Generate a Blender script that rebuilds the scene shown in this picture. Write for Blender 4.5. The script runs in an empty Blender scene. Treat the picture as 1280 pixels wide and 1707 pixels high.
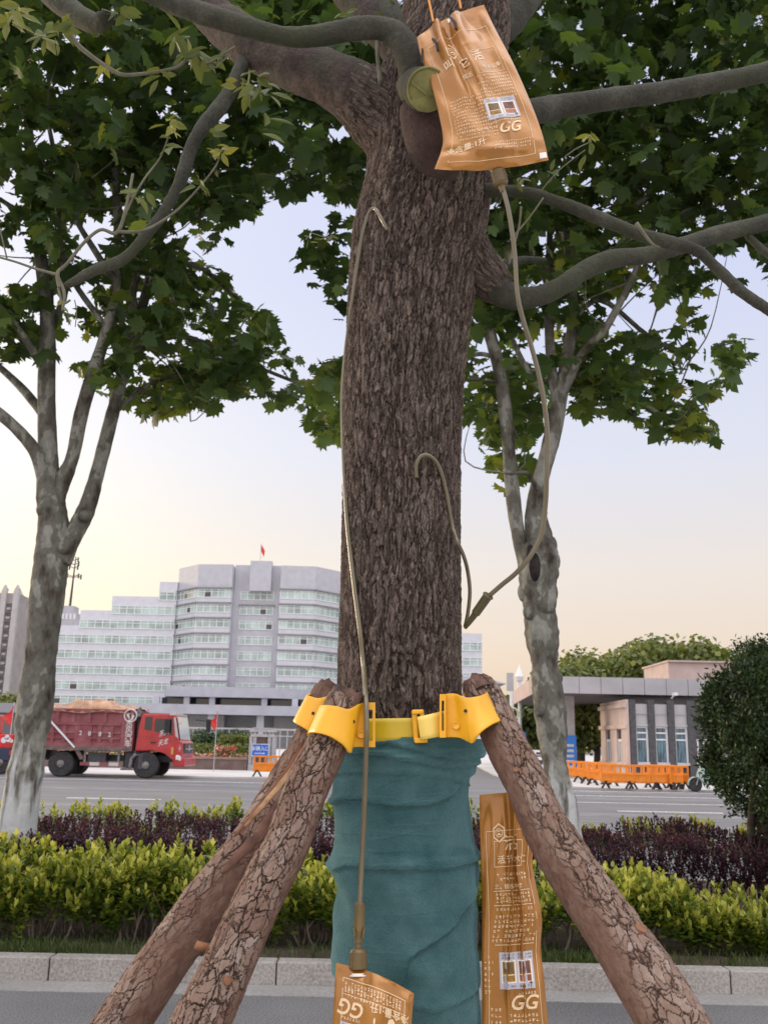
import bpy, math, random
import numpy as np
from mathutils import Vector, Matrix
C = bpy.context.scene.collection
sc = bpy.context.scene
PI = math.pi
random.seed(7); rng = np.random.default_rng(7)

# ------------------------------------------------------------------ camera
F = 1600.0; PIT = math.radians(13.57); ROL = math.radians(1.15); H = 1.5
_r = np.array([1, 0, 0.]); _u = np.array([0, -math.sin(PIT), math.cos(PIT)]); _f = np.array([0, math.cos(PIT), math.sin(PIT)])
_cx = math.cos(ROL)*_r + math.sin(ROL)*_u; _cy = -math.sin(ROL)*_r + math.cos(ROL)*_u
def P(px, py, Y):
    """point at world depth Y seen at photo pixel (px, py)"""
    d = _cx*(px-640)/F - _cy*(py-853.5)/F + _f
    return np.array([0, 0, H]) + d*(Y/d[1])
cd = bpy.data.cameras.new('camera'); cam = bpy.data.objects.new('camera', cd); C.objects.link(cam)
cam.matrix_world = Matrix(((_cx[0], _cy[0], -_f[0], 0), (_cx[1], _cy[1], -_f[1], 0), (_cx[2], _cy[2], -_f[2], H), (0, 0, 0, 1)))
cd.sensor_fit = 'VERTICAL'; cd.sensor_height = 36; cd.lens = 36*F/1707; cd.clip_start = 0.05; cd.clip_end = 5000
cd.dof.use_dof = True; cd.dof.focus_distance = 1.75; cd.dof.aperture_fstop = 15
sc.camera = cam
# ------------------------------------------------------------------ sky, sun, exposure
SUN_EL, SUN_AZ = math.radians(9), math.radians(-52)      # azimuth from +Y towards +X
sdir = Vector((math.sin(SUN_AZ)*math.cos(SUN_EL), math.cos(SUN_AZ)*math.cos(SUN_EL), math.sin(SUN_EL)))
W = bpy.data.worlds.new("World"); sc.world = W; W.use_nodes = True
nt = W.node_tree; nt.nodes.clear()
def wn(t, **k):
    n = nt.nodes.new(t)
    for a, b in k.items(): setattr(n, a, b)
    return n
sky = wn('ShaderNodeTexSky', sky_type='NISHITA', sun_disc=False, sun_elevation=SUN_EL, sun_rotation=SUN_AZ, dust_density=3.0, air_density=1.0, ozone_density=1.5)
bg1 = wn('ShaderNodeBackground'); bg1.inputs[1].default_value = 0.03
nt.links.new(sky.outputs[0], bg1.inputs[0])
tc = wn('ShaderNodeTexCoord'); sx = wn('ShaderNodeSeparateXYZ'); nt.links.new(tc.outputs['Generated'], sx.inputs[0])
ramp = wn('ShaderNodeValToRGB'); nt.links.new(sx.outputs[2], ramp.inputs[0])
el = ramp.color_ramp.elements
SKYK = [(0.0, (.52, .40, .30)), (.08, (.65, .52, .42)), (.17, (.65, .575, .525)), (.29, (.575, .58, .655)), (.45, (.51, .535, .69)), (.70, (.53, .55, .70)), (.82, (1.6, 1.55, 1.6)), (1.0, (2.4, 2.25, 2.2))]  # topmost stops are brightened above the frame to add fill light
el[0].position = 0; el[0].color = (*SKYK[0][1], 1); el[1].position = 1; el[1].color = (*SKYK[-1][1], 1)
for p_, c_ in SKYK[1:-1]:
    e = el.new(p_); e.color = (*c_, 1)
dt = wn('ShaderNodeVectorMath', operation='DOT_PRODUCT'); nt.links.new(tc.outputs['Generated'], dt.inputs[0]); dt.inputs[1].default_value = sdir
pw = wn('ShaderNodeMath', operation='POWER', use_clamp=True); mx = wn('ShaderNodeMath', operation='MAXIMUM'); mx.inputs[1].default_value = 0
nt.links.new(dt.outputs['Value'], mx.inputs[0]); nt.links.new(mx.outputs[0], pw.inputs[0]); pw.inputs[1].default_value = 7
glow = wn('ShaderNodeMix', data_type='RGBA', blend_type='ADD'); nt.links.new(pw.outputs[0], glow.inputs[0])
nt.links.new(ramp.outputs[0], glow.inputs[6]); glow.inputs[7].default_value = (.44, .34, .08, 1)
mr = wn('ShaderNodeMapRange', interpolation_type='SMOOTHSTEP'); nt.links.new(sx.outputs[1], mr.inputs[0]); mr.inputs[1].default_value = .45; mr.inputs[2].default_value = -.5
back = wn('ShaderNodeMix', data_type='RGBA', blend_type='ADD'); nt.links.new(mr.outputs[0], back.inputs[0]); nt.links.new(glow.outputs[2], back.inputs[6]); back.inputs[7].default_value = (.52, .49, .49, 1)   # sky brightness added behind the camera as fill for camera-facing sides
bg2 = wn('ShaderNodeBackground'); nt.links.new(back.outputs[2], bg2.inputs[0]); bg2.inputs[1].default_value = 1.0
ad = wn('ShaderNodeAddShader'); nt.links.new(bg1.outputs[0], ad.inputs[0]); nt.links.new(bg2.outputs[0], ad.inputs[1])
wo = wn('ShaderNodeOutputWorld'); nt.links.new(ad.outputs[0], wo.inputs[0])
sl = bpy.data.lights.new('sun', 'SUN'); sl.energy = 1.2; sl.angle = math.radians(14); sl.color = (1, .78, .55)
so = bpy.data.objects.new('sun', sl); C.objects.link(so); so.rotation_euler = sdir.to_track_quat('Z', 'Y').to_euler()
sc.view_settings.view_transform = 'Standard'; sc.view_settings.look = 'None'; sc.view_settings.gamma = 1; sc.view_settings.exposure = 0.3
sc.render.engine = 'CYCLES'
try:
    sc.cycles.max_bounces = 6; sc.cycles.diffuse_bounces = 3; sc.cycles.transparent_max_bounces = 8; sc.cycles.use_denoising = True
except Exception: pass

# ------------------------------------------------------------------ helpers
def tag(o, label=None, cat=None, group=None, kind=None):
    if label: o['label'] = label
    if cat: o['category'] = cat
    if group: o['group'] = group
    if kind: o['kind'] = kind
    return o
def thing(name, label, cat, loc=(0, 0, 0), group=None, rz=0):
    o = bpy.data.objects.new(name, None); C.objects.link(o); o.empty_display_size = .1
    o.location = loc; o.rotation_euler = (0, 0, rz)
    return tag(o, label, cat, group)
def link(name, me, parent=None, mats=(), local=False):
    if not isinstance(mats, (list, tuple)): mats = [mats]
    for m in mats: me.materials.append(m)
    o = bpy.data.objects.new(name, me); C.objects.link(o)
    if parent is not None:
        o.parent = parent
        if not local:                       # vertices are world coordinates: bring them into the parent's space
            off = Vector((0, 0, 0)); q = parent
            while q: off += q.location; q = q.parent
            me.transform(Matrix.Translation(-off))
    return o
class MB:
    def __init__(s): s.v = []; s.f = []; s.uv = []; s.mi = []; s.hasuv = False
    def add(s, vs, fs, m=0, uvs=None):
        b = len(s.v); s.v += [tuple(map(float, p)) for p in vs]
        for i, f in enumerate(fs):
            s.f.append(tuple(b+k for k in f)); s.mi.append(m)
            s.uv.append(uvs[i] if uvs else None)
        if uvs: s.hasuv = True
        return s
    def box(s, x0, x1, y0, y1, z0, z1, m=0):
        vs = [(x, y, z) for z in (z0, z1) for y in (y0, y1) for x in (x0, x1)]
        return s.add(vs, [(0, 2, 3, 1), (4, 5, 7, 6), (0, 1, 5, 4), (2, 6, 7, 3), (0, 4, 6, 2), (1, 3, 7, 5)], m)
    def obox(s, c, ax, ay, az, m=0):        # centre and three half-axis vectors
        c, ax, ay, az = map(np.array, (c, ax, ay, az))
        vs = [c+i*ax+j*ay+k*az for k in (-1, 1) for j in (-1, 1) for i in (-1, 1)]
        return s.add(vs, [(0, 2, 3, 1), (4, 5, 7, 6), (0, 1, 5, 4), (2, 6, 7, 3), (0, 4, 6, 2), (1, 3, 7, 5)], m)
    def prism(s, poly, y0, y1, m=0):        # polygon in x,z pulled along y
        n = len(poly); vs = [(x, y0, z) for x, z in poly]+[(x, y1, z) for x, z in poly]
        fs = [tuple(range(n)), tuple(range(2*n-1, n-1, -1))]+[(i, n+i, n+(i+1) % n, (i+1) % n) for i in range(n)]
        return s.add(vs, fs, m)
    def plan(s, poly, z0, z1, m=0):         # polygon in x,y pulled along z
        n = len(poly); vs = [(x, y, z0) for x, y in poly]+[(x, y, z1) for x, y in poly]
        fs = [tuple(range(n-1, -1, -1)), tuple(range(n, 2*n))]+[(i, (i+1) % n, n+(i+1) % n, n+i) for i in range(n)]
        return s.add(vs, fs, m)
    def tube(s, pts, rad, n=10, m=0, cap=True):
        pts = [np.array(p, float) for p in pts]; k = len(pts)
        if not hasattr(rad, '__len__'): rad = [rad]*k
        T = [pts[min(i+1, k-1)]-pts[max(i-1, 0)] for i in range(k)]; T = [t/max(np.linalg.norm(t), 1e-9) for t in T]
        a = np.cross(T[0], (0.31, .9, .17)); a /= np.linalg.norm(a); vs = []; L = 0; Ls = []
        for i in range(k):
            a = a-T[i]*a.dot(T[i]); a /= np.linalg.norm(a); b = np.cross(T[i], a)
            if i: L += np.linalg.norm(pts[i]-pts[i-1])
            Ls.append(L)
            for j in range(n):
                t = 2*PI*j/n; vs.append(pts[i]+rad[i]*(math.cos(t)*a+math.sin(t)*b))
        fs = []; uv = []; R = max(rad)
        for i in range(k-1):
            for j in range(n):
                q = (j+1) % n
                fs.append((i*n+j, i*n+q, (i+1)*n+q, (i+1)*n+j))
                u0, u1 = 2*PI*R*j/n, 2*PI*R*(j+1)/n
                uv.append(((u0, Ls[i]), (u1, Ls[i]), (u1, Ls[i+1]), (u0, Ls[i+1])))
        if cap:
            fs += [tuple(range(n-1, -1, -1)), tuple(range((k-1)*n, k*n))]
            uv += [tuple((.01*math.cos(t), .01*math.sin(t)) for t in range(n))]*2
        return s.add(vs, fs, m, uv)
    def lathe(s, c, axis, prof, n=20, m=0):  # prof: (distance along the axis, radius)
        ax = np.array(axis, float); ax /= np.linalg.norm(ax); a = np.cross(ax, (0.31, .9, .17)); a /= np.linalg.norm(a); b = np.cross(ax, a); c = np.array(c, float)
        vs = [c+ax*h+max(r, 1e-4)*(math.cos(2*PI*j/n)*a+math.sin(2*PI*j/n)*b) for h, r in prof for j in range(n)]; k = len(prof)
        fs = [(i*n+j, i*n+(j+1) % n, (i+1)*n+(j+1) % n, (i+1)*n+j) for i in range(k-1) for j in range(n)]
        return s.add(vs, fs+[tuple(range(n-1, -1, -1)), tuple(range((k-1)*n, k*n))], m)
    def sphere(s, c, r, n=10, m=0, sq=(1, 1, 1)):
        vs = []; fs = []
        for i in range(n+1):
            for j in range(2*n):
                a, b = PI*i/n, PI*j/n
                vs.append((c[0]+r*sq[0]*math.sin(a)*math.cos(b), c[1]+r*sq[1]*math.sin(a)*math.sin(b), c[2]+r*sq[2]*math.cos(a)))
        for i in range(n):
            for j in range(2*n):
                q = (j+1) % (2*n); fs.append((i*2*n+j, (i+1)*2*n+j, (i+1)*2*n+q, i*2*n+q))
        return s.add(vs, fs, m)
    def mesh(s, name, smooth=False):
        me = bpy.data.meshes.new(name); me.from_pydata(s.v, [], s.f)
        me.polygons.foreach_set('material_index', s.mi)
        if s.hasuv:
            ul = me.uv_layers.new(name='UVMap'); d = []
            for f, u in zip(s.f, s.uv):
                for q in (u if u else [(0, 0)]*len(f)): d += [q[0], q[1]]
            ul.data.foreach_set('uv', d)
        if smooth: me.polygons.foreach_set('use_smooth', [True]*len(s.f))
        me.update(); return me
    def build(s, name, mats, parent=None, smooth=False, local=False, bevel=0):
        o = link(name, s.mesh(name, smooth), parent, mats, local)
        if bevel:
            b = o.modifiers.new('bevel', 'BEVEL'); b.width = bevel; b.segments = 2; b.limit_method = 'ANGLE'
        return o
def spline(pts, k=6):                       # Catmull-Rom through rows of any width
    A = np.array(pts, float); n = len(A); out = []
    for i in range(n-1):
        p0, p1, p2, p3 = A[max(i-1, 0)], A[i], A[i+1], A[min(i+2, n-1)]
        for j in range(k):
            t = j/k
            out.append(.5*((2*p1)+(p2-p0)*t+(2*p0-5*p1+4*p2-p3)*t*t+(3*p1-p0-3*p2+p3)*t**3))
    out.append(A[-1]); return np.array(out)
def pxpath(pts, k=5):
    """rows (px, py, half width px, Y) -> smooth world points and radii"""
    S = spline(pts, k); Q = [P(a, b, y) for a, b, w, y in S]
    R = [w*float(np.dot(q-[0, 0, H], _f))/F for q, (a, b, w, y) in zip(Q, S)]
    return Q, R
def tri_mesh(name, V, Tm, tint=None, smooth=False):   # fast triangle mesh from numpy arrays
    me = bpy.data.meshes.new(name); me.vertices.add(len(V)); me.vertices.foreach_set('co', np.ascontiguousarray(V, dtype=np.float32).ravel())
    n = Tm.shape[0]; w = Tm.shape[1]
    me.loops.add(n*w); me.loops.foreach_set('vertex_index', np.ascontiguousarray(Tm, dtype=np.int32).ravel())
    me.polygons.add(n); me.polygons.foreach_set('loop_start', np.arange(0, n*w, w, dtype=np.int32))
    if tint is not None:
        a = me.attributes.new('tint', 'FLOAT', 'POINT'); a.data.foreach_set('value', np.ascontiguousarray(tint, dtype=np.float32))
    if smooth: me.polygons.foreach_set('use_smooth', np.ones(n, dtype=bool))
    me.update(calc_edges=True); return me
def grid_mesh(name, V, UV=None):            # V: rows x columns x 3
    R, Cn = V.shape[:2]; i = np.arange((R-1)*(Cn-1)); r, c = i//(Cn-1), i % (Cn-1); a = r*Cn+c
    Q = np.stack([a, a+1, a+Cn+1, a+Cn], 1)
    me = tri_mesh(name, V.reshape(-1, 3), Q, smooth=True)
    if UV is not None:
        ul = me.uv_layers.new(name='UVMap'); ul.data.foreach_set('uv', np.ascontiguousarray(UV.reshape(-1, 2)[Q.ravel()], dtype=np.float32).ravel())
    return me
def rotmats(nrm, tip):
    """frames whose z is nrm and whose y is the tip direction made square to it"""
    z = nrm/np.linalg.norm(nrm, axis=1, keepdims=True)
    y = tip-z*np.sum(tip*z, 1, keepdims=True); y /= np.maximum(np.linalg.norm(y, axis=1, keepdims=True), 1e-6)
    x = np.cross(y, z); return np.stack([x, y, z], 2)
def scatter_leaves(name, tv, tf, pos, R, scale, tint):
    tv = np.array(tv, float); tf = np.array(tf, int); N = len(pos); k = len(tv)
    V = np.einsum('nij,kj->nki', R, tv)*scale[:, None, None]+pos[:, None, :]
    T = (tf[None]+(np.arange(N)*k)[:, None, None]).reshape(-1, tf.shape[1])
    return tri_mesh(name, V.reshape(-1, 3), T, np.repeat(tint, k))
def join_tri(name, parts):
    vs, fs, ts = [], [], []; b = 0
    for me in parts:
        n = len(me.vertices); co = np.empty(n*3, np.float32); me.vertices.foreach_get('co', co)
        li = np.empty(len(me.loops), np.int32); me.loops.foreach_get('vertex_index', li)
        tt = np.empty(n, np.float32); me.attributes['tint'].data.foreach_get('value', tt)
        vs.append(co.reshape(-1, 3)); fs.append(li.reshape(-1, 3)+b); ts.append(tt); b += n
        bpy.data.meshes.remove(me)
    return tri_mesh(name, np.concatenate(vs), np.concatenate(fs), np.concatenate(ts))
_tc = {}
def text2d(s, bold=.0, shear=0.0):
    """glyph outlines as a flat mesh, height of a capital about 0.7"""
    key = (s, bold, shear)
    if key not in _tc:
        c = bpy.data.curves.new('t', 'FONT'); c.body = s; c.offset = bold; c.shear = shear; c.resolution_u = 3; c.align_x = 'CENTER'; c.align_y = 'CENTER'
        o = bpy.data.objects.new('t', c); C.objects.link(o); dg = bpy.context.evaluated_depsgraph_get()
        me = bpy.data.meshes.new_from_object(o.evaluated_get(dg))
        _tc[key] = ([tuple(v.co[:2]) for v in me.vertices], [tuple(p.vertices) for p in me.polygons])
        bpy.data.objects.remove(o); bpy.data.meshes.remove(me); bpy.data.curves.remove(c)
    return _tc[key]
def add_text(mb, s, c, ax, ay, h, m=0, bold=0., shear=0.):
    """text centred at c, running along ax with up ay, em height h"""
    v, f = text2d(s, bold, shear); c, ax, ay = np.array(c), np.array(ax), np.array(ay)
    mb.add([c+ax*x*h+ay*y*h for x, y in v], f, m)
def copy_tree(o, parent=None):
    c = o.copy(); C.objects.link(c)
    if parent: c.parent = parent
    for ch in list(o.children): copy_tree(ch, c)
    return c

# ------------------------------------------------------------------ materials
def newmat(name):
    m = bpy.data.materials.new(name); m.use_nodes = True; t = m.node_tree
    b = t.nodes['Principled BSDF']; return m, t, b
def nd(t, typ, **k):
    n = t.nodes.new(typ)
    for a, v in k.items(): setattr(n, a, v)
    return n
def mat(name, col, rough=.6, ns=0, amt=.15, bump=0, metal=0, spec=.5, coat=0, stretch=(1, 1, 1), col2=None, detail=6):
    m, t, b = newmat(name); b.inputs['Base Color'].default_value = (*col, 1); b.inputs['Roughness'].default_value = rough
    b.inputs['Metallic'].default_value = metal; b.inputs['Specular IOR Level'].default_value = spec; b.inputs['Coat Weight'].default_value = coat
    if ns:
        tc = nd(t, 'ShaderNodeTexCoord'); mp = nd(t, 'ShaderNodeMapping'); mp.inputs['Scale'].default_value = stretch
        t.links.new(tc.outputs['Object'], mp.inputs[0]); n = nd(t, 'ShaderNodeTexNoise'); n.inputs['Scale'].default_value = ns; n.inputs['Detail'].default_value = detail
        t.links.new(mp.outputs[0], n.inputs['Vector'])
        r = nd(t, 'ShaderNodeValToRGB'); t.links.new(n.outputs[0], r.inputs[0])
        lo = tuple(max(0, c*(1-amt*2)) for c in col); hi = col2 or tuple(min(1, c*(1+amt*2)) for c in col)
        r.color_ramp.elements[0].position = .3; r.color_ramp.elements[0].color = (*lo, 1); r.color_ramp.elements[1].position = .7; r.color_ramp.elements[1].color = (*hi, 1)
        t.links.new(r.outputs[0], b.inputs['Base Color'])
        if bump:
            bp = nd(t, 'ShaderNodeBump'); bp.inputs['Strength'].default_value = 1; bp.inputs['Distance'].default_value = bump
            t.links.new(n.outputs[0], bp.inputs['Height']); t.links.new(bp.outputs[0], b.inputs['Normal'])
    return m
def leafmat(name, stops, trans=.35, rough=.5):
    m, t, b = newmat(name); a = nd(t, 'ShaderNodeAttribute', attribute_name='tint'); r = nd(t, 'ShaderNodeValToRGB')
    t.links.new(a.outputs['Fac'], r.inputs[0]); e = r.color_ramp.elements
    e[0].position, e[0].color = stops[0][0], (*stops[0][1], 1); e[1].position, e[1].color = stops[-1][0], (*stops[-1][1], 1)
    for p_, c_ in stops[1:-1]: q = e.new(p_); q.color = (*c_, 1)
    t.links.new(r.outputs[0], b.inputs['Base Color']); b.inputs['Roughness'].default_value = rough; b.inputs['Specular IOR Level'].default_value = .35
    tr = nd(t, 'ShaderNodeBsdfTranslucent'); g = nd(t, 'ShaderNodeMix', data_type='RGBA', blend_type='MULTIPLY'); g.inputs[0].default_value = 1
    t.links.new(r.outputs[0], g.inputs[6]); g.inputs[7].default_value = (1.9, 1.7, .7, 1); t.links.new(g.outputs[2], tr.inputs[0])
    mx = nd(t, 'ShaderNodeMixShader'); mx.inputs[0].default_value = trans; t.links.new(b.outputs[0], mx.inputs[1]); t.links.new(tr.outputs[0], mx.inputs[2])
    t.links.new(mx.outputs[0], t.nodes['Material Output'].inputs['Surface']); return m
def trunkbark():
    m, t, b = newmat('camphor_bark'); L = t.links.new
    uv = nd(t, 'ShaderNodeUVMap'); mp = nd(t, 'ShaderNodeMapping'); mp.inputs['Scale'].default_value = (1, .32, 1); L(uv.outputs[0], mp.inputs[0])
    def warp(sc_, amt, src):
        n = nd(t, 'ShaderNodeTexNoise'); n.inputs['Scale'].default_value = sc_; n.inputs['Detail'].default_value = 5; n.inputs['Roughness'].default_value = .65; L(src, n.inputs['Vector'])
        sb = nd(t, 'ShaderNodeVectorMath', operation='SUBTRACT'); L(n.outputs['Color'], sb.inputs[0]); sb.inputs[1].default_value = (.5, .5, .5)
        sl_ = nd(t, 'ShaderNodeVectorMath', operation='SCALE'); L(sb.outputs[0], sl_.inputs[0]); sl_.inputs['Scale'].default_value = amt
        av = nd(t, 'ShaderNodeVectorMath', operation='ADD'); L(src, av.inputs[0]); L(sl_.outputs[0], av.inputs[1]); return av.outputs[0]
    w = warp(45, .022, mp.outputs[0]); w2 = warp(160, .006, w)
    def vor(sc_, lo, hi, feat='DISTANCE_TO_EDGE'):
        v = nd(t, 'ShaderNodeTexVoronoi', feature=feat); v.inputs['Scale'].default_value = sc_; L(w2, v.inputs['Vector'])
        r = nd(t, 'ShaderNodeMapRange', interpolation_type='SMOOTHSTEP'); L(v.outputs['Distance'], r.inputs[0]); r.inputs[1].default_value = lo; r.inputs[2].default_value = hi; return r.outputs[0]
    def furrow(sc_, st, lo, hi, src):
        mp2 = nd(t, 'ShaderNodeMapping'); mp2.inputs['Scale'].default_value = (1, st, 1); L(src, mp2.inputs[0])
        n = nd(t, 'ShaderNodeTexNoise'); n.inputs['Scale'].default_value = sc_; n.inputs['Detail'].default_value = 2.5; n.inputs['Roughness'].default_value = .5; n.inputs['Distortion'].default_value = .6; L(mp2.outputs[0], n.inputs['Vector'])
        a = nd(t, 'ShaderNodeMath', operation='SUBTRACT'); L(n.outputs[0], a.inputs[0]); a.inputs[1].default_value = .5; a2 = nd(t, 'ShaderNodeMath', operation='ABSOLUTE'); L(a.outputs[0], a2.inputs[0])
        r = nd(t, 'ShaderNodeMapRange', interpolation_type='SMOOTHSTEP'); L(a2.outputs[0], r.inputs[0]); r.inputs[1].default_value = lo; r.inputs[2].default_value = hi; return r.outputs[0]
    f1 = furrow(88, .52, 0, .085, w2); f2 = furrow(170, .7, 0, .09, w2)
    v1 = f1; v2 = vor(165, 0, .35)
    vc = nd(t, 'ShaderNodeTexVoronoi', feature='F1'); vc.inputs['Scale'].default_value = 165; L(w2, vc.inputs['Vector']); sp = nd(t, 'ShaderNodeSeparateColor'); L(vc.outputs['Color'], sp.inputs[0])
    fn = nd(t, 'ShaderNodeTexNoise'); fn.inputs['Scale'].default_value = 420; fn.inputs['Detail'].default_value = 6; fn.inputs['Roughness'].default_value = .7; L(mp.outputs[0], fn.inputs['Vector'])
    bg = nd(t, 'ShaderNodeTexNoise'); bg.inputs['Scale'].default_value = 9; bg.inputs['Detail'].default_value = 4; L(uv.outputs[0], bg.inputs['Vector'])
    def M_(op, a, b_, c=None):
        n = nd(t, 'ShaderNodeMath', operation=op)
        for k, q in enumerate((a, b_, c)):
            if q is None: continue
            if isinstance(q, (int, float)): n.inputs[k].default_value = q
            else: L(q, n.inputs[k])
        return n.outputs[0]
    hh = M_('MULTIPLY', v2, .34); hh = M_('MULTIPLY_ADD', f2, .45, hh); hh = M_('MULTIPLY_ADD', v1, .80, hh); hh = M_('MULTIPLY_ADD', sp.outputs[1], .22, hh); hf = M_('MULTIPLY_ADD', fn.outputs[0], .55, hh)
    c = M_('MULTIPLY_ADD', fn.outputs[0], .75, hh); c = M_('MULTIPLY_ADD', bg.outputs[0], .7, c); c = M_('MULTIPLY_ADD', sp.outputs[0], .16, c)
    r = nd(t, 'ShaderNodeValToRGB'); cs = M_('MULTIPLY', c, .4); L(cs, r.inputs[0]); e = r.color_ramp.elements
    e[0].position, e[0].color = .36, (.024, .016, .012, 1); e[1].position, e[1].color = 1.0, (.20, .155, .125, 1)
    for p_, c_ in ((.50, (.054, .038, .030)), (.66, (.084, .061, .050)), (.82, (.118, .089, .074))): q = e.new(p_); q.color = (*c_, 1)
    li = nd(t, 'ShaderNodeTexNoise'); li.inputs['Scale'].default_value = 5.5; li.inputs['Detail'].default_value = 8; li.inputs['Roughness'].default_value = .7; L(uv.outputs[0], li.inputs['Vector'])
    lr = nd(t, 'ShaderNodeMapRange', interpolation_type='SMOOTHSTEP'); L(li.outputs[0], lr.inputs[0]); lr.inputs[1].default_value = .52; lr.inputs[2].default_value = .70; lr.inputs[4].default_value = .6
    lm = nd(t, 'ShaderNodeMix', data_type='RGBA', blend_type='MULTIPLY'); L(lr.outputs[0], lm.inputs[0]); L(r.outputs[0], lm.inputs[6]); lm.inputs[7].default_value = (.78, 1.0, .86, 1)   # grey green lichen film
    L(lm.outputs[2], b.inputs['Base Color']); b.inputs['Roughness'].default_value = .92; b.inputs['Specular IOR Level'].default_value = .2
    dp = nd(t, 'ShaderNodeDisplacement'); dp.inputs['Scale'].default_value = .0039; dp.inputs['Midlevel'].default_value = 1.2; L(hf, dp.inputs['Height'])
    L(dp.outputs[0], t.nodes['Material Output'].inputs['Displacement']); m.displacement_method = 'BOTH'; return m
BARK = trunkbark()
def polebark():
    m, t, b = newmat('pine_bark'); L = t.links.new
    uv = nd(t, 'ShaderNodeUVMap'); mp = nd(t, 'ShaderNodeMapping'); mp.inputs['Scale'].default_value = (1, .42, 1); L(uv.outputs[0], mp.inputs[0])
    def M_(op, a, b_, c=None):
        n = nd(t, 'ShaderNodeMath', operation=op)
        for k, q in enumerate((a, b_, c)):
            if q is None: continue
            if isinstance(q, (int, float)): n.inputs[k].default_value = q
            else: L(q, n.inputs[k])
        return n.outputs[0]
    def warp(sc_, amt, src):
        n = nd(t, 'ShaderNodeTexNoise'); n.inputs['Scale'].default_value = sc_; n.inputs['Detail'].default_value = 6; n.inputs['Roughness'].default_value = .62; L(src, n.inputs['Vector'])
        sb = nd(t, 'ShaderNodeVectorMath', operation='SUBTRACT'); L(n.outputs['Color'], sb.inputs[0]); sb.inputs[1].default_value = (.5, .5, .5)
        sl_ = nd(t, 'ShaderNodeVectorMath', operation='SCALE'); L(sb.outputs[0], sl_.inputs[0]); sl_.inputs['Scale'].default_value = amt
        av = nd(t, 'ShaderNodeVectorMath', operation='ADD'); L(src, av.inputs[0]); L(sl_.outputs[0], av.inputs[1]); return av.outputs[0]
    w = warp(28, .034, mp.outputs[0])
    def lay(sc_, crack):
        v = nd(t, 'ShaderNodeTexVoronoi', feature='DISTANCE_TO_EDGE'); v.inputs['Scale'].default_value = sc_; L(w, v.inputs['Vector'])
        r = nd(t, 'ShaderNodeMapRange', interpolation_type='SMOOTHSTEP'); L(v.outputs['Distance'], r.inputs[0]); r.inputs[2].default_value = crack
        f = nd(t, 'ShaderNodeTexVoronoi', feature='F1'); f.inputs['Scale'].default_value = sc_; L(w, f.inputs['Vector']); s_ = nd(t, 'ShaderNodeSeparateColor'); L(f.outputs['Color'], s_.inputs[0]); return r.outputs[0], s_
    e1_, c1_ = lay(50, .04); e2_, c2_ = lay(104, .045)
    big = nd(t, 'ShaderNodeTexNoise'); big.inputs['Scale'].default_value = 7; big.inputs['Detail'].default_value = 6; big.inputs['Roughness'].default_value = .6; L(mp.outputs[0], big.inputs['Vector'])
    fn = nd(t, 'ShaderNodeTexNoise'); fn.inputs['Scale'].default_value = 170; fn.inputs['Detail'].default_value = 7; fn.inputs['Roughness'].default_value = .7; L(mp.outputs[0], fn.inputs['Vector'])
    scaly = nd(t, 'ShaderNodeMapRange', interpolation_type='SMOOTHSTEP'); at = nd(t, 'ShaderNodeAttribute', attribute_name='scaly'); L(M_('MULTIPLY_ADD', at.outputs['Fac'], .42, M_('MULTIPLY', big.outputs[0], 1.0)), scaly.inputs[0]); scaly.inputs[1].default_value = .62; scaly.inputs[2].default_value = .84     # scaly areas against smooth ones
    k = scaly.outputs[0]
    s1 = M_('MULTIPLY_ADD', e1_, k, M_('SUBTRACT', 1, k)); s2 = M_('MULTIPLY_ADD', e2_, M_('MULTIPLY', k, .6), M_('SUBTRACT', 1, M_('MULTIPLY', k, .6))); crack = M_('MULTIPLY', s1, s2)
    col = M_('MULTIPLY_ADD', c1_.outputs[0], M_('MULTIPLY', k, .26), M_('MULTIPLY', k, .12)); col = M_('MULTIPLY_ADD', c2_.outputs[0], .16, col); col = M_('MULTIPLY_ADD', fn.outputs[0], .65, col)
    r = nd(t, 'ShaderNodeValToRGB'); L(col, r.inputs[0]); e = r.color_ramp.elements
    e[0].position, e[0].color = .22, (.085, .042, .030, 1); e[1].position, e[1].color = 1.0, (.37, .315, .285, 1)
    for p_, c_ in ((.40, (.140, .078, .055)), (.58, (.190, .120, .088)), (.80, (.255, .185, .145))): q = e.new(p_); q.color = (*c_, 1)
    mc = nd(t, 'ShaderNodeMix', data_type='RGBA'); L(crack, mc.inputs[0]); mc.inputs[6].default_value = (.098, .062, .046, 1); L(r.outputs[0], mc.inputs[7]); L(mc.outputs[2], b.inputs['Base Color'])
    b.inputs['Roughness'].default_value = .85; b.inputs['Specular IOR Level'].default_value = .25
    h = M_('MULTIPLY_ADD', c1_.outputs[1], M_('MULTIPLY', k, .9), M_('MULTIPLY', c2_.outputs[1], .3)); h = M_('MULTIPLY', M_('ADD', h, .5), crack); h = M_('MULTIPLY_ADD', fn.outputs[0], .5, h); h = M_('MULTIPLY_ADD', big.outputs[0], 1.2, h)
    dp = nd(t, 'ShaderNodeDisplacement'); dp.inputs['Scale'].default_value = .0040; dp.inputs['Midlevel'].default_value = 1.5; L(h, dp.inputs['Height'])
    L(dp.outputs[0], t.nodes['Material Output'].inputs['Displacement']); m.displacement_method = 'BOTH'; return m
POLE = polebark()
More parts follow.
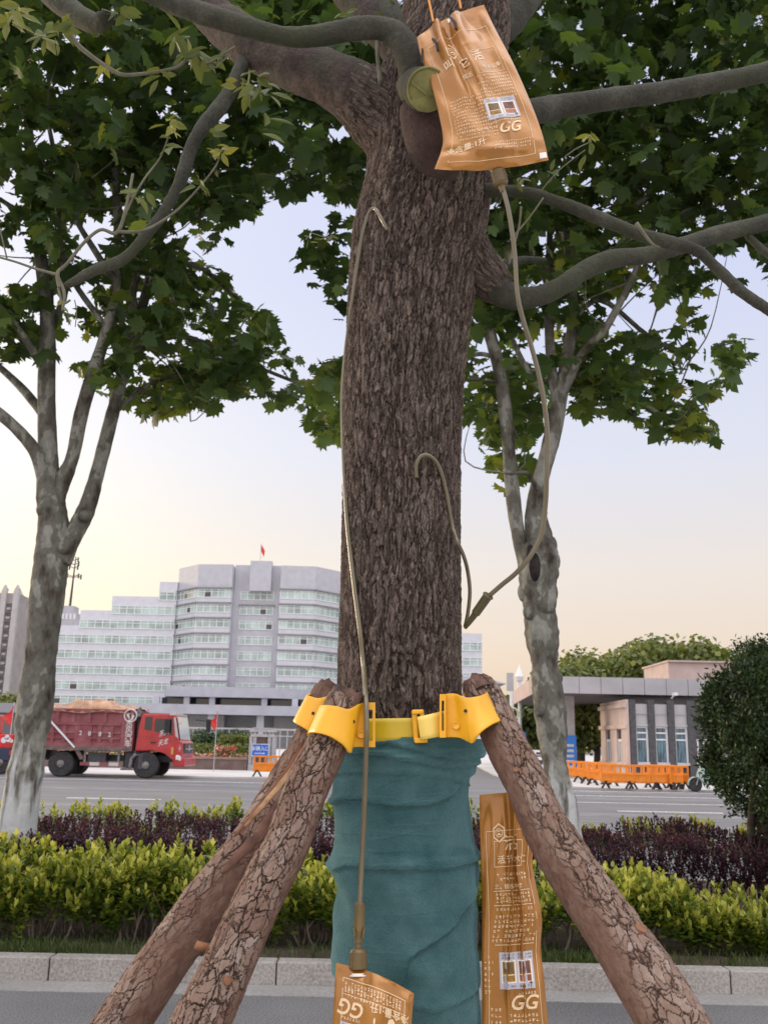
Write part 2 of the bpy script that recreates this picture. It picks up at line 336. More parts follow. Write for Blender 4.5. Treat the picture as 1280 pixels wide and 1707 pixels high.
def limbmat(name, stops, bumpd, moss):
    m, t, b = newmat(name); L = t.links.new; tc = nd(t, 'ShaderNodeTexCoord')
    n1 = nd(t, 'ShaderNodeTexNoise'); n1.inputs['Scale'].default_value = 11; n1.inputs['Detail'].default_value = 7; n1.inputs['Roughness'].default_value = .65; L(tc.outputs['Object'], n1.inputs['Vector'])
    n2 = nd(t, 'ShaderNodeTexNoise'); n2.inputs['Scale'].default_value = 160; n2.inputs['Detail'].default_value = 5; n2.inputs['Roughness'].default_value = .7; L(tc.outputs['Object'], n2.inputs['Vector'])
    ma = nd(t, 'ShaderNodeMath', operation='MULTIPLY_ADD'); L(n2.outputs[0], ma.inputs[0]); ma.inputs[1].default_value = .5; L(n1.outputs[0], ma.inputs[2])
    r = nd(t, 'ShaderNodeValToRGB'); L(ma.outputs[0], r.inputs[0]); e = r.color_ramp.elements; e[0].position, e[0].color = .5, (*stops[0], 1); e[1].position, e[1].color = 1.0, (*stops[2], 1); q = e.new(.75); q.color = (*stops[1], 1)
    ge = nd(t, 'ShaderNodeNewGeometry'); n3 = nd(t, 'ShaderNodeTexNoise'); n3.inputs['Scale'].default_value = 6; n3.inputs['Detail'].default_value = 6; L(tc.outputs['Object'], n3.inputs['Vector'])
    mr = nd(t, 'ShaderNodeMapRange', interpolation_type='SMOOTHSTEP'); L(n3.outputs[0], mr.inputs[0]); mr.inputs[1].default_value = .44; mr.inputs[2].default_value = .62; mr.inputs[4].default_value = moss
    mx = nd(t, 'ShaderNodeMix', data_type='RGBA'); L(mr.outputs[0], mx.inputs[0]); L(r.outputs[0], mx.inputs[6]); mx.inputs[7].default_value = (.048, .055, .026, 1)
    v = nd(t, 'ShaderNodeTexVoronoi', feature='F1'); v.inputs['Scale'].default_value = 70; L(tc.outputs['Object'], v.inputs['Vector']); vr = nd(t, 'ShaderNodeMapRange'); L(v.outputs['Distance'], vr.inputs[0]); vr.inputs[1].default_value = .10; vr.inputs[2].default_value = .2
    m2 = nd(t, 'ShaderNodeMix', data_type='RGBA'); L(vr.outputs[0], m2.inputs[0]); m2.inputs[6].default_value = (.05, .045, .035, 1); L(mx.outputs[2], m2.inputs[7]); L(m2.outputs[2], b.inputs['Base Color'])
    b.inputs['Roughness'].default_value = .8; b.inputs['Specular IOR Level'].default_value = .3
    ad = nd(t, 'ShaderNodeMath', operation='MULTIPLY_ADD'); L(n1.outputs[0], ad.inputs[0]); ad.inputs[1].default_value = 4; L(n2.outputs[0], ad.inputs[2])
    dp = nd(t, 'ShaderNodeDisplacement'); dp.inputs['Scale'].default_value = bumpd; dp.inputs['Midlevel'].default_value = 2.5; L(ad.outputs[0], dp.inputs['Height']); L(dp.outputs[0], t.nodes['Material Output'].inputs['Displacement']); m.displacement_method = 'BOTH'; return m
LIMB = limbmat('limb_bark', ((.020, .018, .013), (.044, .043, .031), (.092, .090, .070)), .0030, .55)
BROWNLIMB = limbmat('brown_limb_bark', ((.018, .012, .010), (.054, .037, .030), (.13, .096, .080)), .0055, .6)
def planemat():
    m, t, b = newmat('plane_tree_bark'); L = t.links.new
    tc = nd(t, 'ShaderNodeTexCoord'); mp = nd(t, 'ShaderNodeMapping'); mp.inputs['Scale'].default_value = (1, 1, .55); L(tc.outputs['Object'], mp.inputs[0])
    n1 = nd(t, 'ShaderNodeTexNoise'); n1.inputs['Scale'].default_value = 7; n1.inputs['Detail'].default_value = 5; n1.inputs['Roughness'].default_value = .55; L(mp.outputs[0], n1.inputs['Vector'])
    n2 = nd(t, 'ShaderNodeTexNoise'); n2.inputs['Scale'].default_value = 30; n2.inputs['Detail'].default_value = 8; L(mp.outputs[0], n2.inputs['Vector'])
    r = nd(t, 'ShaderNodeValToRGB'); r.color_ramp.interpolation = 'LINEAR'; L(n1.outputs[0], r.inputs[0]); e = r.color_ramp.elements
    e[0].position, e[0].color = .30, (.026, .020, .015, 1); e[1].position, e[1].color = .74, (.27, .27, .235, 1)
    for p_, c_ in ((.39, (.085, .070, .053)), (.45, (.125, .118, .094)), (.535, (.140, .135, .110)), (.55, (.24, .235, .20)), (.63, (.255, .25, .215))): q = e.new(p_); q.color = (*c_, 1)
    mu = nd(t, 'ShaderNodeMix', data_type='RGBA', blend_type='OVERLAY'); mu.inputs[0].default_value = .5; L(r.outputs[0], mu.inputs[6]); L(n2.outputs[0], mu.inputs[7])
    ge = nd(t, 'ShaderNodeNewGeometry'); sp = nd(t, 'ShaderNodeSeparateXYZ'); L(ge.outputs['Position'], sp.inputs[0])
    m3 = nd(t, 'ShaderNodeMapping'); m3.inputs['Scale'].default_value = (14, 14, 1.6); L(tc.outputs['Object'], m3.inputs[0])
    n3 = nd(t, 'ShaderNodeTexNoise'); n3.inputs['Scale'].default_value = 1; n3.inputs['Detail'].default_value = 7; L(m3.outputs[0], n3.inputs['Vector'])
    ma = nd(t, 'ShaderNodeMath', operation='MULTIPLY_ADD'); L(n3.outputs[0], ma.inputs[0]); ma.inputs[1].default_value = 1.9; L(sp.outputs[2], ma.inputs[2])
    mr = nd(t, 'ShaderNodeMapRange'); L(ma.outputs[0], mr.inputs[0]); mr.inputs[1].default_value = 2.26; mr.inputs[2].default_value = 1.95
    mw = nd(t, 'ShaderNodeMix', data_type='RGBA'); L(mr.outputs[0], mw.inputs[0]); L(mu.outputs[2], mw.inputs[6]); mw.inputs[7].default_value = (.52, .53, .52, 1)
    L(mw.outputs[2], b.inputs['Base Color']); b.inputs['Roughness'].default_value = .85
    ads = nd(t, 'ShaderNodeMath', operation='MULTIPLY_ADD'); L(n1.outputs[0], ads.inputs[0]); ads.inputs[1].default_value = 3; L(n2.outputs[0], ads.inputs[2])
    bp = nd(t, 'ShaderNodeBump'); bp.inputs['Distance'].default_value = .012; L(ads.outputs[0], bp.inputs['Height']); L(bp.outputs[0], b.inputs['Normal'])
    return m
PLANE = planemat()
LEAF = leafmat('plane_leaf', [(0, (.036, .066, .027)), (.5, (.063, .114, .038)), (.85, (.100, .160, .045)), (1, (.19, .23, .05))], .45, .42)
SPRIG = leafmat('camphor_leaf', [(0, (.055, .085, .025)), (.6, (.10, .125, .036)), (1, (.20, .21, .045))], .3)
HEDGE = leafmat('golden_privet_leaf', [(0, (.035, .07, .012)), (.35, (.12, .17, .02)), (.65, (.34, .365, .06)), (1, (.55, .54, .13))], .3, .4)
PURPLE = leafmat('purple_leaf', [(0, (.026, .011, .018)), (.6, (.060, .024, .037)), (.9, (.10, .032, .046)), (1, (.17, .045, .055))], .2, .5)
DARKLEAF = leafmat('dark_bush_leaf', [(0, (.016, .034, .013)), (.6, (.036, .072, .022)), (1, (.075, .125, .032))], .22, .5)
FARLEAF = leafmat('far_tree_leaf', [(0, (.05, .075, .022)), (.5, (.11, .14, .04)), (1, (.22, .24, .07))], .3, .6)
GRASS = leafmat('grass_blade', [(0, (.03, .05, .012)), (1, (.10, .14, .035))], .25)
ASPHALT = mat('worn_asphalt', (.130, .128, .130), .85, 1.1, .13, 0, stretch=(.35, 2.5, 1), detail=10)
def speckle(name, c0, c1, sc1, bumpd, big=.6):
    m, t, b = newmat(name); L = t.links.new; tc = nd(t, 'ShaderNodeTexCoord')
    n = nd(t, 'ShaderNodeTexNoise'); n.inputs['Scale'].default_value = sc1; n.inputs['Detail'].default_value = 3; L(tc.outputs['Object'], n.inputs['Vector'])
    n2 = nd(t, 'ShaderNodeTexNoise'); n2.inputs['Scale'].default_value = big; n2.inputs['Detail'].default_value = 6; L(tc.outputs['Object'], n2.inputs['Vector'])
    ma = nd(t, 'ShaderNodeMath', operation='MULTIPLY_ADD'); L(n2.outputs[0], ma.inputs[0]); ma.inputs[1].default_value = .6; L(n.outputs[0], ma.inputs[2])
    r = nd(t, 'ShaderNodeValToRGB'); L(ma.outputs[0], r.inputs[0]); r.color_ramp.elements[0].position = .55; r.color_ramp.elements[0].color = (*c0, 1); r.color_ramp.elements[1].position = 1.0; r.color_ramp.elements[1].color = (*c1, 1)
    L(r.outputs[0], b.inputs['Base Color']); b.inputs['Roughness'].default_value = .9
    bp = nd(t, 'ShaderNodeBump'); bp.inputs['Distance'].default_value = bumpd; L(n.outputs[0], bp.inputs['Height']); L(bp.outputs[0], b.inputs['Normal']); return m
LANE = speckle('coarse_asphalt', (.045, .045, .046), (.215, .213, .21), 85, .005)
KERB = speckle('granite_kerb', (.20, .185, .165), (.42, .39, .355), 60, .002, 1.6)
CONC = mat('pale_concrete', (.42, .41, .40), .85, 1.2, .08)
SOIL = speckle('bed_soil', (.03, .022, .014), (.09, .065, .04), 40, .01)
WHITE = mat('white_road_paint', (.62, .62, .60), .7, 9, .12)
BLACK = mat('black_rubber', (.022, .022, .023), .75, 12, .3)
DARKM = mat('dark_metal', (.05, .05, .055), .5, 8, .2)
STEEL = mat('galvanised_steel', (.48, .48, .49), .45, 10, .1, metal=.6)
# ================================================================== the setting
def struct(name, mb, m, **k): return tag(mb.build(name, m, **k), kind='structure')
struct('ground', MB().box(-2500, 2500, -60, 3000, -.5, -.012), mat('ground', (.12, .12, .10), .95, .3, .1))
struct('pavement', MB().box(-30, 30, -8, 3.4, -.2, .14), CONC)
struct('bicycle_lane', MB().box(-60, 60, 3.4, 6.34, -.2, 0), LANE)
struct('gutter', MB().box(-60, 60, 6.34, 6.6, -.2, .004), speckle('gutter_concrete', (.22, .21, .195), (.34, .33, .31), 45, .001, 2))
kb = MB(); x = -14.3
while x < 14:
    kb.box(x, x+.712, 6.60+rng.uniform(0, .004), 6.74, -.1, .138+rng.uniform(0, .005)); x += .72
for i in range(60): kb.box(-30+i, -29.01+i, 10.95, 11.1, -.1, .14)
struct('kerb', kb, KERB, bevel=.008)
bed = MB(); N = 90
for i in range(N):
    for j in range(30):
        pass
V = np.zeros((32, 120, 3))
for j, y in enumerate(np.linspace(6.735, 10.96, 32)):
    V[j, :, 0] = np.linspace(-16, 16, 120); V[j, :, 1] = y; V[j, :, 2] = .11+.03*rng.random(120)+.05*math.sin(PI*j/31)
o = link('planting_bed', grid_mesh('planting_bed', V), None, SOIL); tag(o, kind='structure')
struct('road', MB().box(-300, 300, 11.1, 60, -.2, -.004), ASPHALT)
far = MB().plan([(-300, 40.3), (-8.5, 40.3), (-4.2, 41.2), (-3.5, 52), (-3.5, 200), (-300, 200)], -.1, .06)
far.plan([(6.0, 47), (7.2, 38.2), (8.6, 37.0), (300, 36.2), (300, 200), (14.5, 200), (6.0, 52)], -.1, .06)
struct('far_pavement', far, mat('far_paving', (.47, .455, .44), .85, .5, .08))
mk = MB()
for x0, x1, y in ((-7.95, -5.55, 25.6), (5.9, 8.5, 24.7), (-16, -13.6, 25.6), (13.6, 16.0, 24.7), (-.9, 1.5, 25.2)):
    mk.box(x0, x1, y-.08, y+.08, -.004, .002)
for y, w in ((28.3, .05), (32.2, .06), (35.6, .07)):
    mk.box(4.5, 40, y-w, y+w, -.004, .0015)
mk.box(-60, -4, 36.9, 37.05, -.004, .0015)
struct('road_markings', mk, WHITE)
# tyre-worn bands and seams of the road surface
sm = MB()
for y in (14.4, 18.1, 21.7, 29.4, 33.1): sm.box(-80, 80, y-.05, y+.05, -.004, -.001)
for y in (16, 19.7, 23.2, 30.6, 34.4): sm.box(-80, 80, y-.5, y+.5, -.004, -.0022)
struct('road_seams', sm, mat('worn_asphalt_band', (.155, .152, .155), .8, 1.5, .12))

# ------------------------------------------------------------------ office building
WALL = mat('pale_tile_wall', (.56, .56, .60), .6, .8, .03); WALL2 = mat('grey_tile_wall', (.44, .44, .475), .6, .8, .04)
GLASS = mat('green_window_glass', (.33, .43, .40), .12, .25, .25, spec=.8); FRAME = mat('white_window_frame', (.7, .71, .72), .5)
DGLASS = mat('dark_glass', (.03, .035, .04), .1, spec=.7); LEDGE = mat('ledge_grey', (.23, .23, .25), .7)
YB = 222.
zk = [float(P(200, y, YB)[2]) for y in (1168, 1143.8, 1117.5, 1091.6, 1066.2, 1041, 1016.6, 992.5)]
hz = 0.95
ob = thing('office_building', 'long pale grey stepped office block with green window bands behind the gate', 'building', (P(432, 1200, YB)[0], YB, 0))
xc = float(P(432, 1000, YB)[0])
def X(px, py=1000, Y=YB): return float(P(px, py, Y)[0])
def Z(py, px=432, Y=YB): return float(P(px, py, Y)[2])
def facet_band(p0, p1, k, mull, ledge=True):
    """ribbon window between two plan points at storey k: glass, mullions, odd open casements"""
    p0, p1 = np.array(p0), np.array(p1); d = p1-p0; Ln = np.linalg.norm(d); d = d/Ln; n = np.array([d[1], -d[0]])
    z = zk[k]; g = MB(); A = lambda s, off, zz: (*(p0+d*s+n*off), zz)
    def slab(s0, s1, o0, o1, z0, z1, m=0):
        vs = [A(s, o, zz) for zz in (z0, z1) for o in (o0, o1) for s in (s0, s1)]
        g.add(vs, [(0, 2, 3, 1), (4, 5, 7, 6), (0, 1, 5, 4), (2, 6, 7, 3), (0, 4, 6, 2), (1, 3, 7, 5)], m)
    slab(.15, Ln-.15, .02, .06, z-hz, z+hz, 0)
    s = .15; i = 0
    while s < Ln-.1:
        slab(s-.09, s+.09, .05, .13, z-hz, z+hz, 1)
        if rng.random() < .05 and s+mull < Ln: slab(s+.12, s+mull-.12, .05, .09, z-hz*.9, z+hz*.5, 2)
        s += mull; i += 1
    slab(.1, Ln-.1, .05, .14, z+hz*.3, z+hz*.44, 1); slab(.1, Ln-.1, .05, .14, z+hz-.08, z+hz+.06, 1); slab(.1, Ln-.1, .05, .16, z-hz-.05, z-hz+.12, 1)
    w = g.build('window', [GLASS, FRAME, DGLASS], ob)
    if ledge:
        e = MB(); sl = [A(-.2, -.3, z+hz+.12), A(Ln+.2, -.3, z+hz+.12), A(Ln+.2, .55, z+hz+.12), A(-.2, .55, z+hz+.12)]
        e.add(sl+[(a, b, c+.28) for a, b, c in sl], [(0, 3, 2, 1), (4, 5, 6, 7), (0, 1, 5, 4), (1, 2, 6, 5), (2, 3, 7, 6), (3, 0, 4, 7)])
        e.build('sunshade', LEDGE, w)
wx = [X(87, 1042), X(135, 1017), X(188, 994), X(267, 970), X(299, 942)]
wz = [Z(1042, 100), Z(1017, 150), Z(994, 220), Z(970, 280)]
nb = [4, 5, 6, 7]
for sgn in (1, -1):
    wl = MB()
    mir = lambda x: xc+sgn*(x-xc)
    for i in range(4):
        a, b = sorted((mir(wx[i]), mir(wx[i+1])))
        if sgn < 0 and i == 0: b = X(803, 1060)
        wl.box(a+.004*i, b, YB+.002*i, YB+24, 0, wz[i])
    for k in range(8):
        i0 = [i for i in range(4) if nb[i] >= k]
        if not i0: continue
        a, b = sorted((mir(wx[i0[0]]), mir(wx[4])))
        if sgn < 0 and i0[0] == 0: b = X(803, 1060)
        facet_band((a, YB), (b, YB), k, 1.75, False)
    wl.build('wing_wall', WALL, ob)
pl = [(wx[4], YB+.5), (X(340, 941), YB-6), (X(396, 940), YB-6.5)]
ztop = Z(941, 360, YB-6); zpar = Z(985, 360, YB-6)
mid = MB(); par = MB()
for sgn in (1, -1):
    pts = [(xc+sgn*(x-xc), y) for x, y in pl]
    poly = pts+[(pts[2][0], YB+20), (pts[0][0], YB+20)]
    if sgn < 0: poly = poly[::-1]
    mid.plan(poly, 0, zpar); par.plan([(x*1+.0*sgn, y) for x, y in poly], zpar+.004, ztop)
    for k in range(0, 8):
        for a, b in ((0, 1), (1, 2)):
            q = (pts[a], pts[b]) if sgn > 0 else (pts[b], pts[a]); facet_band(q[0], q[1], k, 1.6)
mid.build('main_wall', WALL, ob); par.build('parapet', WALL2, ob)
cl = MB().box(pl[2][0]+.05, 2*xc-pl[2][0]-.05, YB-3.4, YB+20, 0, Z(985, 432, YB-3)); cl.box(pl[2][0]+.1, 2*xc-pl[2][0]-.1, YB-3.2, YB+20, Z(985, 432, YB-3), ztop+.5)
cl.box(xc-1.7, xc+3.2, YB-5.2, YB-3, Z(985, 432, YB-5), ztop+1.2); cl.build('centre_wall', WALL2, ob)
for k in range(1, 8): facet_band((pl[2][0]+1.6, YB-3.4), (2*xc-pl[2][0]-1.6, YB-3.4), k, 1.5, k == 6)
cn = MB(); zc0, zc1 = Z(1163, 380, YB-12), Z(1146, 380, YB-12)
cn.plan([(X(283, 1160), YB-5), (X(300, 1160), YB-14), (X(467, 1160), YB-14), (X(520, 1160), YB-10), (2*xc-X(283, 1160), YB-5)], zc0, zc1)
zc2, zc3 = Z(1192, 380, YB-14), Z(1176, 380, YB-14)
cn.box(X(225, 1180), 2*xc-X(225, 1180), YB-17, YB+1, zc2, zc3); cn.build('entrance_canopy', mat('canopy_panel', (.37, .375, .42), .5, .5, .05), ob)
dk = MB().box(X(90, 1200), 2*xc-X(90, 1200), YB-2.0, YB-.2, 0, zc2+.1); dk.box(X(285, 1170), 2*xc-X(285, 1170), YB-9, YB-7, zc3+.05, zc0-.05)
dk.build('entrance_glass', DGLASS, ob)
for px in (240, 372, 448, 520, 590, 650):
    MB().box(X(px, 1200)-.75, X(px, 1200)+.75, YB-15.5, YB-14, 0, zc2-.01).build('column', WALL2, ob)
for px in (283, 330, 370, 452, 500, 560): MB().box(X(px, 1170)-.6, X(px, 1170)+.6, YB-13, YB-12, zc3+.01, zc0-.01).build('upper_column', WALL2, ob)
bx, bz = X(434, 936, YB-4), ztop+1.2
fl = thing('roof_flag', 'small red flag on the thin pole atop the office block roof', 'flag', (bx, YB-4, bz))
MB().tube([(bx, YB-4, bz), (bx, YB-4, Z(906, 434, YB-4))], .09, 6).build('pole', STEEL, fl)
RED = mat('red_cloth', (.62, .035, .03), .7, 4, .15)
zf = Z(908, 434, YB-4); MB().prism([(bx+.1, zf), (bx+.6, zf-.8), (bx+.95, zf-1.4), (bx+.8, zf-2.9), (bx+.1, zf-1.6)], YB-4.05, YB-3.95).build('cloth', RED, fl)

# ------------------------------------------------------------------ far towers on the left
TW = mat('tower_wall', (.36, .33, .32), .8, .4, .06); TW2 = mat('tower_pier', (.47, .44, .43), .8, .4, .05); TD = mat('tower_recess', (.13, .12, .13), .7)
def tower(name, label, px0, px1, ptop, Y, pier):
    x0, x1 = X(px0, 1080, Y), X(px1, 1080, Y); z1 = float(P((px0+px1)/2, ptop, Y)[2]); w = x1-x0
    t = thing(name, label, 'tower', ((x0+x1)/2, Y, 0)); MB().box(x0, x1, Y, Y+18, 0, z1).build('wall', TW, t)
    for i in range(pier+1):
        a = x0+w*i/pier; MB().box(a-.9, a+.9, Y-1.4, Y-.01, 0, z1+.8).build('pier', TW2, t)
    for i in range(pier):
        a, b = x0+w*i/pier+1.1, x0+w*(i+1)/pier-1.1; m = MB(); z = 4
        while z < z1-3: m.box(a, b, Y-.25, Y-.01, z, z+1.7, 0); m.box(a+.3, b-.3, Y-1.1, Y-.26, z-.6, z+.25, 1); z += 3.1
        m.build('balcony', [TD, TW], t)
    for i in range(pier+1):
        m = MB(); a = x0+w*i/pier; m.box(a-.7, a+.7, Y-1.2, Y+1, z1+.81, z1+1.6); m.prism([(a-.6, z1+1.6), (a+.6, z1+1.6), (a, z1+2.9)], Y-1, Y+.6); m.build('finial', TW2, t)
tower('apartment_tower', 'tall beige apartment tower with balcony columns at the left edge', -42, 20, 988, 330., 3)
tower('apartment_tower', 'grey slab tower with rows of balconies just left of the plane tree trunk', 26, 66, 998, 360., 2)
Y = 300.; at_ = thing('antenna_mast', 'thin lattice antenna mast on a stepped tower block above the office roof', 'mast', (X(113, 1040, Y), Y, 0))
zz = lambda py: float(P(113, py, Y)[2])
a = X(113, 1000, Y); m = MB(); m.box(a-4.6, a+4.6, Y, Y+8, 0, zz(1034)); m.box(a-3.1, a+3.1, Y+.5, Y+7, zz(1034), zz(1021)); m.box(a-2.0, a+2.0, Y+1, Y+6, zz(1021), zz(1009)); m.build('tower_block', WALL2, at_)
m = MB()
for i in range(5): m.box(a-2.6+i*1.2, a-1.9+i*1.2, Y+.3, Y+.49, zz(1032), zz(1023))
m.build('window', FRAME, at_)
m = MB().tube([(a, Y+3, zz(1009)), (a+.4, Y+3, zz(925))], [.45, .16], 6)
for py, w in ((960, 2.6), (958, 1.8), (944, 1.3), (938, 1.5), (931, 1.2)):
    for s in (-1, 1): m.tube([(a, Y+3, zz(py)), (a+s*w, Y+3, zz(py)+.5)], .13, 5); m.box(a+s*w-.2, a+s*w+.2, Y+2.8, Y+3.2, zz(py)-.6, zz(py)+1)
m.build('lattice_mast', DARKM, at_)
# low grey hall roof at the very left
Y = 120.; m = thing('low_hall', 'low building with a grey flat roof beyond the road at the left edge', 'building', (X(-10, 1200, Y), Y, 0))
MB().box(X(-120, 1200, Y), X(38, 1200, Y), Y, Y+20, 0, float(P(0, 1188, Y)[2])).build('wall', TD, m)
MB().box(X(-125, 1200, Y), X(41, 1200, Y), Y-1.2, Y+21, float(P(0, 1188, Y)[2])+.01, float(P(0, 1172, Y)[2])).build('roof', LEDGE, m)
Y = 170.; m = thing('hipped_house', 'low house with a grey hipped roof right of the main tree', 'house', (X(815, 1150, Y), Y, 0))
zr = lambda py: float(P(815, py, Y)[2]); x0, x1, xm = X(770, 1150, Y), X(842, 1150, Y), X(803, 1150, Y)
MB().box(x0+1, x1-1.5, Y, Y+10, 0, zr(1141)).build('wall', WALL, m)
MB().add([(x0, Y-1.5, zr(1140)), (x1, Y-1.5, zr(1140)), (x1, Y+12, zr(1140)), (x0, Y+12, zr(1140)), (xm-3, Y+5, zr(1124)), (xm, Y+5, zr(1124))], [(0, 1, 5, 4), (1, 2, 5), (2, 3, 4, 5), (3, 0, 4), (3, 2, 1, 0)]).build('roof', LEDGE, m)

# ------------------------------------------------------------------ gate canopy and gatehouse
PINK = mat('pink_granite_sunset_tint', (.50, .385, .345), .7, 1.5, .06); PANEL = mat('canopy_fascia', (.40, .39, .40), .5, 1, .06); SOFF = mat('canopy_soffit', (.16, .14, .14), .8, 1, .1)  # pink stone colour, with sunset warmth of the left-facing faces painted in
STONE = mat('dark_granite', (.06, .058, .065), .45, 6, .2); SILL = mat('pale_stone_sill', (.46, .45, .45), .6, 3, .06); BLUE = mat('blue_sign', (.02, .12, .50), .4)
Y = 47.; xA = X(892, 1140, Y); xE = X(1420, 1140, Y); zt, zb = float(P(1000, 1130, Y)[2]), float(P(1000, 1156, Y)[2]); xB = X(858, 1140, 61)
gc = thing('gate_canopy', 'wide flat grey gate canopy on tall pillars over the side entrance', 'canopy', (xA, Y, 0))
MB().plan([(xA, Y), (xE, Y), (xE, 62), (xB, 62)], zb, zt).build('roof_slab', SOFF, gc)
m = MB(); xs = np.arange(xA, xE-.5, 1.05)
for i, x_ in enumerate(xs): m.box(x_+.012, x_+1.038, Y-.06, Y-.003, zb-.02, zt+.03)
m.build('fascia', PANEL, gc)
m = MB(); nA = np.array([xB-xA, 15.]); L_ = np.linalg.norm(nA); nA /= L_
for i in range(10):
    s0, s1 = L_*i/10+.02, L_*(i+1)/10-.02; q0, q1 = np.array([xA, Y])+nA*s0, np.array([xA, Y])+nA*s1; w = np.array([-nA[1], nA[0]])*.05
    m.plan([tuple(q0), tuple(q1), tuple(q1+w), tuple(q0+w)], zb-.02, zt+.03)
m.build('fascia', PINK, gc)  # low sun on this end of the fascia painted as a pinker panel colour
xp = X(945, 1200, 50); zs0 = float(P(945, 1226, 49.5)[2])
pm = MB().box(xp-.32, xp+.32, 49.7, 50.4, 0, zb-.004); pm.build('pillar', SILL, gc)
MB().box(xp+16.5, xp+17.2, 50, 51, 0, zb-.004).build('pillar', SILL, gc)
bs = thing('pillar_sign', 'tall bright blue sign board strapped to the canopy pillar', 'sign', (xp, 49.6, 0))
MB().box(xp-.34, xp+.36, 49.62, 49.69, .3, zs0).build('board', mat('bright_blue_board', (.03, .22, .72), .45), bs)
m = MB()
for i in range(4): m.box(xp-.2, xp+.22, 49.605, 49.62, zs0-.55-.26*i, zs0-.42-.26*i)
m.box(xp-.22, xp+.24, 49.605, 49.62, .5, .62); m.box(xp-.22, xp+.24, 49.605, 49.62, .75, .83)
m.build('lettering', WHITE, bs)
Y2 = 53.; MB().box(X(1114, 1120, Y2), X(1300, 1120, Y2), Y2, Y2+5, zt+.01, float(P(1130, 1104, Y2)[2])).build('roof_house', PINK, gc)
MB().box(X(1112, 1120, Y2), X(1302, 1120, Y2), Y2-.15, Y2+5.2, float(P(1130, 1104, Y2)[2])+.003, float(P(1130, 1101, Y2)[2])).build('roof_house_cornice', PINK, gc)

gh = thing('gatehouse', 'stone gatehouse with dark pilasters and tall curtained windows under the canopy', 'building', (X(1050, 1300, 45.2), 45.2, 0))
Yf, Yl = 45.2, 50.3; xF = X(1050, 1240, Yf); xL = X(1006, 1240, Yl); zT = float(P(1050, 1166, Yf)[2])
lv = np.array([xL-xF, Yl-Yf]); LL = np.linalg.norm(lv); lv /= LL; ln = np.array([-lv[1], lv[0]])
if ln[1] > 0: ln = -ln
def lbox(mb, s0, s1, o0, o1, z0, z1, m=0):
    q = [tuple(np.array([xF, Yf])+lv*s+ln*o) for s, o in ((s0, o0), (s0, o1), (s1, o1), (s1, o0))]; mb.plan(q, z0, z1, m)
zy = lambda py: float(P(1050, py, Yf)[2])
xR = X(1235, 1240, Yf)
m = MB().plan([(xF+.02, Yf+.3), (xR, Yf+.3), (xR, Yf+5.2), (xL+.1, Yl)], 0, zT-.15); m.build('core_wall', STONE, gh)
m = MB(); lbox(m, 0, LL, .02, .14, .0, zy(1275)); lbox(m, 0, LL, .02, .14, zy(1212), zT)
for a_, b_ in ((0, .2), (.36, .62), (.80, 1.0)): lbox(m, LL*a_, LL*b_, .02, .14, zy(1275)+.002, zy(1212)-.002)
m.build('side_wall', PINK, gh)
m = MB()
for py in (1176, 1211, 1275): lbox(m, -.06, LL+.08, .143, .24, zy(py)-.09, zy(py)+.09)
m.build('cornice', PINK, gh)
for a_, b_ in ((.2, .36), (.62, .80)):
    m = MB(); lbox(m, LL*a_, LL*b_, .02, .04, zy(1275), zy(1212), 0)
    for z0, z1 in ((zy(1275), zy(1275)+.1), (zy(1234)-.06, zy(1234)+.06), (zy(1212)-.08, zy(1212))): lbox(m, LL*a_, LL*b_, .04, .09, z0, z1, 1)
    for s in (a_, b_-.02, (a_+b_)/2-.01): lbox(m, LL*s, LL*(s+.02), .041, .085, zy(1275), zy(1234), 1)
    m.build('window', [DGLASS, FRAME], gh)
CURT = mat('blue_curtain_glass', (.06, .13, .17), .12, 2.5, .5, spec=.8, stretch=(6, 6, .6))
bays = [(1061, 1082), (1093, 1115), (1126, 1148)]
edges = [1050.3, 1061, 1082, 1093, 1115, 1126, 1148, 1160]
m = MB()
for i in range(0, 8, 2): m.box(X(edges[i], 1240, Yf), X(edges[i+1], 1240, Yf), Yf, Yf+.29, 0, zT)
m.build('pilaster', STONE, gh)
for a_, b_ in bays:
    x0, x1 = X(a_, 1240, Yf)+.01, X(b_, 1240, Yf)-.01
    MB().box(x0, x1, Yf+.12, Yf+.29, zy(1210), zy(1173)).box(x0, x1, Yf+.04, Yf+.118, zy(1210), zy(1207)).box(x0, x1, Yf+.07, Yf+.118, zy(1189)-.02, zy(1189)+.02).build('panel', PANEL, gh)
    m = MB().box(x0, x1, Yf+.2, Yf+.25, zy(1270), zy(1211), 0)
    for z_ in (1211.6, 1221, 1232): m.box(x0, x1, Yf+.15, Yf+.199, zy(z_)-.035, zy(z_)+.035, 1)
    m.box(x1-.09, x1, Yf+.151, Yf+.198, zy(1270), zy(1211), 1); m.box(x0, x0+.05, Yf+.151, Yf+.198, zy(1270), zy(1211), 1)
    w = m.build('window', [CURT, FRAME], gh); MB().box(x0, x1, Yf-.03, Yf+.25, zy(1274.5), zy(1270)-.002).build('sill', SILL, w)
m = MB().box(X(1163, 1250, Yf), X(1230, 1250, Yf), Yf+.2, Yf+.25, zy(1268), zy(1232), 0)
for xx in (1163, 1173, 1190, 1210): m.box(X(xx, 1250, Yf), X(xx, 1250, Yf)+.07, Yf+.12, Yf+.19, zy(1270), zy(1231), 1)
m.box(X(1161, 1250, Yf), xR, Yf+.12, Yf+.192, zy(1232), zy(1230), 1); m.box(X(1161, 1250, Yf), xR, Yf+.1, Yf+.194, zy(1271), zy(1268), 1); m.build('window', [DGLASS, FRAME], gh)
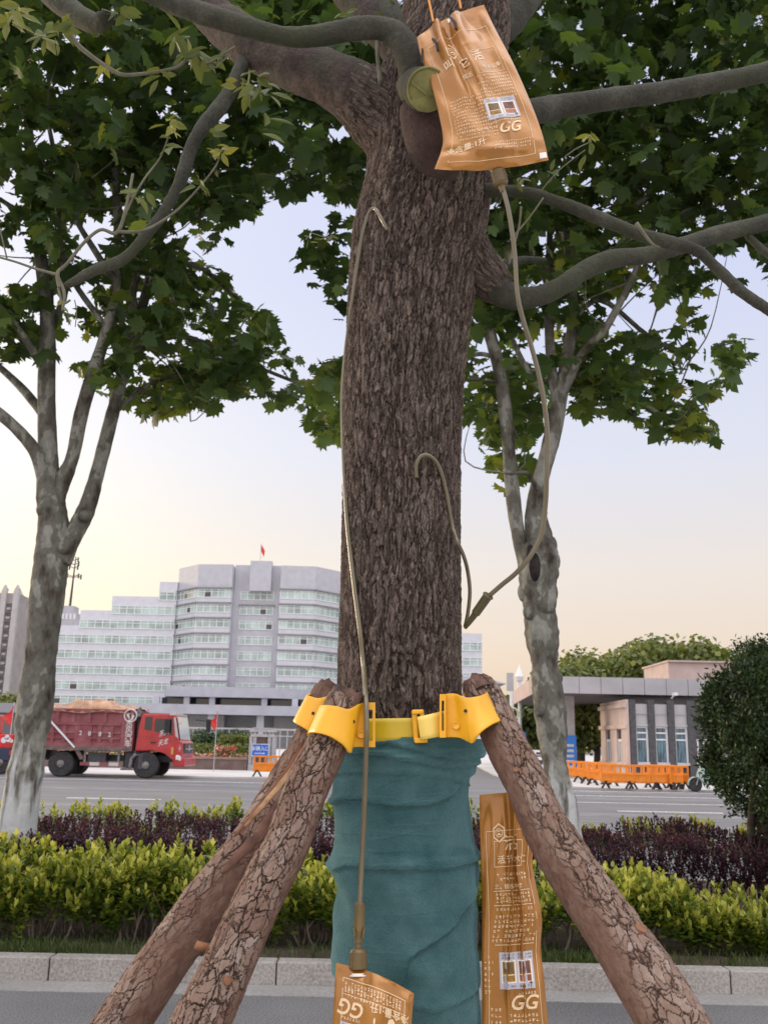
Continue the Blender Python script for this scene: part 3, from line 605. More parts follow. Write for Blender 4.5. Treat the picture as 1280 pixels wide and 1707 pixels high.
m = MB().box(X(1115, 1164, Yf)+.1, X(1124, 1164, Yf), Yf-.5, Yf-.1, zT+.2, zT+.33); m.tube([(X(1122, 1164, Yf), Yf-.1, zT+.25), (X(1122, 1164, Yf), Yf+.3, zT+.1)], .04, 6); m.build('camera_housing', FRAME, gh)

# ------------------------------------------------------------------ left entrance: stone pillar, sign, planter wall, railing
GRAN = mat('grey_granite', (.36, .35, .36), .7, 5, .1); BRICK = mat('brown_stone', (.15, .10, .085), .7, 3, .12)
Y = 50.; px2 = lambda px, py, Y=50.: (float(P(px, py, Y)[0]), float(P(px, py, Y)[2]))
x0, _ = px2(415, 1250); x1, _ = px2(459, 1250); zt2 = px2(437, 1213)[1]; w = x1-x0
gp = thing('entrance_pillar', 'grey granite entrance pillar with latticed top behind the blue sign', 'pillar', ((x0+x1)/2, Y, 0))
m = MB()
for a_, b_, c_ in ((.0, .12, .80), (.14, .27, .97), (.70, .83, .97), (.86, 1.0, .80)): m.box(x0+w*a_, x0+w*b_, Y, Y+.5, 0, zt2*c_)
m.box(x0-.02, x1+.02, Y-.05, Y+.55, zt2*.90, zt2*.965); m.box(x0+.05, x1-.05, Y-.03, Y+.53, zt2*.79, zt2*.85); m.box(x0, x1, Y-.1, Y+.6, 0, .35); m.box(x0+w*.1, x1-w*.1, Y-.04, Y+.54, zt2*.971, zt2); m.build('frame', GRAN, gp)
MB().box(x0+w*.275, x0+w*.695, Y+.1, Y+.4, .36, zt2*.788).build('panel', BRICK, gp)
xs, zs = px2(434, 1250.5, 49.7); hw, hh = (px2(448.5, 1250, 49.7)[0]-px2(419.5, 1250, 49.7)[0])/2, (px2(434, 1240, 49.7)[1]-px2(434, 1261, 49.7)[1])/2
vs = thing('vehicle_sign', 'blue vehicle entrance sign with white Chinese lettering on the pillar', 'sign', (xs, 49.7, zs))
MB().box(xs-hw, xs+hw, 49.7, 49.76, zs-hh, zs+hh).build('board', WHITE, vs)
MB().box(xs-hw+.03, xs+hw-.03, 49.69, 49.698, zs-hh+.03, zs+hh-.03).build('face', BLUE, vs)
m = MB(); add_text(m, '车辆入口', (xs, 49.685, zs+hh*.2), (1, 0, 0), (0, 0, 1), .235, 0, .012)
m.box(xs-.27, xs+.15, 49.683, 49.687, zs-hh*.5-.015, zs-hh*.5+.015); m.prism([(xs+.15, zs-hh*.5-.045), (xs+.27, zs-hh*.5), (xs+.15, zs-hh*.5+.045)], 49.683, 49.687); m.build('lettering', WHITE, vs)
pw_ = thing('planter_wall', 'low brown stone planter wall with a pale coping beside the truck', 'wall', (-10, 50, 0))
xw0 = px2(-60, 1275)[0]; zw = px2(380, 1266)[1]
MB().box(xw0, x0-.05, 50, 50.5, 0, zw).build('wall', BRICK, pw_); MB().box(xw0, x0-.05, 49.95, 50.6, zw+.003, zw+.1).build('coping', mat('coping_brown', (.24, .17, .14), .7, 4, .1), pw_)
MB().box(x1+.03, px2(560, 1275)[0], 50.2, 50.6, 0, zw*.8).build('wall', BRICK, pw_)
rl = thing('white_railing', 'white tubular railing standing behind the flower bed', 'fence', (-10, 57, 0))
xr0, zr0 = px2(150, 1236, 57); zr1 = px2(380, 1213, 57)[1]; xr1 = px2(520, 1236, 57)[0]; m = MB()
MB().box(xr0, xr1, 57, 57.08, zr1-.1, zr1).box(xr0, xr1, 57, 57.08, zr1-.45, zr1-.39).box(xr0, xr1, 56.95, 57.1, 0, .5).build('rail', SILL, rl)
for i in range(int((xr1-xr0)/.42)): m.box(xr0+.42*i, xr0+.42*i+.05, 57.01, 57.07, .5, zr1-.1)
m.build('baluster', SILL, rl)
# flowers: uncountable low bedding and clipped shrubs
def blob_leaves(name, boxes, n, size, matl, tintf=None, **tg):
    pos = np.concatenate([np.stack([rng.uniform(a, b, n_), rng.uniform(c, d, n_), rng.uniform(e, f, n_)], 1) for (a, b, c, d, e, f), n_ in boxes])
    N = len(pos); nr = rng.normal(size=(N, 3))+[0, -.5, .5]; R = rotmats(nr, rng.normal(size=(N, 3)))
    me = scatter_leaves(name, [(0, 0, 0), (.4, .5, .05), (0, 1, 0), (-.4, .5, .05)], [(0, 1, 2), (0, 2, 3)], pos, R, rng.uniform(.6, 1.3, N)*size, rng.random(N) if tintf is None else tintf(pos))
    o = link(name, me, None, matl); return tag(o, **tg)
xa, xb = xw0, x0-.1
FLOW = leafmat('bedding_flower', [(0, (.08, .12, .03)), (.35, (.10, .14, .04)), (.4, (.45, .05, .04)), (.65, (.5, .08, .05)), (.7, (.5, .3, .26)), (.9, (.55, .4, .35)), (1, (.6, .45, .05))], .1)
blob_leaves('flower_bed', [((xa, xb, 50.7, 52.5, zw-.1, zw+.25), 3000), ((px2(350, 1250)[0], px2(385, 1250)[0], 51, 52, zw+.1, zw+.62), 900)], 0, .13, FLOW, kind='stuff', label='red and pink bedding flowers along the planter wall')
blob_leaves('clipped_shrubs', [((xa, xb, 52.4, 53.5, zw-.1, zw+.75), 5000), ((px2(345, 1250)[0], xb, 53.6, 54.6, .5, 1.75), 4000)], 0, .14, FARLEAF, kind='stuff', label='green clipped shrubs in front of the white railing')
for i, px in enumerate((337, 362, 396)):
    x_, z_ = px2(px, 1228, 55.5); sb = thing('round_shrub', ['dark round shrub near the truck cab by the white railing', 'dark round shrub below the red flag by the white railing', 'dark round shrub left of the entrance pillar by the white railing'][i], 'shrub', (x_, 55.5, 0), 'round shrubs along the railing')
    N = 1500; d = rng.normal(size=(N, 3)); d /= np.linalg.norm(d, axis=1, keepdims=True); pos = np.array([x_, 55.5, z_-.35])+d*np.array([.85, .7, .75])*rng.uniform(.6, 1.05, (N, 1))
    link('foliage', scatter_leaves('foliage', [(0, 0, 0), (.4, .5, .05), (0, 1, 0), (-.4, .5, .05)], [(0, 1, 2), (0, 2, 3)], pos, rotmats(d+rng.normal(size=(N, 3))*.5, rng.normal(size=(N, 3))), rng.uniform(.08, .16, N), rng.random(N)), sb, DARKLEAF)
    MB().tube([(x_, 55.5, 0), (x_, 55.5, z_)], .06, 6).build('stem', BROWNLIMB, sb)
# red flags along the far pavement
def flag(px, ptop, pbot, label, w=1.):
    Y = 47.; x_, zt_ = px2(px, ptop, Y); zb_ = px2(px, pbot, Y)[1]; f = thing('red_flag', label, 'flag', (x_, Y, 0), 'red flags along the far pavement')
    MB().tube([(x_, Y, 0), (x_+.03, Y, zt_+.12)], .022, 6).build('pole', STEEL, f)
    S = spline([(.03, zt_), (-.10*w, zt_-.25), (-.30*w, zt_-.45*(zt_-zb_)), (-.26*w, zb_+.2), (-.10*w, zb_)], 5); V = np.zeros((len(S), 7, 3))
    for i, (a_, z_) in enumerate(S):
        for j in range(7):
            t = j/6; V[i, j] = (x_+.02+a_*t, Y-.03+.05*math.sin(9*t+i*.3)*t, z_-.12*t)
    g = link('cloth', grid_mesh('cloth', V), f, RED); md = g.modifiers.new('thick', 'SOLIDIFY'); md.thickness = .01
flag(362, 1185, 1213, 'drooping red flag between the truck cab and the entrance pillar')
flag(247, 1180, 1200, 'red flag whose tip shows above the truck cab')
flag(23, 1174, 1206, 'red flag left of the left plane tree trunk', 1.2)
flag(-60, 1176, 1206, 'red flag beyond the left edge of the road scene')
# lamps, parking sign
def lamp(px, ptop, Y, label, kind):
    x_, zt_ = px2(px, ptop, Y); l = thing('street_lamp', label, 'lamp post', (x_, Y, 0))
    MB().tube([(x_, Y, 0), (x_, Y, zt_-.9)], [.13, .10], 10).build('pole', FRAME, l)
    if kind: MB().lathe((x_, Y, zt_-.9), (0, 0, 1), [(0, .1), (.05, .2), (.3, .27), (.55, .18), (.8, .08), (1.0, .02)], 10).build('lantern', mat('frosted_lantern', (.75, .74, .7), .3), l)
    else:
        MB().box(x_-.25, x_+.1, Y-.1, Y+.1, zt_-.9, zt_+.0).build('lamp_head', PANEL, l); zr_ = px2(px, 1190, Y)[1]
        MB().tube([(x_+.3*math.cos(t), Y-.16, zr_+.3*math.sin(t)) for t in np.linspace(0, 2*PI, 19)], .06, 6).build('ring', mat('pale_ring', (.5, .5, .3), .5), l)
lamp(865, 1111, 58., 'white lamp post with a pointed lantern left of the right plane tree', 1)
lamp(852, 1122, 50., 'slim pale post with a round ring fitting beside the yellow clamp', 0)
x_, z_ = px2(868, 1234, 52.); pk = thing('parking_sign', 'blue square parking sign with a white P', 'sign', (x_, 52, 0))
MB().tube([(x_, 52.04, 0), (x_, 52.04, z_+.4)], .03, 8).build('post', STEEL, pk); MB().box(x_-.28, x_+.28, 51.96, 52, z_-.42, z_+.42).build('board', BLUE, pk)
m = MB(); add_text(m, 'P', (x_, 51.95, z_+.03), (1, 0, 0), (0, 0, 1), .62, 0, .02); m.build('lettering', WHITE, pk)
nb_ = thing('notice_board', 'white notice board on short legs behind the right plane tree trunk', 'notice board', (px2(897, 1266, 46)[0], 46, 0)); x_, z_ = px2(897, 1265, 46.)
MB().box(x_-.45, x_+.45, 46, 46.06, z_-.4, z_+.4).build('board', FRAME, nb_); MB().box(x_-.4, x_-.34, 46, 46.05, 0, z_-.4).box(x_+.34, x_+.4, 46, 46.05, 0, z_-.4).build('leg', STEEL, nb_)
m = MB().box(x_-.2, x_+.2, 45.985, 45.995, z_-.25, z_-.05).box(x_-.28, x_+.28, 45.985, 45.995, z_+.1, z_+.16).box(x_-.1, x_+.1, 45.985, 45.995, z_+.2, z_+.3); m.build('print', DARKM, nb_)

# ------------------------------------------------------------------ far trees
def far_tree(x_, Y, h, r, label, seed, tintshift=0., n=2600, size=.42):
    g = np.random.default_rng(seed); t = thing('broadleaf_tree', label, 'tree', (x_, Y, 0), 'trees behind the gate')
    m = MB().tube([(x_, Y, 0), (x_+.1, Y, h*.3), (x_-.1, Y, h*.62)], [.24, .18, .1], 8)
    for i in range(5):
        a_ = g.uniform(0, 2*PI); m.tube([(x_, Y, h*(.28+.05*i)), (x_+r*.35*math.cos(a_), Y+r*.35*math.sin(a_), h*(.45+.05*i)), (x_+r*.65*math.cos(a_), Y+r*.65*math.sin(a_), h*(.6+.05*i))], [.1, .06, .03], 6)
    m.build('trunk', BROWNLIMB, t)
    K = 26; cc = g.normal(size=(K, 3)); cc /= np.linalg.norm(cc, axis=1, keepdims=True); cc = np.array([x_, Y, h*.62])+cc*np.array([r*.72, r*.72, h*.30])*g.uniform(.45, 1, (K, 1))
    k = g.integers(0, K, n); d = g.normal(size=(n, 3)); d /= np.linalg.norm(d, axis=1, keepdims=True)
    pos = cc[k]+d*(r*.34)*g.uniform(.55, 1.1, (n, 1))*np.array([1, 1, .8])
    R = rotmats(d*1.2+g.normal(size=(n, 3))*.6+[0, 0, .4], g.normal(size=(n, 3))); ti = np.clip(g.normal(.45+tintshift, .2, n)+.12*g.normal(size=K)[k], 0, 1)
    link('crown', scatter_leaves('crown', [(0, 0, 0), (.45, .45, .08), (.1, 1, -.05), (-.45, .55, .08)], [(0, 1, 2), (0, 2, 3)], pos, R, g.uniform(.6, 1.3, n)*size, ti), t, FARLEAF)
ft = [(925, 1106, 78, 4.2), (960, 1086, 80, 4.8), (1000, 1072, 84, 5.3), (1042, 1060, 82, 5.4), (1085, 1052, 86, 5.8), (1125, 1060, 84, 5.4), (1168, 1066, 80, 5.4), (1215, 1082, 82, 5), (1262, 1078, 85, 5.2), (1310, 1075, 85, 5)]
wh = ['first', 'second', 'third', 'fourth', 'fifth', 'sixth', 'seventh', 'eighth', 'ninth', 'tenth']
for i, (px, py, Y, r) in enumerate(ft):
    q = P(px, py, Y); far_tree(q[0], Y, q[2], r, f'{wh[i]} olive green tree from the left in the row above the gate canopy', 100+i, .06, 3600, .5)
for i, (px, py, Y, r, s) in enumerate(((868, 1152, 66, 2.6, -.2), (893, 1150, 70, 2.7, -.25), (965, 1150, 64, 2.8, .0), (990, 1160, 60, 2.4, .02), (1018, 1158, 66, 2.6, -.1), (850, 1160, 80, 2.7, -.1))):
    q = P(px, py, Y); far_tree(q[0], Y, q[2], r, ['dark green tree between the lamp posts under the canopy', 'dark tree just left of the right plane tree trunk under the canopy', 'tree right of the canopy pillar beneath the slab', 'yellowish tree against the left wall of the gatehouse', 'dark tree behind the gatehouse side wall', 'dark green tree beside the right yellow clamp'][i], 140+i, s, 2800, .34)
for i, (px, py, Y, r) in enumerate(((38, 1153, 150, 4), (14, 1158, 150, 4), (-25, 1155, 150, 4))):
    q = P(px, py, Y); far_tree(q[0], Y, q[2], r, ['small green tree left of the trunk below the towers', 'small green tree by the low hall roof at the left edge', 'small green tree beyond the left edge'][i], 160+i, .1, 1500, .6)
# ================================================================== vehicles on the road
TR = mat('truck_red', (.42, .022, .026), .35, 3, .12, coat=.3); DBOX = mat('dusty_red_box', (.30, .045, .062), .6, 2.2, .2, col2=(.30, .105, .11)); RUST = mat('dusty_brown_skirt', (.16, .105, .095), .75, 4, .2)
TYRE = mat('tyre', (.035, .034, .034), .85, 14, .25); RIM = mat('dusty_rim', (.17, .16, .155), .6, 10, .2); TARP = mat('orange_tarpaulin', (.40, .23, .14), .7, 3, .2); SHINE = mat('windscreen', (.42, .46, .47), .08, spec=.9); CABG = mat('cab_window', (.015, .017, .02), .08, spec=.7)
def add_wheel(root, x, y, z, r, w, face=-1, twin=False, name='wheel'):
    t = MB().lathe((x, y, z), (0, 1, 0), [(-w/2, r*.62), (-w/2, r*.9), (-w*.36, r), (w*.36, r), (w/2, r*.9), (w/2, r*.62)], 28)
    tw = t.build(name, TYRE, root, smooth=False)
    h = MB(); yf = y+face*w/2
    h.lathe((x, yf-face*.06, z), (0, face, 0), [(0, r*.63), (.045, r*.62), (.05, r*.52), (.0, r*.45), (-.03, r*.30), (.09, r*.28), (.11, r*.12), (.12, .01)], 24)
    for k in range(8):
        a = 2*PI*k/8; h.lathe((x+r*.36*math.cos(a), yf-face*.06, z+r*.36*math.sin(a)), (0, face, 0), [(0, .018), (.05, .015)], 6)
    h.build('rim', RIM, tw)
YT = 38.8
def tx(px, py): q = P(px, py, YT); return float(q[0]), float(q[2])
tk = thing('dump_truck', 'red tipper truck with dusty load box and orange tarpaulin driving on the road', 'truck', (tx(200, 1295)[0], YT, 0))
TX = lambda px: tx(px, 1250)[0]
TZ = lambda py, px=200: tx(px, py)[1]
rw = .50
for px in (101, 243):
    x_ = tx(px, 1275)[0]; add_wheel(tk, x_, YT+.17, rw, rw, .30)
    if px == 101: add_wheel(tk, x_, YT+.50, rw, rw, .28); add_wheel(tk, x_, YT+1.75, rw, rw, .28)
    add_wheel(tk, x_, YT+2.1, rw, rw, .30, 1)
m = MB().box(TX(70), TX(300), YT+.65, YT+.78, .62, .85).box(TX(70), TX(300), YT+1.5, YT+1.63, .62, .85).box(TX(101)-.1, TX(101)+.1, YT+.1, YT+2.1, .45, .6).box(TX(243)-.1, TX(243)+.1, YT+.1, YT+2.1, .45, .6)
m.build('chassis', DARKM, tk)
# load box: side wall with ribs and panels
xb0, xb1 = TX(63), TX(221); zb0, zb1 = TZ(1252), TZ(1184); yS = YT-.06
m = MB().box(xb0, xb1, yS+.06, YT+2.36, zb0, zb0+.12).box(xb0, xb1, yS+.05, yS+.12, zb0, zb1).box(xb0, xb1, YT+2.30, YT+2.38, zb0, zb1).box(xb0, xb0+.08, yS+.12, YT+2.3, zb0+.12, zb1).box(xb1-.08, xb1, yS+.12, YT+2.3, zb0+.12, zb1+.02)
W_ = xb1-xb0; Hb = zb1-zb0
m.box(xb0, xb1, yS-.03, yS+.049, zb1-.10, zb1+.03); m.box(xb0, xb1, yS-.02, yS+.049, zb0, zb0+.42*Hb*.45)
for z_ in (.64, .44, .30): m.box(xb0, xb0+W_*.865, yS, yS+.049, zb0+Hb*z_-.035, zb0+Hb*z_+.035)
for i in range(6): m.box(xb0+W_*.168*i, xb0+W_*.168*i+.13, yS, yS+.0492, zb0+Hb*.672, zb1-.1)
for i in range(7):
    if i == 3: m.box(xb0+W_*.38, xb0+W_*.56, yS+.002, yS+.0488, zb0+.2, zb0+Hb*.605); continue
    m.box(xb0+W_*(.125*i), xb0+W_*(.125*i)+.14, yS+.001, yS+.0486, zb0+Hb*.195, zb0+Hb*.605)
m.box(xb0+W_*.87, xb1, yS-.012, yS+.0494, zb0+.1, zb1-.1)
m.build('load_box', DBOX, tk)
MB().box(xb0, xb1, yS-.028, yS-.021, zb0, zb0+.16).box(xb0-.02, xb0+.05, yS-.02, YT+2.3, zb0-.2, zb0-.005).build('skirt', RUST, tk)
S = []; xs = np.linspace(xb0-.03, xb0+W_*.985, 60); V = np.zeros((18, 60, 3))
for i in range(18):
    t = i/17
    for j, x_ in enumerate(xs):
        u = (x_-xb0)/W_; y_ = yS-.05+t*2.5
        top = .16+.34*math.exp(-((u-.5)/.32)**2)+.05*math.sin(u*23)+.03*math.sin(u*57+t*4)
        e = min(1, t/.16, (1-t)/.16); V[i, j] = (x_, y_-(.02*math.sin(u*60) if t < .15 else 0), zb1-.09+.05*math.sin(u*11)*(1-e)+top*e**.7)
o = link('tarpaulin', grid_mesh('tarpaulin', V), tk, TARP); md = o.modifiers.new('t', 'SOLIDIFY'); md.thickness = .02
m = MB().obox(((TX(73)+TX(126))/2, yS-.06, (TZ(1193, 70)+TZ(1246, 126))/2), ((TX(126)-TX(73))/2, 0, (TZ(1246, 126)-TZ(1193, 70))/2), (0, .02, 0), (.02, 0, .025)); m.build('tarp_pole', FRAME, tk)
# mudguards, tank, side guard
m = MB(); q = TX(101)
m.prism([(q-.85, .62), (q-.78, .62), (q-.5, 1.12), (q+.5, 1.12), (q+.82, .66), (q+.95, .72), (q+.62, 1.2), (q-.55, 1.2)], YT-.02, YT+.7); m.build('rear_mudguard', RUST, tk)
g0, g1 = TX(136), TX(200)
m = MB().box(g0+.1, g1+.05, YT-.02, YT+.05, .98, 1.06).box(g0+.12, g0+.2, YT, YT+.06, .55, .975).box(g1-.06, g1+.02, YT, YT+.06, .55, .975); m.build('side_rail', RIM, tk)
STR = mat('red_white_strip', (.55, .5, .48), .6); m = MB(); n_ = 4
for i in range(n_): m.box(g0+(g1-g0)*i/n_, g0+(g1-g0)*(i+1)/n_-.004, YT-.02, YT+.03, .45, .58, i % 2)
m.build('side_guard', [DBOX, STR], tk)
MB().box(g0+.25, g0+.95, YT+.1, YT+.6, .5, .95).build('battery_box', DARKM, tk)
MB().lathe((g1+.35, YT+.35, .38), (0, 0, 1), [(0, .05), (.03, .26), (.6, .26), (.64, .05)], 14).box(g1+.05, g1+.7, YT+.1, YT+.5, .3, .36).build('fuel_tank', DARKM, tk)
m = MB()
for px in (166, 172): m.lathe((TX(px)-1.3, YT+.25, .62), (0, -1, 0), [(0, .12), (.18, .12), (.2, .02)], 12)
m.build('air_tank', RIM, tk)
# cab
pc = lambda a, b: tx(a if a < 288 else 288+(a-288)*.5, b)
poly = [pc(225, 1252), pc(232, 1212), pc(237, 1192), pc(242, 1190), pc(290, 1190), pc(299, 1194), pc(304, 1213), pc(309, 1234), pc(319, 1237), pc(320, 1277), pc(291, 1278), pc(287, 1262), pc(277, 1256), pc(262, 1251), pc(240, 1252)]
cabw = YT-.02, YT+2.32
m = MB(); m.prism(poly[::-1], *cabw); cab = m.build('cab', TR, tk, bevel=.04)
MB().prism([pc(243, 1195), pc(255, 1194.5), pc(253, 1218), pc(241.5, 1216)][::-1], YT-.03, YT-.021).build('rear_side_window', CABG, cab)
dr = MB().prism([pc(257, 1193.5), pc(288, 1194), pc(297, 1228), pc(296, 1264), pc(287, 1266), pc(276, 1256), pc(256, 1250)][::-1], YT-.032, YT-.024).build('door', TR, tk)
MB().prism([pc(260, 1198), pc(288.5, 1198), pc(289.5, 1226), pc(258, 1219)][::-1], YT-.042, YT-.034).build('window', CABG, dr)
MB().box(TX(251), TX(260), YT-.06, YT-.034, TZ(1237.5), TZ(1235.5)).build('handle', BLACK, dr)
m = MB(); c_ = pc(273.5, 1231.5); add_text(m, '东风', (c_[0], YT-.05, c_[1]+.22), (.8, 0, .25), (-.1, 0, 1), .26, 0, .01, .3); add_text(m, '天龙', (c_[0]-.02, YT-.05, c_[1]-.15), (.8, 0, .25), (-.1, 0, 1), .24, 0, .01, .3); m.build('lettering', mat('pale_lettering', (.72, .68, .64), .5), dr)
MB().box(TX(286), TX(290), YT-.05, YT-.034, TZ(1256), TZ(1244)).build('sticker', mat('yellow_sticker', (.5, .3, .05), .5), dr)
# windscreen on the sloping front
a_, b_ = pc(293.5, 1194), pc(306.5, 1228); dx, dz = b_[0]-a_[0], b_[1]-a_[1]; fr = np.array([dz*-1, 0, dx]); fr = fr/np.linalg.norm(fr)
fp = [pc(299, 1194), pc(304, 1213), pc(309, 1233)]
m = MB()
vs = [(x_+.035, y_, z_) for y_ in (YT+.12, YT+1.2, YT+2.2) for x_, z_ in fp]; m.add(vs, [(0, 1, 4, 3), (1, 2, 5, 4), (3, 4, 7, 6), (4, 5, 8, 7)]); m.add([(x_, YT-.025, z_) for x_, z_ in (pc(293, 1196), pc(299.5, 1196), pc(308, 1231), pc(298, 1227))], [(0, 1, 2, 3)]); m.build('windscreen', SHINE, cab)
xf0 = pc(319, 1240)[0]
m = MB().box(xf0-.02, xf0+.06, YT+.35, YT+2.0, TZ(1256, 319), TZ(1240, 319)); m.build('grille', DARKM, tk)
MB().box(xf0+.06, xf0+.09, YT+.5, YT+1.8, TZ(1250, 319), TZ(1248, 319)).box(xf0+.06, xf0+.1, YT+1.05, YT+1.25, TZ(1253, 319), TZ(1243, 319)).box(pc(309, 1246)[0], pc(317, 1246)[0], YT-.035, YT-.022, TZ(1249, 313), TZ(1247, 313)).box(pc(312, 1246)[0], pc(314, 1246)[0], YT-.037, YT-.022, TZ(1253, 313), TZ(1242, 313)).build('emblem', STEEL, tk)
MB().box(pc(293, 1270)[0], xf0+.16, YT-.05, YT+2.35, TZ(1278, 305), TZ(1264, 305)).build('bumper', TR, tk, bevel=.03)
for y0 in (YT-.07, YT+1.9):
    m = MB().box(pc(299, 1262)[0], pc(308, 1262)[0]+.05, y0, y0+.46, TZ(1267, 303), TZ(1259, 303)); m.build('headlight', mat('headlamp_glass', (.7, .7, .68), .1, spec=.8), tk, bevel=.03)
MB().box(pc(310, 1262)[0], pc(317, 1262)[0], YT-.06, YT-.03, TZ(1268, 313), TZ(1261, 313)).build('number_plate', FRAME, tk)
MB().obox((*((np.array(pc(281, 1212))[[0]])), YT-.2, pc(284, 1211)[1]), (.09, .02, 0), (.0, .06, 0), (0, 0, .26)).tube([(pc(284, 1200)[0], YT-.02, pc(284, 1200)[1]), (pc(284, 1200)[0], YT-.2, pc(284, 1204)[1])], .02, 6).build('mirror', BLACK, tk)
q = tx(329, 1209); MB().obox((q[0], YT+2.6, q[1]+.03), (.09, .02, 0), (0, .06, 0), (0, 0, .26)).tube([(q[0]-.5, YT+2.3, q[1]+.25), (q[0], YT+2.6, q[1]+.2)], .02, 6).build('mirror', BLACK, tk)
m = MB(); zr_ = pc(290, 1189)[1]
for i in range(5): m.box(pc(286+1.2*i, 1189)[0], pc(286+1.2*i, 1189)[0]+.02, YT+.3+.35*i, YT+.42+.35*i, zr_-.01, zr_+.1)
m.box(pc(284, 1190)[0], pc(299, 1190)[0], YT-.05, YT+2.36, pc(292, 1193)[1], pc(292, 1189.5)[1]); m.build('sun_visor', mat('pale_visor', (.5, .42, .4), .4), tk, bevel=.03)
m = MB().box(TX(224), TX(231), YT+.2, YT+2.1, .9, TZ(1189)).box(TX(232.5), TX(240), YT, YT+.3, .35, TZ(1254)-.02); m.build('bulkhead', DARKM, tk)
MB().box(TX(224.5), TX(230), YT-.03, YT+.2, TZ(1194), TZ(1183)).tube([(TX(227), YT+.05, TZ(1183)), (TX(227), YT+.05, TZ(1180)), (TX(230), YT+.05, TZ(1179))], .05, 8).build('intake', RIM, tk)
MB().tube([(TX(228), YT-.02, TZ(1256)), (TX(221), YT-.02, .75), (TX(219), YT-.02, .4)], .07, 6).box(TX(219)-.12, TX(226), YT-.02, YT+.2, .3, .38).build('front_mudguard', RIM, tk)
m = MB(); xx = TX(214.5); LW = mat('box_lettering', (.62, .58, .56), .6)
zt_ = TZ(1193, 214); m.tube([(xx+.24*math.cos(t), yS-.025, zt_+.24*math.sin(t)) for t in np.linspace(0, 2*PI, 25)], .028, 5)
for k in range(2):
    s = 1 if k == 0 else -1; m.add([(xx+s*x_, yS-.03, zt_+s*z_) for x_, z_ in ((-.01, -.19), (.10, -.15), (.16, -.02), (.09, .08), (.02, .16), (.04, .03), (.05, -.07))], [(0, 1, 2, 3, 4, 5, 6)] if k == 0 else [(0, 1, 2, 3, 4, 5, 6)])
for i, ch in enumerate('东风汽车'): add_text(m, ch, (xx-.02, yS-.03, TZ(1206.5+11.2*i, 213)), (1, 0, 0), (0, 0, 1), .29, 0, .016)
for i, ch in enumerate('2882'): add_text(m, ch, (TX(133.5+[0, 15, 32.5, 48.5][i]), yS-.035, TZ(1222.5+.6*i, 150)), (1, 0, 0), (0, 0, 1), .24, 0, .014)
m.build('lettering', LW, tk)
# second vehicle at the left edge
Yv = 40.2; vx = lambda px, py=1250: (float(P(px, py, Yv)[0]), float(P(px, py, Yv)[2]))
t2 = thing('flatbed_truck', 'red and navy truck cut off by the left edge of the photo', 'truck', (vx(-60)[0], Yv, 0))
m = MB().box(vx(-160)[0], vx(20)[0], Yv, Yv+2.2, vx(0, 1247)[1], vx(0, 1224)[1]); m.build('cargo_side', RED, t2, bevel=.03)
MB().box(vx(-160)[0], vx(19)[0], Yv-.02, Yv+2.2, .52, vx(0, 1247)[1]-.003).build('chassis', mat('navy_paint', (.02, .03, .07), .4), t2, bevel=.03)
MB().box(vx(-160)[0], vx(-30)[0], Yv+.05, Yv+2.1, vx(0, 1224)[1]+.003, vx(0, 1190)[1]).build('cabin', TR, t2, bevel=.06)
for px in (3, -120): add_wheel(t2, vx(px)[0], Yv+.14, .46, .46, .28); add_wheel(t2, vx(px)[0], Yv+2.0, .46, .46, .28, 1)
m = MB()
for dx_, dz_, r_ in ((-.12, 0, .12), (.08, .02, .1), (0, .12, .1), (.2, -.03, .07)): m.lathe((vx(12, 1233)[0]+dx_, Yv-.004, vx(12, 1234)[1]+dz_), (0, -1, 0), [(0, r_), (.008, r_*.95)], 10)
m.build('emblem', FRAME, t2)
MB().box(vx(17)[0], vx(20)[0]+.06, Yv-.03, Yv+.1, vx(0, 1258)[1], vx(0, 1250)[1]).build('tail_lamp', TR, t2)

# ------------------------------------------------------------------ scooter
Ys = 36.9; sx_ = lambda px, py: (float(P(px, py, Ys)[0]), float(P(px, py, Ys)[2]))
MINT = mat('mint_scooter_paint', (.38, .50, .46), .3, coat=.4)
s = thing('scooter', 'mint green motor scooter parked at the kerb beside the dark bush', 'scooter', (sx_(1185, 1300)[0], Ys, 0))
wr = .245; wxa = sx_(1158, 1300)[0]; wxb = wxa+1.25
for x_ in (wxa, wxb):
    w = MB().lathe((x_, Ys, wr), (0, 1, 0), [(-.05, wr*.62), (-.05, wr*.85), (-.03, wr), (.03, wr), (.05, wr*.85), (.05, wr*.62)], 24).build('wheel', TYRE, s)
    h = MB().lathe((x_, Ys-.045, wr), (0, 1, 0), [(0, wr*.18), (.0, wr*.05), (.09, wr*.05), (.09, wr*.18)], 12)
    for k in range(5): a = 2*PI*k/5; h.obox((x_+wr*.38*math.cos(a), Ys, wr+wr*.38*math.sin(a)), (wr*.3*math.cos(a), 0, wr*.3*math.sin(a)), (0, .03, 0), (-.018*math.sin(a), 0, .018*math.cos(a)))
    h.build('rim', RIM, w)
m = MB(); V = []
arc = [(wxa+(wr+.05)*math.cos(t), wr+(wr+.05)*math.sin(t)) for t in np.linspace(PI*1.02, PI*.18, 12)]; arc2 = [(wxa+(wr+.015)*math.cos(t), wr+(wr+.015)*math.sin(t)) for t in np.linspace(PI*.18, PI*1.02, 12)]
m.prism(arc+arc2, Ys-.08, Ys+.08); m.build('front_fender', MINT, s, bevel=.015)
m = MB().prism([(wxa+.06, .52), (wxa+.16, .80), (wxa+.26, 1.0), (wxa+.36, 1.02), (wxa+.33, .8), (wxa+.36, .52), (wxa+.52, .30), (wxa+.38, .26), (wxa+.22, .34)], Ys-.17, Ys+.17); m.build('leg_shield', MINT, s, bevel=.05)
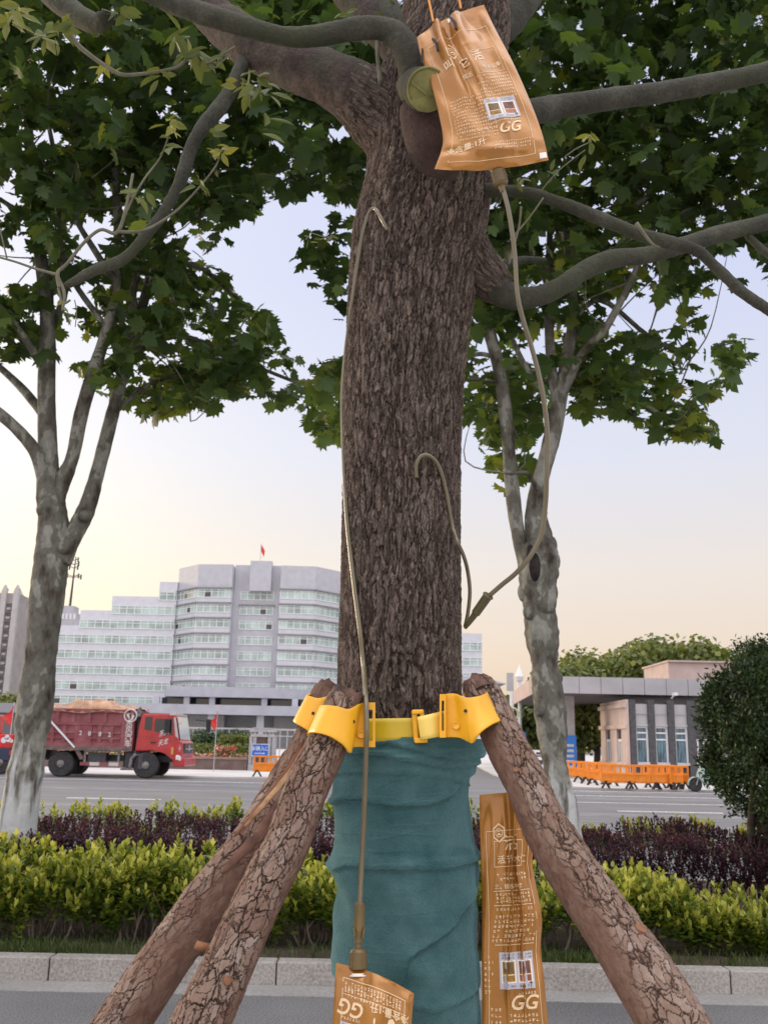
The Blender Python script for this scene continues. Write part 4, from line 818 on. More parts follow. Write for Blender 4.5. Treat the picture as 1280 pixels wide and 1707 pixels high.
m = MB().prism([(wxa+.38, .24), (wxa+.80, .24), (wxa+.80, .33), (wxa+.45, .33)], Ys-.16, Ys+.16); m.build('floorboard', DARKM, s, bevel=.02)
m = MB().prism([(wxa+.76, .26), (wxa+.80, .62), (wxa+1.1, .74), (wxa+1.55, .70), (wxa+1.62, .55), (wxa+1.45, .48), (wxa+1.3, .52), (wxa+1.05, .45), (wxa+1.0, .26)], Ys-.16, Ys+.16); m.build('rear_body', MINT, s, bevel=.05)
MB().prism([(wxa+.80, .64), (wxa+.82, .74), (wxa+1.0, .77), (wxa+1.2, .80), (wxa+1.55, .78), (wxa+1.56, .72), (wxa+1.1, .75)], Ys-.14, Ys+.14).build('seat', BLACK, s, bevel=.03)
m = MB().prism([(wxa+.14, 1.0), (wxa+.2, 1.12), (wxa+.40, 1.13), (wxa+.44, 1.03), (wxa+.3, .99)], Ys-.11, Ys+.11); m.build('headset', MINT, s, bevel=.03)
MB().tube([(wxa+.36, Ys-.34, 1.09), (wxa+.32, Ys-.12, 1.08), (wxa+.32, Ys+.12, 1.08), (wxa+.36, Ys+.34, 1.09)], .018, 8).build('handlebar', BLACK, s)
MB().lathe((wxa+.165, Ys, 1.06), (-1, 0, .15), [(0, .075), (.03, .07), (.04, .01)], 14).build('headlight', mat('scooter_lamp', (.75, .75, .72), .1), s)
for sg in (-1, 1): MB().tube([(wxa+.34, Ys+sg*.2, 1.09), (wxa+.30, Ys+sg*.26, 1.24)], .007, 5).sphere((wxa+.30, Ys+sg*.27, 1.26), .06, 6, 0, (.4, 1, .7)).build('mirror', BLACK, s)
MB().prism([(wxa+.42, .62), (wxa+.46, .95), (wxa+.60, .93), (wxa+.64, .55), (wxa+.5, .45)], Ys-.12, Ys+.1).build('storage_bag', mat('pale_blue_bag', (.42, .5, .58), .7, 9, .1), s, bevel=.04)
MB().tube([(wxa+.02, Ys-.06, wr), (wxa+.14, Ys-.07, .6)], .02, 6).tube([(wxa+.02, Ys+.06, wr), (wxa+.14, Ys+.07, .6)], .02, 6).build('fork', STEEL, s)

# ------------------------------------------------------------------ orange water barriers
ORG = mat('orange_plastic', (.78, .23, .012), .45, 5, .06)
def make_barrier(name, label, group):
    b = thing(name, label, 'barrier', (0, 0, 0), group); m = MB(); w, h = 1.22, .66; z0 = .20
    m.box(-w/2, w/2, -.035, .035, z0, z0+h*.56)
    m.box(-w/2, w/2, -.028, .028, z0+h*.88, z0+h)
    for i in range(6):
        x_ = -w/2+.03+(w-.06)*i/5; m.box(x_-.03, x_+.03, -.03, .03, z0+h*.56, z0+h*.88)
    m.box(-w/2+.06, w/2-.06, -.05, -.0352, z0+h*.06, z0+h*.18); m.box(-w/2+.06, w/2-.06, -.05, -.0353, z0+h*.42, z0+h*.52)
    for i in range(4): m.box(-w/2+.1+.28*i, -w/2+.13+.28*i, -.047, -.0351, z0+h*.18, z0+h*.42)
    m.build('panel', ORG, b, local=True, bevel=.012)
    for s in (-1, 1):
        f = MB(); x_ = s*w*.36
        for t in (-1, 1): f.obox((x_+t*.09, t*.10, .12), (.035, 0, .0), (0, .05, 0), (-t*.075, 0, .125))
        f.box(x_-.05, x_+.05, -.05, .05, .19, .27); f.build('foot', BLACK, b, local=True)
    return b
bar = make_barrier('plastic_barrier', 'orange barrier at the front left of the row facing the road', 'orange barriers by the gatehouse')
bspots = [(1029, 1314, 36.8, 0, 'long orange barrier at the front left end of the row by the gatehouse'), (1075, 1314, 36.9, -.05, 'orange barrier in the middle of the front row by the gatehouse'), (1112, 1315, 36.9, .08, 'orange barrier third from the front left end of the row'), (1121, 1315, 37.7, -.5, 'orange barrier turned edgewise near the right end of the row'),
          (1098, 1312, 38.3, .12, 'orange barrier behind the middle of the front row'), (1128, 1314, 37.2, .9, 'orange barrier at the right end beside the scooter'), (960, 1302, 44.0, .15, 'orange barrier farthest back next to the plane tree trunk'), (980, 1303, 42.5, -.55, 'orange barrier second from the plane tree trunk'), (993, 1305, 41.0, -.6, 'orange barrier third from the plane tree trunk'), (1004, 1307, 39.4, -.7, 'orange barrier between the back group and the front row')]
for i, (px, py, Y, a, lab) in enumerate(bspots):
    b = bar if i == 0 else copy_tree(bar); b.location = (float(P(px, py, Y)[0]), Y, .062 if Y > 36.4 else 0); b.rotation_euler = (0, 0, a); b['label'] = lab
b = copy_tree(bar); b.location = (float(P(444, 1298, 41.2)[0]), 41.6, .062); b['label'] = 'single orange barrier below the blue entrance sign'

# ================================================================== plane trees of the median
STAR = [(0, .02), (.10, -.06), (.42, .02), (.33, .16), (.62, .30), (.42, .40), (.56, .66), (.28, .58), (.24, .72), (0, 1.0), (-.24, .72), (-.28, .58), (-.56, .66), (-.42, .40), (-.62, .30), (-.33, .16), (-.42, .02), (-.10, -.06)]
LV = [(0, .34, .05)]+[(x, y, -.16*(x*x+.7*(y-.3)**2)+(.05 if i % 2 else -.02)) for i, (x, y) in enumerate(STAR)]
LT = [(0, 1+i, 1+(i+1) % len(STAR)) for i in range(len(STAR))]
def inpoly(x, y, poly):
    x = np.asarray(x); y = np.asarray(y); r = np.zeros(x.shape, bool); n = len(poly); j = n-1
    for i in range(n):
        xi, yi = poly[i]; xj, yj = poly[j]; c = ((yi > y) != (yj > y)) & (x < (xj-xi)*(y-yi)/(yj-yi+1e-9)+xi); r ^= c; j = i
    return r
def Pn(px, py, Y):
    d = _cx*((px-640)/F)[:, None]-_cy*((py-853.5)/F)[:, None]+_f; return np.array([0, 0, H])+d*(Y/d[:, 1])[:, None]
# outline of each crown's underside as it hangs, with the gaps between its sprays
CROWN_L = [(-320, -500), (640, -500), (640, 120), (625, 300), (605, 360), (560, 335), (500, 322), (470, 335), (420, 365), (372, 372), (380, 410), (330, 432), (372, 452), (402, 490), (440, 505), (478, 560), (475, 595), (520, 612), (580, 590), (600, 700), (566, 745), (540, 738), (520, 720), (490, 672), (440, 680), (400, 690), (330, 680), (265, 700), (190, 665), (150, 640), (110, 615), (60, 585), (-20, 610), (-320, 560)]
HOLES_L = [[(0, 285), (40, 290), (50, 330), (20, 345), (-30, 330)], [(-20, 400), (45, 395), (60, 440), (40, 470), (-20, 470)], [(545, 205), (585, 190), (600, 225), (560, 240)], [(150, 300), (180, 290), (175, 320)], [(130, 375), (180, 365), (200, 400), (160, 445), (120, 430)], [(100, 560), (190, 570), (150, 620), (90, 600)], [(455, 620), (480, 640), (440, 655)], [(300, 420), (330, 400), (322, 450)], [(90, 480), (160, 470), (170, 520), (100, 530)]]
CROWN_R = [(640, -500), (1620, -500), (1620, 480), (1400, 500), (1285, 470), (1225, 478), (1130, 500), (1180, 545), (1165, 560), (1255, 565), (1258, 600), (1195, 655), (1165, 680), (1205, 735), (1190, 742), (1110, 730), (1060, 705), (1000, 690), (960, 700), (900, 700), (880, 800), (845, 825), (815, 770), (770, 690), (740, 640), (740, 300), (640, 200)]
HOLES_R = [[(820, 345), (835, 335), (835, 365)], [(900, 690), (960, 640), (950, 720)], [(1000, 505), (1050, 480), (1130, 505), (1150, 545), (1060, 560), (1010, 545)], [(1180, 440), (1240, 420), (1300, 460), (1230, 475)], [(870, 560), (905, 550), (900, 610), (870, 600)], [(1000, 560), (1040, 590), (1005, 600)], [(1060, 200), (1080, 190), (1085, 215)], [(780, 560), (830, 540), (820, 600), (785, 600)]]
SPRIGS_R = [(545, 430, 30), (530, 415, 22), (565, 455, 26), (570, 400, 22), (560, 490, 20), (575, 520, 16), (585, 470, 25), (552, 470, 18), (520, 430, 12), (568, 375, 16)]
def crown(poly, holes, n_tw, per, seed, extra=()):
    g = np.random.default_rng(seed); cx_, cy_ = [], []
    xs = [p[0] for p in poly]; ys = [p[1] for p in poly]
    while len(cx_) < n_tw:
        x = g.uniform(min(xs), max(xs), 4000); y = g.uniform(min(ys), max(ys), 4000); ok = inpoly(x, y, poly)
        for h in holes: ok &= ~inpoly(x, y, h)
        out = (x < -60) | (x > 1340) | (y < -60); ok &= ~(out & (g.random(4000) < .45))
        cx_ += list(x[ok]); cy_ += list(y[ok])
    cx_ = np.array(cx_[:n_tw]); cy_ = np.array(cy_[:n_tw]); tw = g.integers(0, n_tw, n_tw*per)
    lx = cx_[tw]+g.normal(0, 17, len(tw)); ly = cy_[tw]+g.normal(4, 15, len(tw)); t = np.clip(cy_/720, -.7, 1)
    lo, hi = 6.0+2.3*np.maximum(t, 0)+.8*np.minimum(t, 0), 9.4+1.2*np.maximum(t, 0)
    u = g.random(n_tw)**.8; Yt = lo+(hi-lo)*u; Y = Yt[tw]+g.normal(0, .22, len(tw))
    ok = inpoly(lx, ly, poly)
    for h in holes: ok &= ~(inpoly(lx, ly, h) & (g.random(len(lx)) < .97))
    lx, ly, Y, tw = lx[ok], ly[ok], Y[ok], tw[ok]
    for x, y, r in extra:
        k = 9; lx = np.append(lx, x+g.normal(0, r*.55, k)); ly = np.append(ly, y+g.normal(0, r*.55, k)); Y = np.append(Y, 8.2+g.normal(0, .2, k)); tw = np.append(tw, np.zeros(k, int))
    pos = Pn(lx, ly, Y); N = len(pos); nr = g.normal(size=(N, 3))*.62+[0, -.15, .85]; tip = g.normal(size=(N, 3))*.8+[0, -.1, -.75]
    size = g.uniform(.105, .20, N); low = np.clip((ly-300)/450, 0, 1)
    ti = np.clip(g.normal(.42, .2, N)+.1*g.normal(size=n_tw)[tw]+.30*low**1.5, 0, 1)  # lower leaves tinted yellower: backlight painted into their colour
    return scatter_leaves('crown', LV, LT, pos-tip/np.linalg.norm(tip, axis=1, keepdims=True)*.06, rotmats(nr, tip), size, ti), pos
def limbs(mb, rows, k=5, n=14, wob=0.0, seed=0):
    Q, R = pxpath([(a, b, c*WSC, d) for a, b, c, d in rows], k); g = np.random.default_rng(seed)
    R = np.array(R)*(1+wob*np.convolve(g.normal(size=len(R)+4), np.ones(5)/5, 'valid')*2); mb.tube(Q, list(R), n)
def twigs(mb, starts, pos, n, seed, r=.009):
    g = np.random.default_rng(seed); S = np.array(starts); idx = g.choice(len(pos), n, replace=False)
    for i in idx:
        e = pos[i]; d = np.linalg.norm(S-e, axis=1); s = S[g.choice(np.argsort(d)[:6])]
        if np.linalg.norm(s-e) > 1.25: continue
        md = (s+e)/2+g.normal(size=3)*.12+[0, 0, -.06]; Q = spline([s, md, e], 4); mb.tube(Q, list(np.linspace(r*1.6, r*.5, len(Q))), 5)
WSC = .84
YL = 8.6; tl = thing('plane_tree', 'left plane tree with mottled forked trunk whitewashed below beside the red truck', 'tree', P(32, 1375, YL)*[1, 1, 0])
m = MB(); LY = lambda rows, dy=0: [(a, b, c, YL+(d if len(r_) > 3 else 0)) for r_ in rows for a, b, c, d in [(*r_, 0)[:4]]]
limbs(m, LY([(20, 1530, 42), (28, 1400, 38), (38, 1320, 36), (52, 1230, 34), (62, 1150, 33), (72, 1060, 33), (82, 970, 33), (90, 900, 34), (88, 850, 28), (84, 820, 22)]), 8, 26, .06, 1)
limbs(m, LY([(84, 860, 24), (82, 810, 23), (80, 740, 19), (78, 650, 17), (80, 560, 15.5), (76, 480, 14), (64, 400, 12, .2), (52, 300, 10, .4), (48, 180, 8, .8), (50, 40, 6, 1.2)]), 6, 16, .06, 2)
limbs(m, LY([(92, 850, 18), (104, 805, 16), (122, 760, 14), (136, 690, 13.5, -.1), (155, 625, 13, -.2), (180, 545, 11, -.3), (195, 470, 9, -.3), (196, 350, 8, -.3), (190, 220, 6, -.3)]), 6, 14, .06, 3)
limbs(m, LY([(100, 935, 24), (124, 890, 19), (146, 845, 17, .1), (165, 780, 14.5, .2), (188, 690, 13.5, .3), (206, 620, 13, .3), (222, 560, 12, .4), (245, 485, 10, .6), (266, 400, 8, .8), (285, 300, 6, 1.0)]), 6, 14, .06, 4)
limbs(m, LY([(78, 805, 17), (62, 758, 13, -.1), (38, 725, 12.5, -.2), (0, 690, 12, -.3), (-80, 630, 9, -.5)]), 6, 12, .05, 5)
for rows in ([(72, 690, 9), (40, 650, 8, .3), (0, 612, 7, .5), (-60, 560, 5, .8)], [(76, 620, 8), (40, 560, 6, -.3), (0, 510, 5, -.5), (-50, 470, 4, -.6)], [(178, 545, 6, -.3), (140, 495, 5.5, -.1), (75, 400, 5, .1), (20, 345, 4.5, .3), (-60, 300, 4, .5)], [(225, 555, 8, .4), (222, 490, 7, 0), (240, 420, 6, -.3), (262, 340, 5, -.6)], [(195, 470, 7, -.3), (160, 420, 6, -.5), (110, 330, 5, -.8), (80, 200, 4, -1)],
             [(80, 560, 7), (110, 480, 6, .3), (100, 380, 5, .5), (95, 250, 4, .8)], [(215, 590, 6, .3), (300, 560, 5, .4), (400, 600, 4, .5), (500, 640, 3, .5)], [(190, 690, 5, .3), (250, 640, 4, .5), (330, 620, 3, .6)], [(245, 485, 7, .6), (320, 440, 5, .6), (420, 520, 3.5, .6)], [(265, 400, 7, .8), (350, 300, 5, .6), (470, 280, 4, .4)]):
    limbs(m, LY(rows), 5, 10, .05, 6)
for px, py, r in ((76, 850, 15), (108, 912, 18), (144, 860, 11), (70, 938, 9)): m.sphere(P(px, py, YL-.05), r*YL/F, 8)
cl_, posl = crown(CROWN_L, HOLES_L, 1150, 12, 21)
st = [P(a, b, YL+c) for a, b, c in ((80, 560, 0), (70, 430, .2), (50, 250, .5), (180, 545, -.3), (196, 350, -.3), (222, 560, .4), (266, 400, .8), (400, 600, .5), (500, 640, .5), (420, 520, .6), (330, 620, .6), (470, 280, .4), (350, 300, .6), (110, 330, -.8), (0, 610, .5))]
twigs(m, st, posl, 260, 5, .006); m.build('trunk', PLANE, tl, smooth=True)
link('crown', cl_, tl, LEAF)
WSC = .90
YR = 8.4; tr = thing('plane_tree', 'right plane tree with knotted mottled trunk and two stems right of the main trunk', 'tree', P(935, 1345, YR)*[1, 1, 0])
RY = lambda rows: [(a, b, c, YR+d) for r_ in rows for a, b, c, d in [(*r_, 0)[:4]]]
m = MB()
limbs(m, RY([(960, 1530, 32), (945, 1400, 28), (934, 1330, 27), (924, 1270, 27), (918, 1200, 28), (910, 1130, 28), (904, 1070, 28), (899, 1010, 31), (896, 965, 35), (897, 925, 34), (898, 890, 24), (893, 850, 18)]), 8, 26, .09, 11)
limbs(m, RY([(884, 960, 20), (870, 915, 15), (860, 870, 13), (852, 800, 13), (845, 720, 13), (836, 640, 13), (823, 580, 11.5), (806, 530, 10), (785, 480, 8), (760, 400, 6)]), 6, 14, .06, 12)
limbs(m, RY([(897, 900, 22), (890, 860, 17), (898, 810, 16), (917, 740, 14.5), (932, 670, 13.5), (944, 600, 12), (954, 540, 10), (952, 470, 8), (940, 380, 6, .3)]), 6, 14, .06, 13)
for rows in ([(930, 690, 11), (918, 600, 9), (914, 500, 8), (916, 380, 6, .2), (914, 250, 5, .5)], [(935, 660, 11), (970, 590, 8, -.2), (1010, 545, 7, -.3), (1050, 470, 6, -.5), (1090, 380, 5, -.7)], [(905, 655, 6), (872, 605, 5), (840, 540, 4, .2), (800, 500, 3.5, .3)], [(836, 600, 5), (800, 590, 4), (765, 600, 3.5)], [(840, 640, 4), (800, 632, 3.5), (760, 635, 3)], [(950, 540, 6), (1000, 500, 5, .3), (1080, 560, 4, .5), (1150, 600, 3, .6)], [(940, 620, 5), (1010, 640, 4, .3), (1100, 690, 3, .4)], [(900, 830, 5), (880, 790, 4, -.2), (850, 790, 3, -.3)], [(914, 480, 6), (880, 400, 5, -.4), (850, 300, 4, -.6)], [(952, 480, 6), (1040, 360, 5, -.3), (1120, 300, 4, -.5)]):
    limbs(m, RY(rows), 5, 10, .05, 14)
for px, py, r, dy in ((921, 936, 13, 0), (916, 988, 14, 0), (874, 987, 12, 0), (880, 1020, 9, -.1), (895, 955, 26, -.06), (908, 1000, 20, -.08), (923, 955, 9, -.05), (931, 1130, 7, 0), (900, 1180, 10, -.1), (893, 920, 16, -.1), (917, 910, 12, 0), (926, 1090, 5, 0), (886, 1045, 7, 0)): m.sphere(P(px, py, YR+dy), r*YR/F, 8, 0, (1, 1, 1.5))
MB().sphere(P(891, 945, YR-.195), .05, 10, 0, (1, .5, 2.6)).sphere(P(884, 922, YR-.17), .035, 8, 0, (1, .5, 2.2)).build('bark_hollow', mat('dark_hollow', (.022, .017, .015), .95, 22, .4, .01), tr, smooth=True)
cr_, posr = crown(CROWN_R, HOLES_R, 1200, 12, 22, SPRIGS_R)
st = [P(a, b, YR+c) for a, b, c in ((823, 580, 0), (800, 510, 0), (916, 380, .2), (954, 540, 0), (1050, 470, -.5), (1090, 380, -.7), (1080, 560, .5), (1150, 600, .6), (1100, 690, .4), (850, 790, -.3), (850, 300, -.6), (1120, 300, -.5), (765, 600, 0), (1010, 545, -.3))]
twigs(m, st, posr, 260, 6, .006); m.build('trunk', PLANE, tr, smooth=True)
link('crown', cr_, tr, LEAF)

# ================================================================== hedges of the bed
OV = [(0, 0, 0), (.26, .35, .07), (.22, .72, .06), (0, 1, -.04), (-.22, .72, .06), (-.26, .35, .07)]
OT = [(0, 1, 2), (0, 2, 3), (0, 3, 4), (0, 4, 5)]
def shoots(name, sites, nleaf, size, label, matl, seed, stem=True, spread=1., t0=.0):
    """sites: x, y, base z, tip z rows; each shoot carries leaves that climb a short stem"""
    g = np.random.default_rng(seed); S = np.array(sites); n = len(S); k = np.repeat(np.arange(n), nleaf); N = len(k); f = np.tile(np.linspace(0, 1, nleaf), n)
    ln = S[:, 3]-S[:, 2]; lean = g.normal(0, .18, (n, 2))
    z = S[k, 2]+ln[k]*f; base = np.stack([S[k, 0]+lean[k, 0]*ln[k]*f, S[k, 1]+lean[k, 1]*ln[k]*f, z], 1)
    a = np.tile(np.arange(nleaf)*2.4, n)+g.uniform(0, 6, n)[k]; el = .25+.95*f+g.normal(0, .22, N)
    tip = np.stack([np.cos(a)*np.cos(el)*spread, np.sin(a)*np.cos(el)*spread, np.sin(el)], 1); nr = np.stack([-np.cos(a)*np.sin(el), -np.sin(a)*np.sin(el), np.cos(el)], 1)+g.normal(0, .25, (N, 3))
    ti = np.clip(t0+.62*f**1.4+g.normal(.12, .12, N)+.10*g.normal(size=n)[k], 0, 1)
    me = scatter_leaves(name, OV, OT, base, rotmats(nr, tip), size*g.uniform(.7, 1.25, N)*(1-.25*f), ti); return me
def zline(px, py, Y): return float(P(px, py, Y)[2])
xpx = [-60, 0, 100, 250, 350, 500, 640, 800, 880, 960, 1060, 1150, 1280, 1400]; ypx = [1380, 1378, 1382, 1395, 1400, 1410, 1420, 1420, 1425, 1432, 1436, 1455, 1470, 1475]
def top_y(x, Y): px = 640+x*F/(Y*1.01); return zline(px, np.interp(px, xpx, ypx), 7.6)
g = np.random.default_rng(5); sites = []; stems = MB()
for i in range(5200):
    x = g.uniform(-5.2, 5.2); y = 7.0+g.random()*1.05
    px = 640+x*F/(y*1.01)
    if px > 850:
        clump = math.sin(x*7.3)+math.sin(x*3.1+1.5)
        if g.random() < (.45 if clump < -.2 else .05): continue
    tz = top_y(x, y)-(.165 if px < 640 else .105)+.05*math.sin(x*9+2*math.sin(y*9))+.04*math.sin(x*23+y*11)+.03*math.sin(x*3.7+1)+g.normal(0, .03)
    if math.sin(x*13+3*math.sin(x*2.1))*math.sin(y*17+x*5) > .62 and g.random() < .75: continue
    if px > 850: tz -= .05+.09*max(0, -math.sin(x*7.3))
    front = (y-7.0)/1.05
    if g.random() < .58:                  # outer skin: front face
        y = 7.0+abs(g.normal(0, .07)); t = g.random()**.75; tz = .36+.06*math.sin(x*11)+(tz-.36)*t 
    L = g.uniform(.10, .17); sites.append((x, y, tz-L, tz))
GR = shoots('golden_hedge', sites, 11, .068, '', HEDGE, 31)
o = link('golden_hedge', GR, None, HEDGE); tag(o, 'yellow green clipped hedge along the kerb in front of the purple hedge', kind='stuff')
for i in range(420):
    x = g.uniform(-5.2, 5.2); y = 7.05+g.random()*.5; z1 = .35+g.random()*.2; q = [(x, y, .1), (x+g.normal(0, .05), y+g.normal(0, .03), .25), (x+g.normal(0, .09), y+g.normal(0, .06), z1)]
    stems.tube(spline(q, 3), list(np.linspace(.011, .005, 7)), 5)
    for k in range(2): stems.tube([q[1], (q[1][0]+g.normal(0, .1), q[1][1]-.03, q[1][2]+.18)], [.006, .003], 4)
tag(stems.build('hedge_stems', mat('hedge_stem', (.13, .10, .075), .9, 30, .2)), 'thin bare brown stems under the golden hedge', kind='stuff')
sites = []
for i in range(1300):
    x = g.uniform(-6.2, 6.2); y = g.uniform(10.1, 10.75); px = 640+x*F/(y*1.01)
    den = .5+.5*math.sin(px*.035+1)+.25*math.sin(px*.11)
    if px > 860: tz = zline(px, 1376, y)
    else: tz = zline(px, 1350, y)
    if g.random() > den+.15: tz -= .17
    tz += .04*math.sin(x*8)+g.normal(0, .03); sites.append((x, y, tz-g.uniform(.1, .2), tz))
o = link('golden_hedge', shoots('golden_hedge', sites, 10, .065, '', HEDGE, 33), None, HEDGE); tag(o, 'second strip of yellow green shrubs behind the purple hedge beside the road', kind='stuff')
sites = []
for i in range(7600):
    x = g.uniform(-6, 6); y = 8.25+g.random()*1.45; px = 640+x*F/(y*1.01)
    tp = np.interp(px, [0, 200, 560, 800, 980, 1120, 1250], [1362, 1358, 1368, 1372, 1378, 1368, 1390])
    tz = zline(px, tp, 9.3)-.10*(9.7-y)/1.45+.03*math.sin(x*4+y*5)+.012*math.sin(x*17)+g.normal(0, .014)
    if g.random() < .5: y = 8.25+abs(g.normal(0, .08)); tz = .35+(tz-.40)*g.random()**.6
    sites.append((x, y, tz-g.uniform(.10, .16), tz-.01))
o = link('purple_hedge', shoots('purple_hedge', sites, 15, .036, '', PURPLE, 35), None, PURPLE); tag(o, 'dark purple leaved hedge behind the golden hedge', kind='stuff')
st = MB()
for i in range(260):
    x = g.uniform(-6, 6); y = 8.3+g.random()*1.2; st.tube([(x, y, .1), (x+g.normal(0, .06), y, .4), (x+g.normal(0, .12), y, .75)], [.012, .009, .005], 5)
tag(st.build('purple_hedge_stems', BROWNLIMB), 'dark stems inside the purple hedge', kind='stuff')
# grass strip on the inner side of the kerb
N = 15000; gx = g.uniform(-4.6, 4.6, N); gy = 6.75+.42*g.random(N)**1.3
keep = g.random(N) < np.clip(.62+.4*np.sin(gx*2.1)+.3*np.sin(gx*5.3+1), .2, 1); gx, gy = gx[keep], gy[keep]; N = len(gx)
tip = g.normal(size=(N, 3))*[.5, .5, .2]+[0, -.1, 1]
o = link('grass', scatter_leaves('grass', [(-.05, 0, 0), (.05, 0, 0), (.03, .6, .06), (0, 1, .2)], [(0, 1, 2), (0, 2, 3)], np.stack([gx, gy, np.full(N, .125)], 1), rotmats(g.normal(size=(N, 3))*[1, 1, .1], tip), g.uniform(.03, .085, N), g.random(N)), None, GRASS); tag(o, 'low grass strip along the inner side of the kerb', kind='stuff')
# litter leaves and pebbles on the bed are part of the soil sheet
# ------------------------------------------------------------------ dark bush at the right edge
Yb = 9.0; bc = P(1374, 1230, Yb); bu = thing('dark_bush', 'large dark green dense bush on a thin trunk at the right edge', 'bush', (bc[0], Yb, 0))
N = 80000; K = 800; g = np.random.default_rng(77)
d = g.normal(size=(K, 3)); d /= np.linalg.norm(d, axis=1, keepdims=True)
d = np.sign(d)*np.abs(d)**.72; zc = d[:, 2]; wd = np.where(zc < -.45, 1-.9*np.clip(-zc-.45, 0, 1), 1.0)
cc = np.array([bc[0], Yb, 1.62])+np.stack([d[:, 0]*wd*1.03, d[:, 1]*wd*.95, zc*1.0+.10*d[:, 0]*(zc > 0)], 1)*np.where(g.random(K) < .62, g.uniform(.84, .98, K), g.uniform(.35, .84, K))[:, None]
k = g.integers(0, K, N); e = g.normal(size=(N, 3)); e /= np.linalg.norm(e, axis=1, keepdims=True)
pos = cc[k]+e*g.uniform(.3, 1.0, (N, 1))*np.array([.13, .13, .17]); out = d[k]
R = rotmats(g.normal(size=(N, 3))+out*.7, out*.5+g.normal(size=(N, 3))*.8+[0, 0, .45])
ti = np.clip(g.normal(.36, .18, N)+.18*g.normal(size=K)[k], 0, 1)
link('foliage', scatter_leaves('foliage', [(0, 0, 0), (.24, .45, .05), (0, 1, 0), (-.24, .45, .05)], [(0, 1, 2), (0, 2, 3)], pos, R, g.uniform(.03, .062, N), ti), bu, DARKLEAF)
m = MB(); q0 = P(1268, 1480, Yb)
m.tube(spline([(q0[0]+.02, Yb, .1), (q0[0], Yb, .5), (q0[0]-.06, Yb, .75), (q0[0]+.05, Yb, 1.5)], 5), list(np.linspace(.055, .03, 16)), 9)
for i in range(26):
    a = g.uniform(0, 2*PI); r = g.uniform(.3, .75); z = g.uniform(.8, 1.7); m.tube(spline([(q0[0], Yb, .55+.02*i), (bc[0]+.4*r*math.cos(a), Yb+.4*r*math.sin(a), z-.3), (bc[0]+r*math.cos(a), Yb+r*math.sin(a), z)], 4), list(np.linspace(.02, .006, 9)), 5)
m.build('trunk', BROWNLIMB, bu, smooth=True)
# ================================================================== the propped tree in front
YT0 = 1.75
TRK = [(-330, 765, 62), (-200, 764, 68), (-80, 762, 76), (0, 760, 84), (60, 757, 92), (120, 738, 100), (180, 727, 106), (250, 722, 105), (300, 716, 104), (350, 705, 106), (400, 696, 107), (500, 684, 102), (600, 675, 97.5), (700, 670, 97), (800, 669.5, 97), (900, 669, 98.5), (1000, 668.5, 101), (1100, 667, 103), (1180, 667, 104), (1300, 672, 105), (1500, 676, 108), (1707, 680, 112), (2100, 690, 120)]
TRK = spline([(a, b, c) for a, b, c in TRK], 4)
def depth_of(p): return float(np.dot(np.array(p)-[0, 0, H], _f))
rows_ = []
for py, pxc, hw in TRK[::-1]:
    q = P(pxc, py, YT0); rows_.append((q[2], q[0], hw*depth_of(q)/F))
rows_ = np.array(rows_); rows_ = np.vstack([[0.0, rows_[0, 1]+.01, rows_[0, 2]*1.35], [.25, rows_[0, 1]+.005, rows_[0, 2]*1.12], rows_])
def trunk_at(z): return float(np.interp(z, rows_[:, 0], rows_[:, 1])), float(np.interp(z, rows_[:, 0], rows_[:, 2]))
def on_trunk(px, py, off=.006):
    """depth of the trunk's surface seen at a pixel"""
    q = P(px, py, YT0); xc_, R_ = trunk_at(q[2]); dx = (q[0]-xc_)*.965
    return YT0-math.sqrt(max(R_*R_-dx*dx, (R_*.12)**2))-off
def dense_trunk(z0, z1, nz, nc):
    zs = np.linspace(z0, z1, nz); th = np.linspace(PI/2, PI/2+2*PI, nc)          # the seam faces away from the road
    xc_ = np.interp(zs, rows_[:, 0], rows_[:, 1]); R_ = np.interp(zs, rows_[:, 0], rows_[:, 2])
    Z_, T_ = np.meshgrid(zs, th, indexing='ij'); R2 = R_[:, None]*(1+.018*np.sin(2*T_+3*Z_)+.014*np.sin(3*T_-5*Z_+1)+.010*np.sin(7*T_+4*Z_))
    V = np.stack([xc_[:, None]+R2*np.cos(T_), YT0+R2*np.sin(T_), Z_], 2); UV = np.stack([(T_-PI/2)*.115, Z_], 2); return V, UV
mt = thing('propped_tree', 'thick rough barked tree propped by poles with a teal wrapped lower trunk', 'tree', (trunk_at(0)[0], YT0, 0))
_wz = float(P(680, 1236, 1.63)[2]); rows_[rows_[:, 0] < _wz-.06, 2] *= .86
V, UV = dense_trunk(0, 3.75, 1700, 520); tko = link('trunk', grid_mesh('trunk', V, UV), mt, BARK)
def limb(name, rows, matl, n=40, k=14, parent=mt, cap=True):
    Q, R = pxpath([(a, b, c*(.85 if matl is LIMB else 1), d) for a, b, c, d in rows], k); mb = MB(); mb.tube(Q, R, n, 0, cap); return mb.build(name, matl, parent, smooth=True), Q, R
MAROON = limbmat('maroon_limb_bark', ((.020, .010, .009), (.058, .032, .028), (.10, .066, .058)), .003, .12)
# stout mossy limb leaving to the upper left
limb('branch', [(690, 235, 66, 1.76), (640, 190, 60, 1.74), (585, 150, 49, 1.74), (520, 120, 43, 1.76), (455, 92, 40, 1.80), (400, 62, 37, 1.84), (352, 20, 33, 1.88), (310, -30, 30, 1.92), (260, -120, 27, 2.0)], BROWNLIMB)
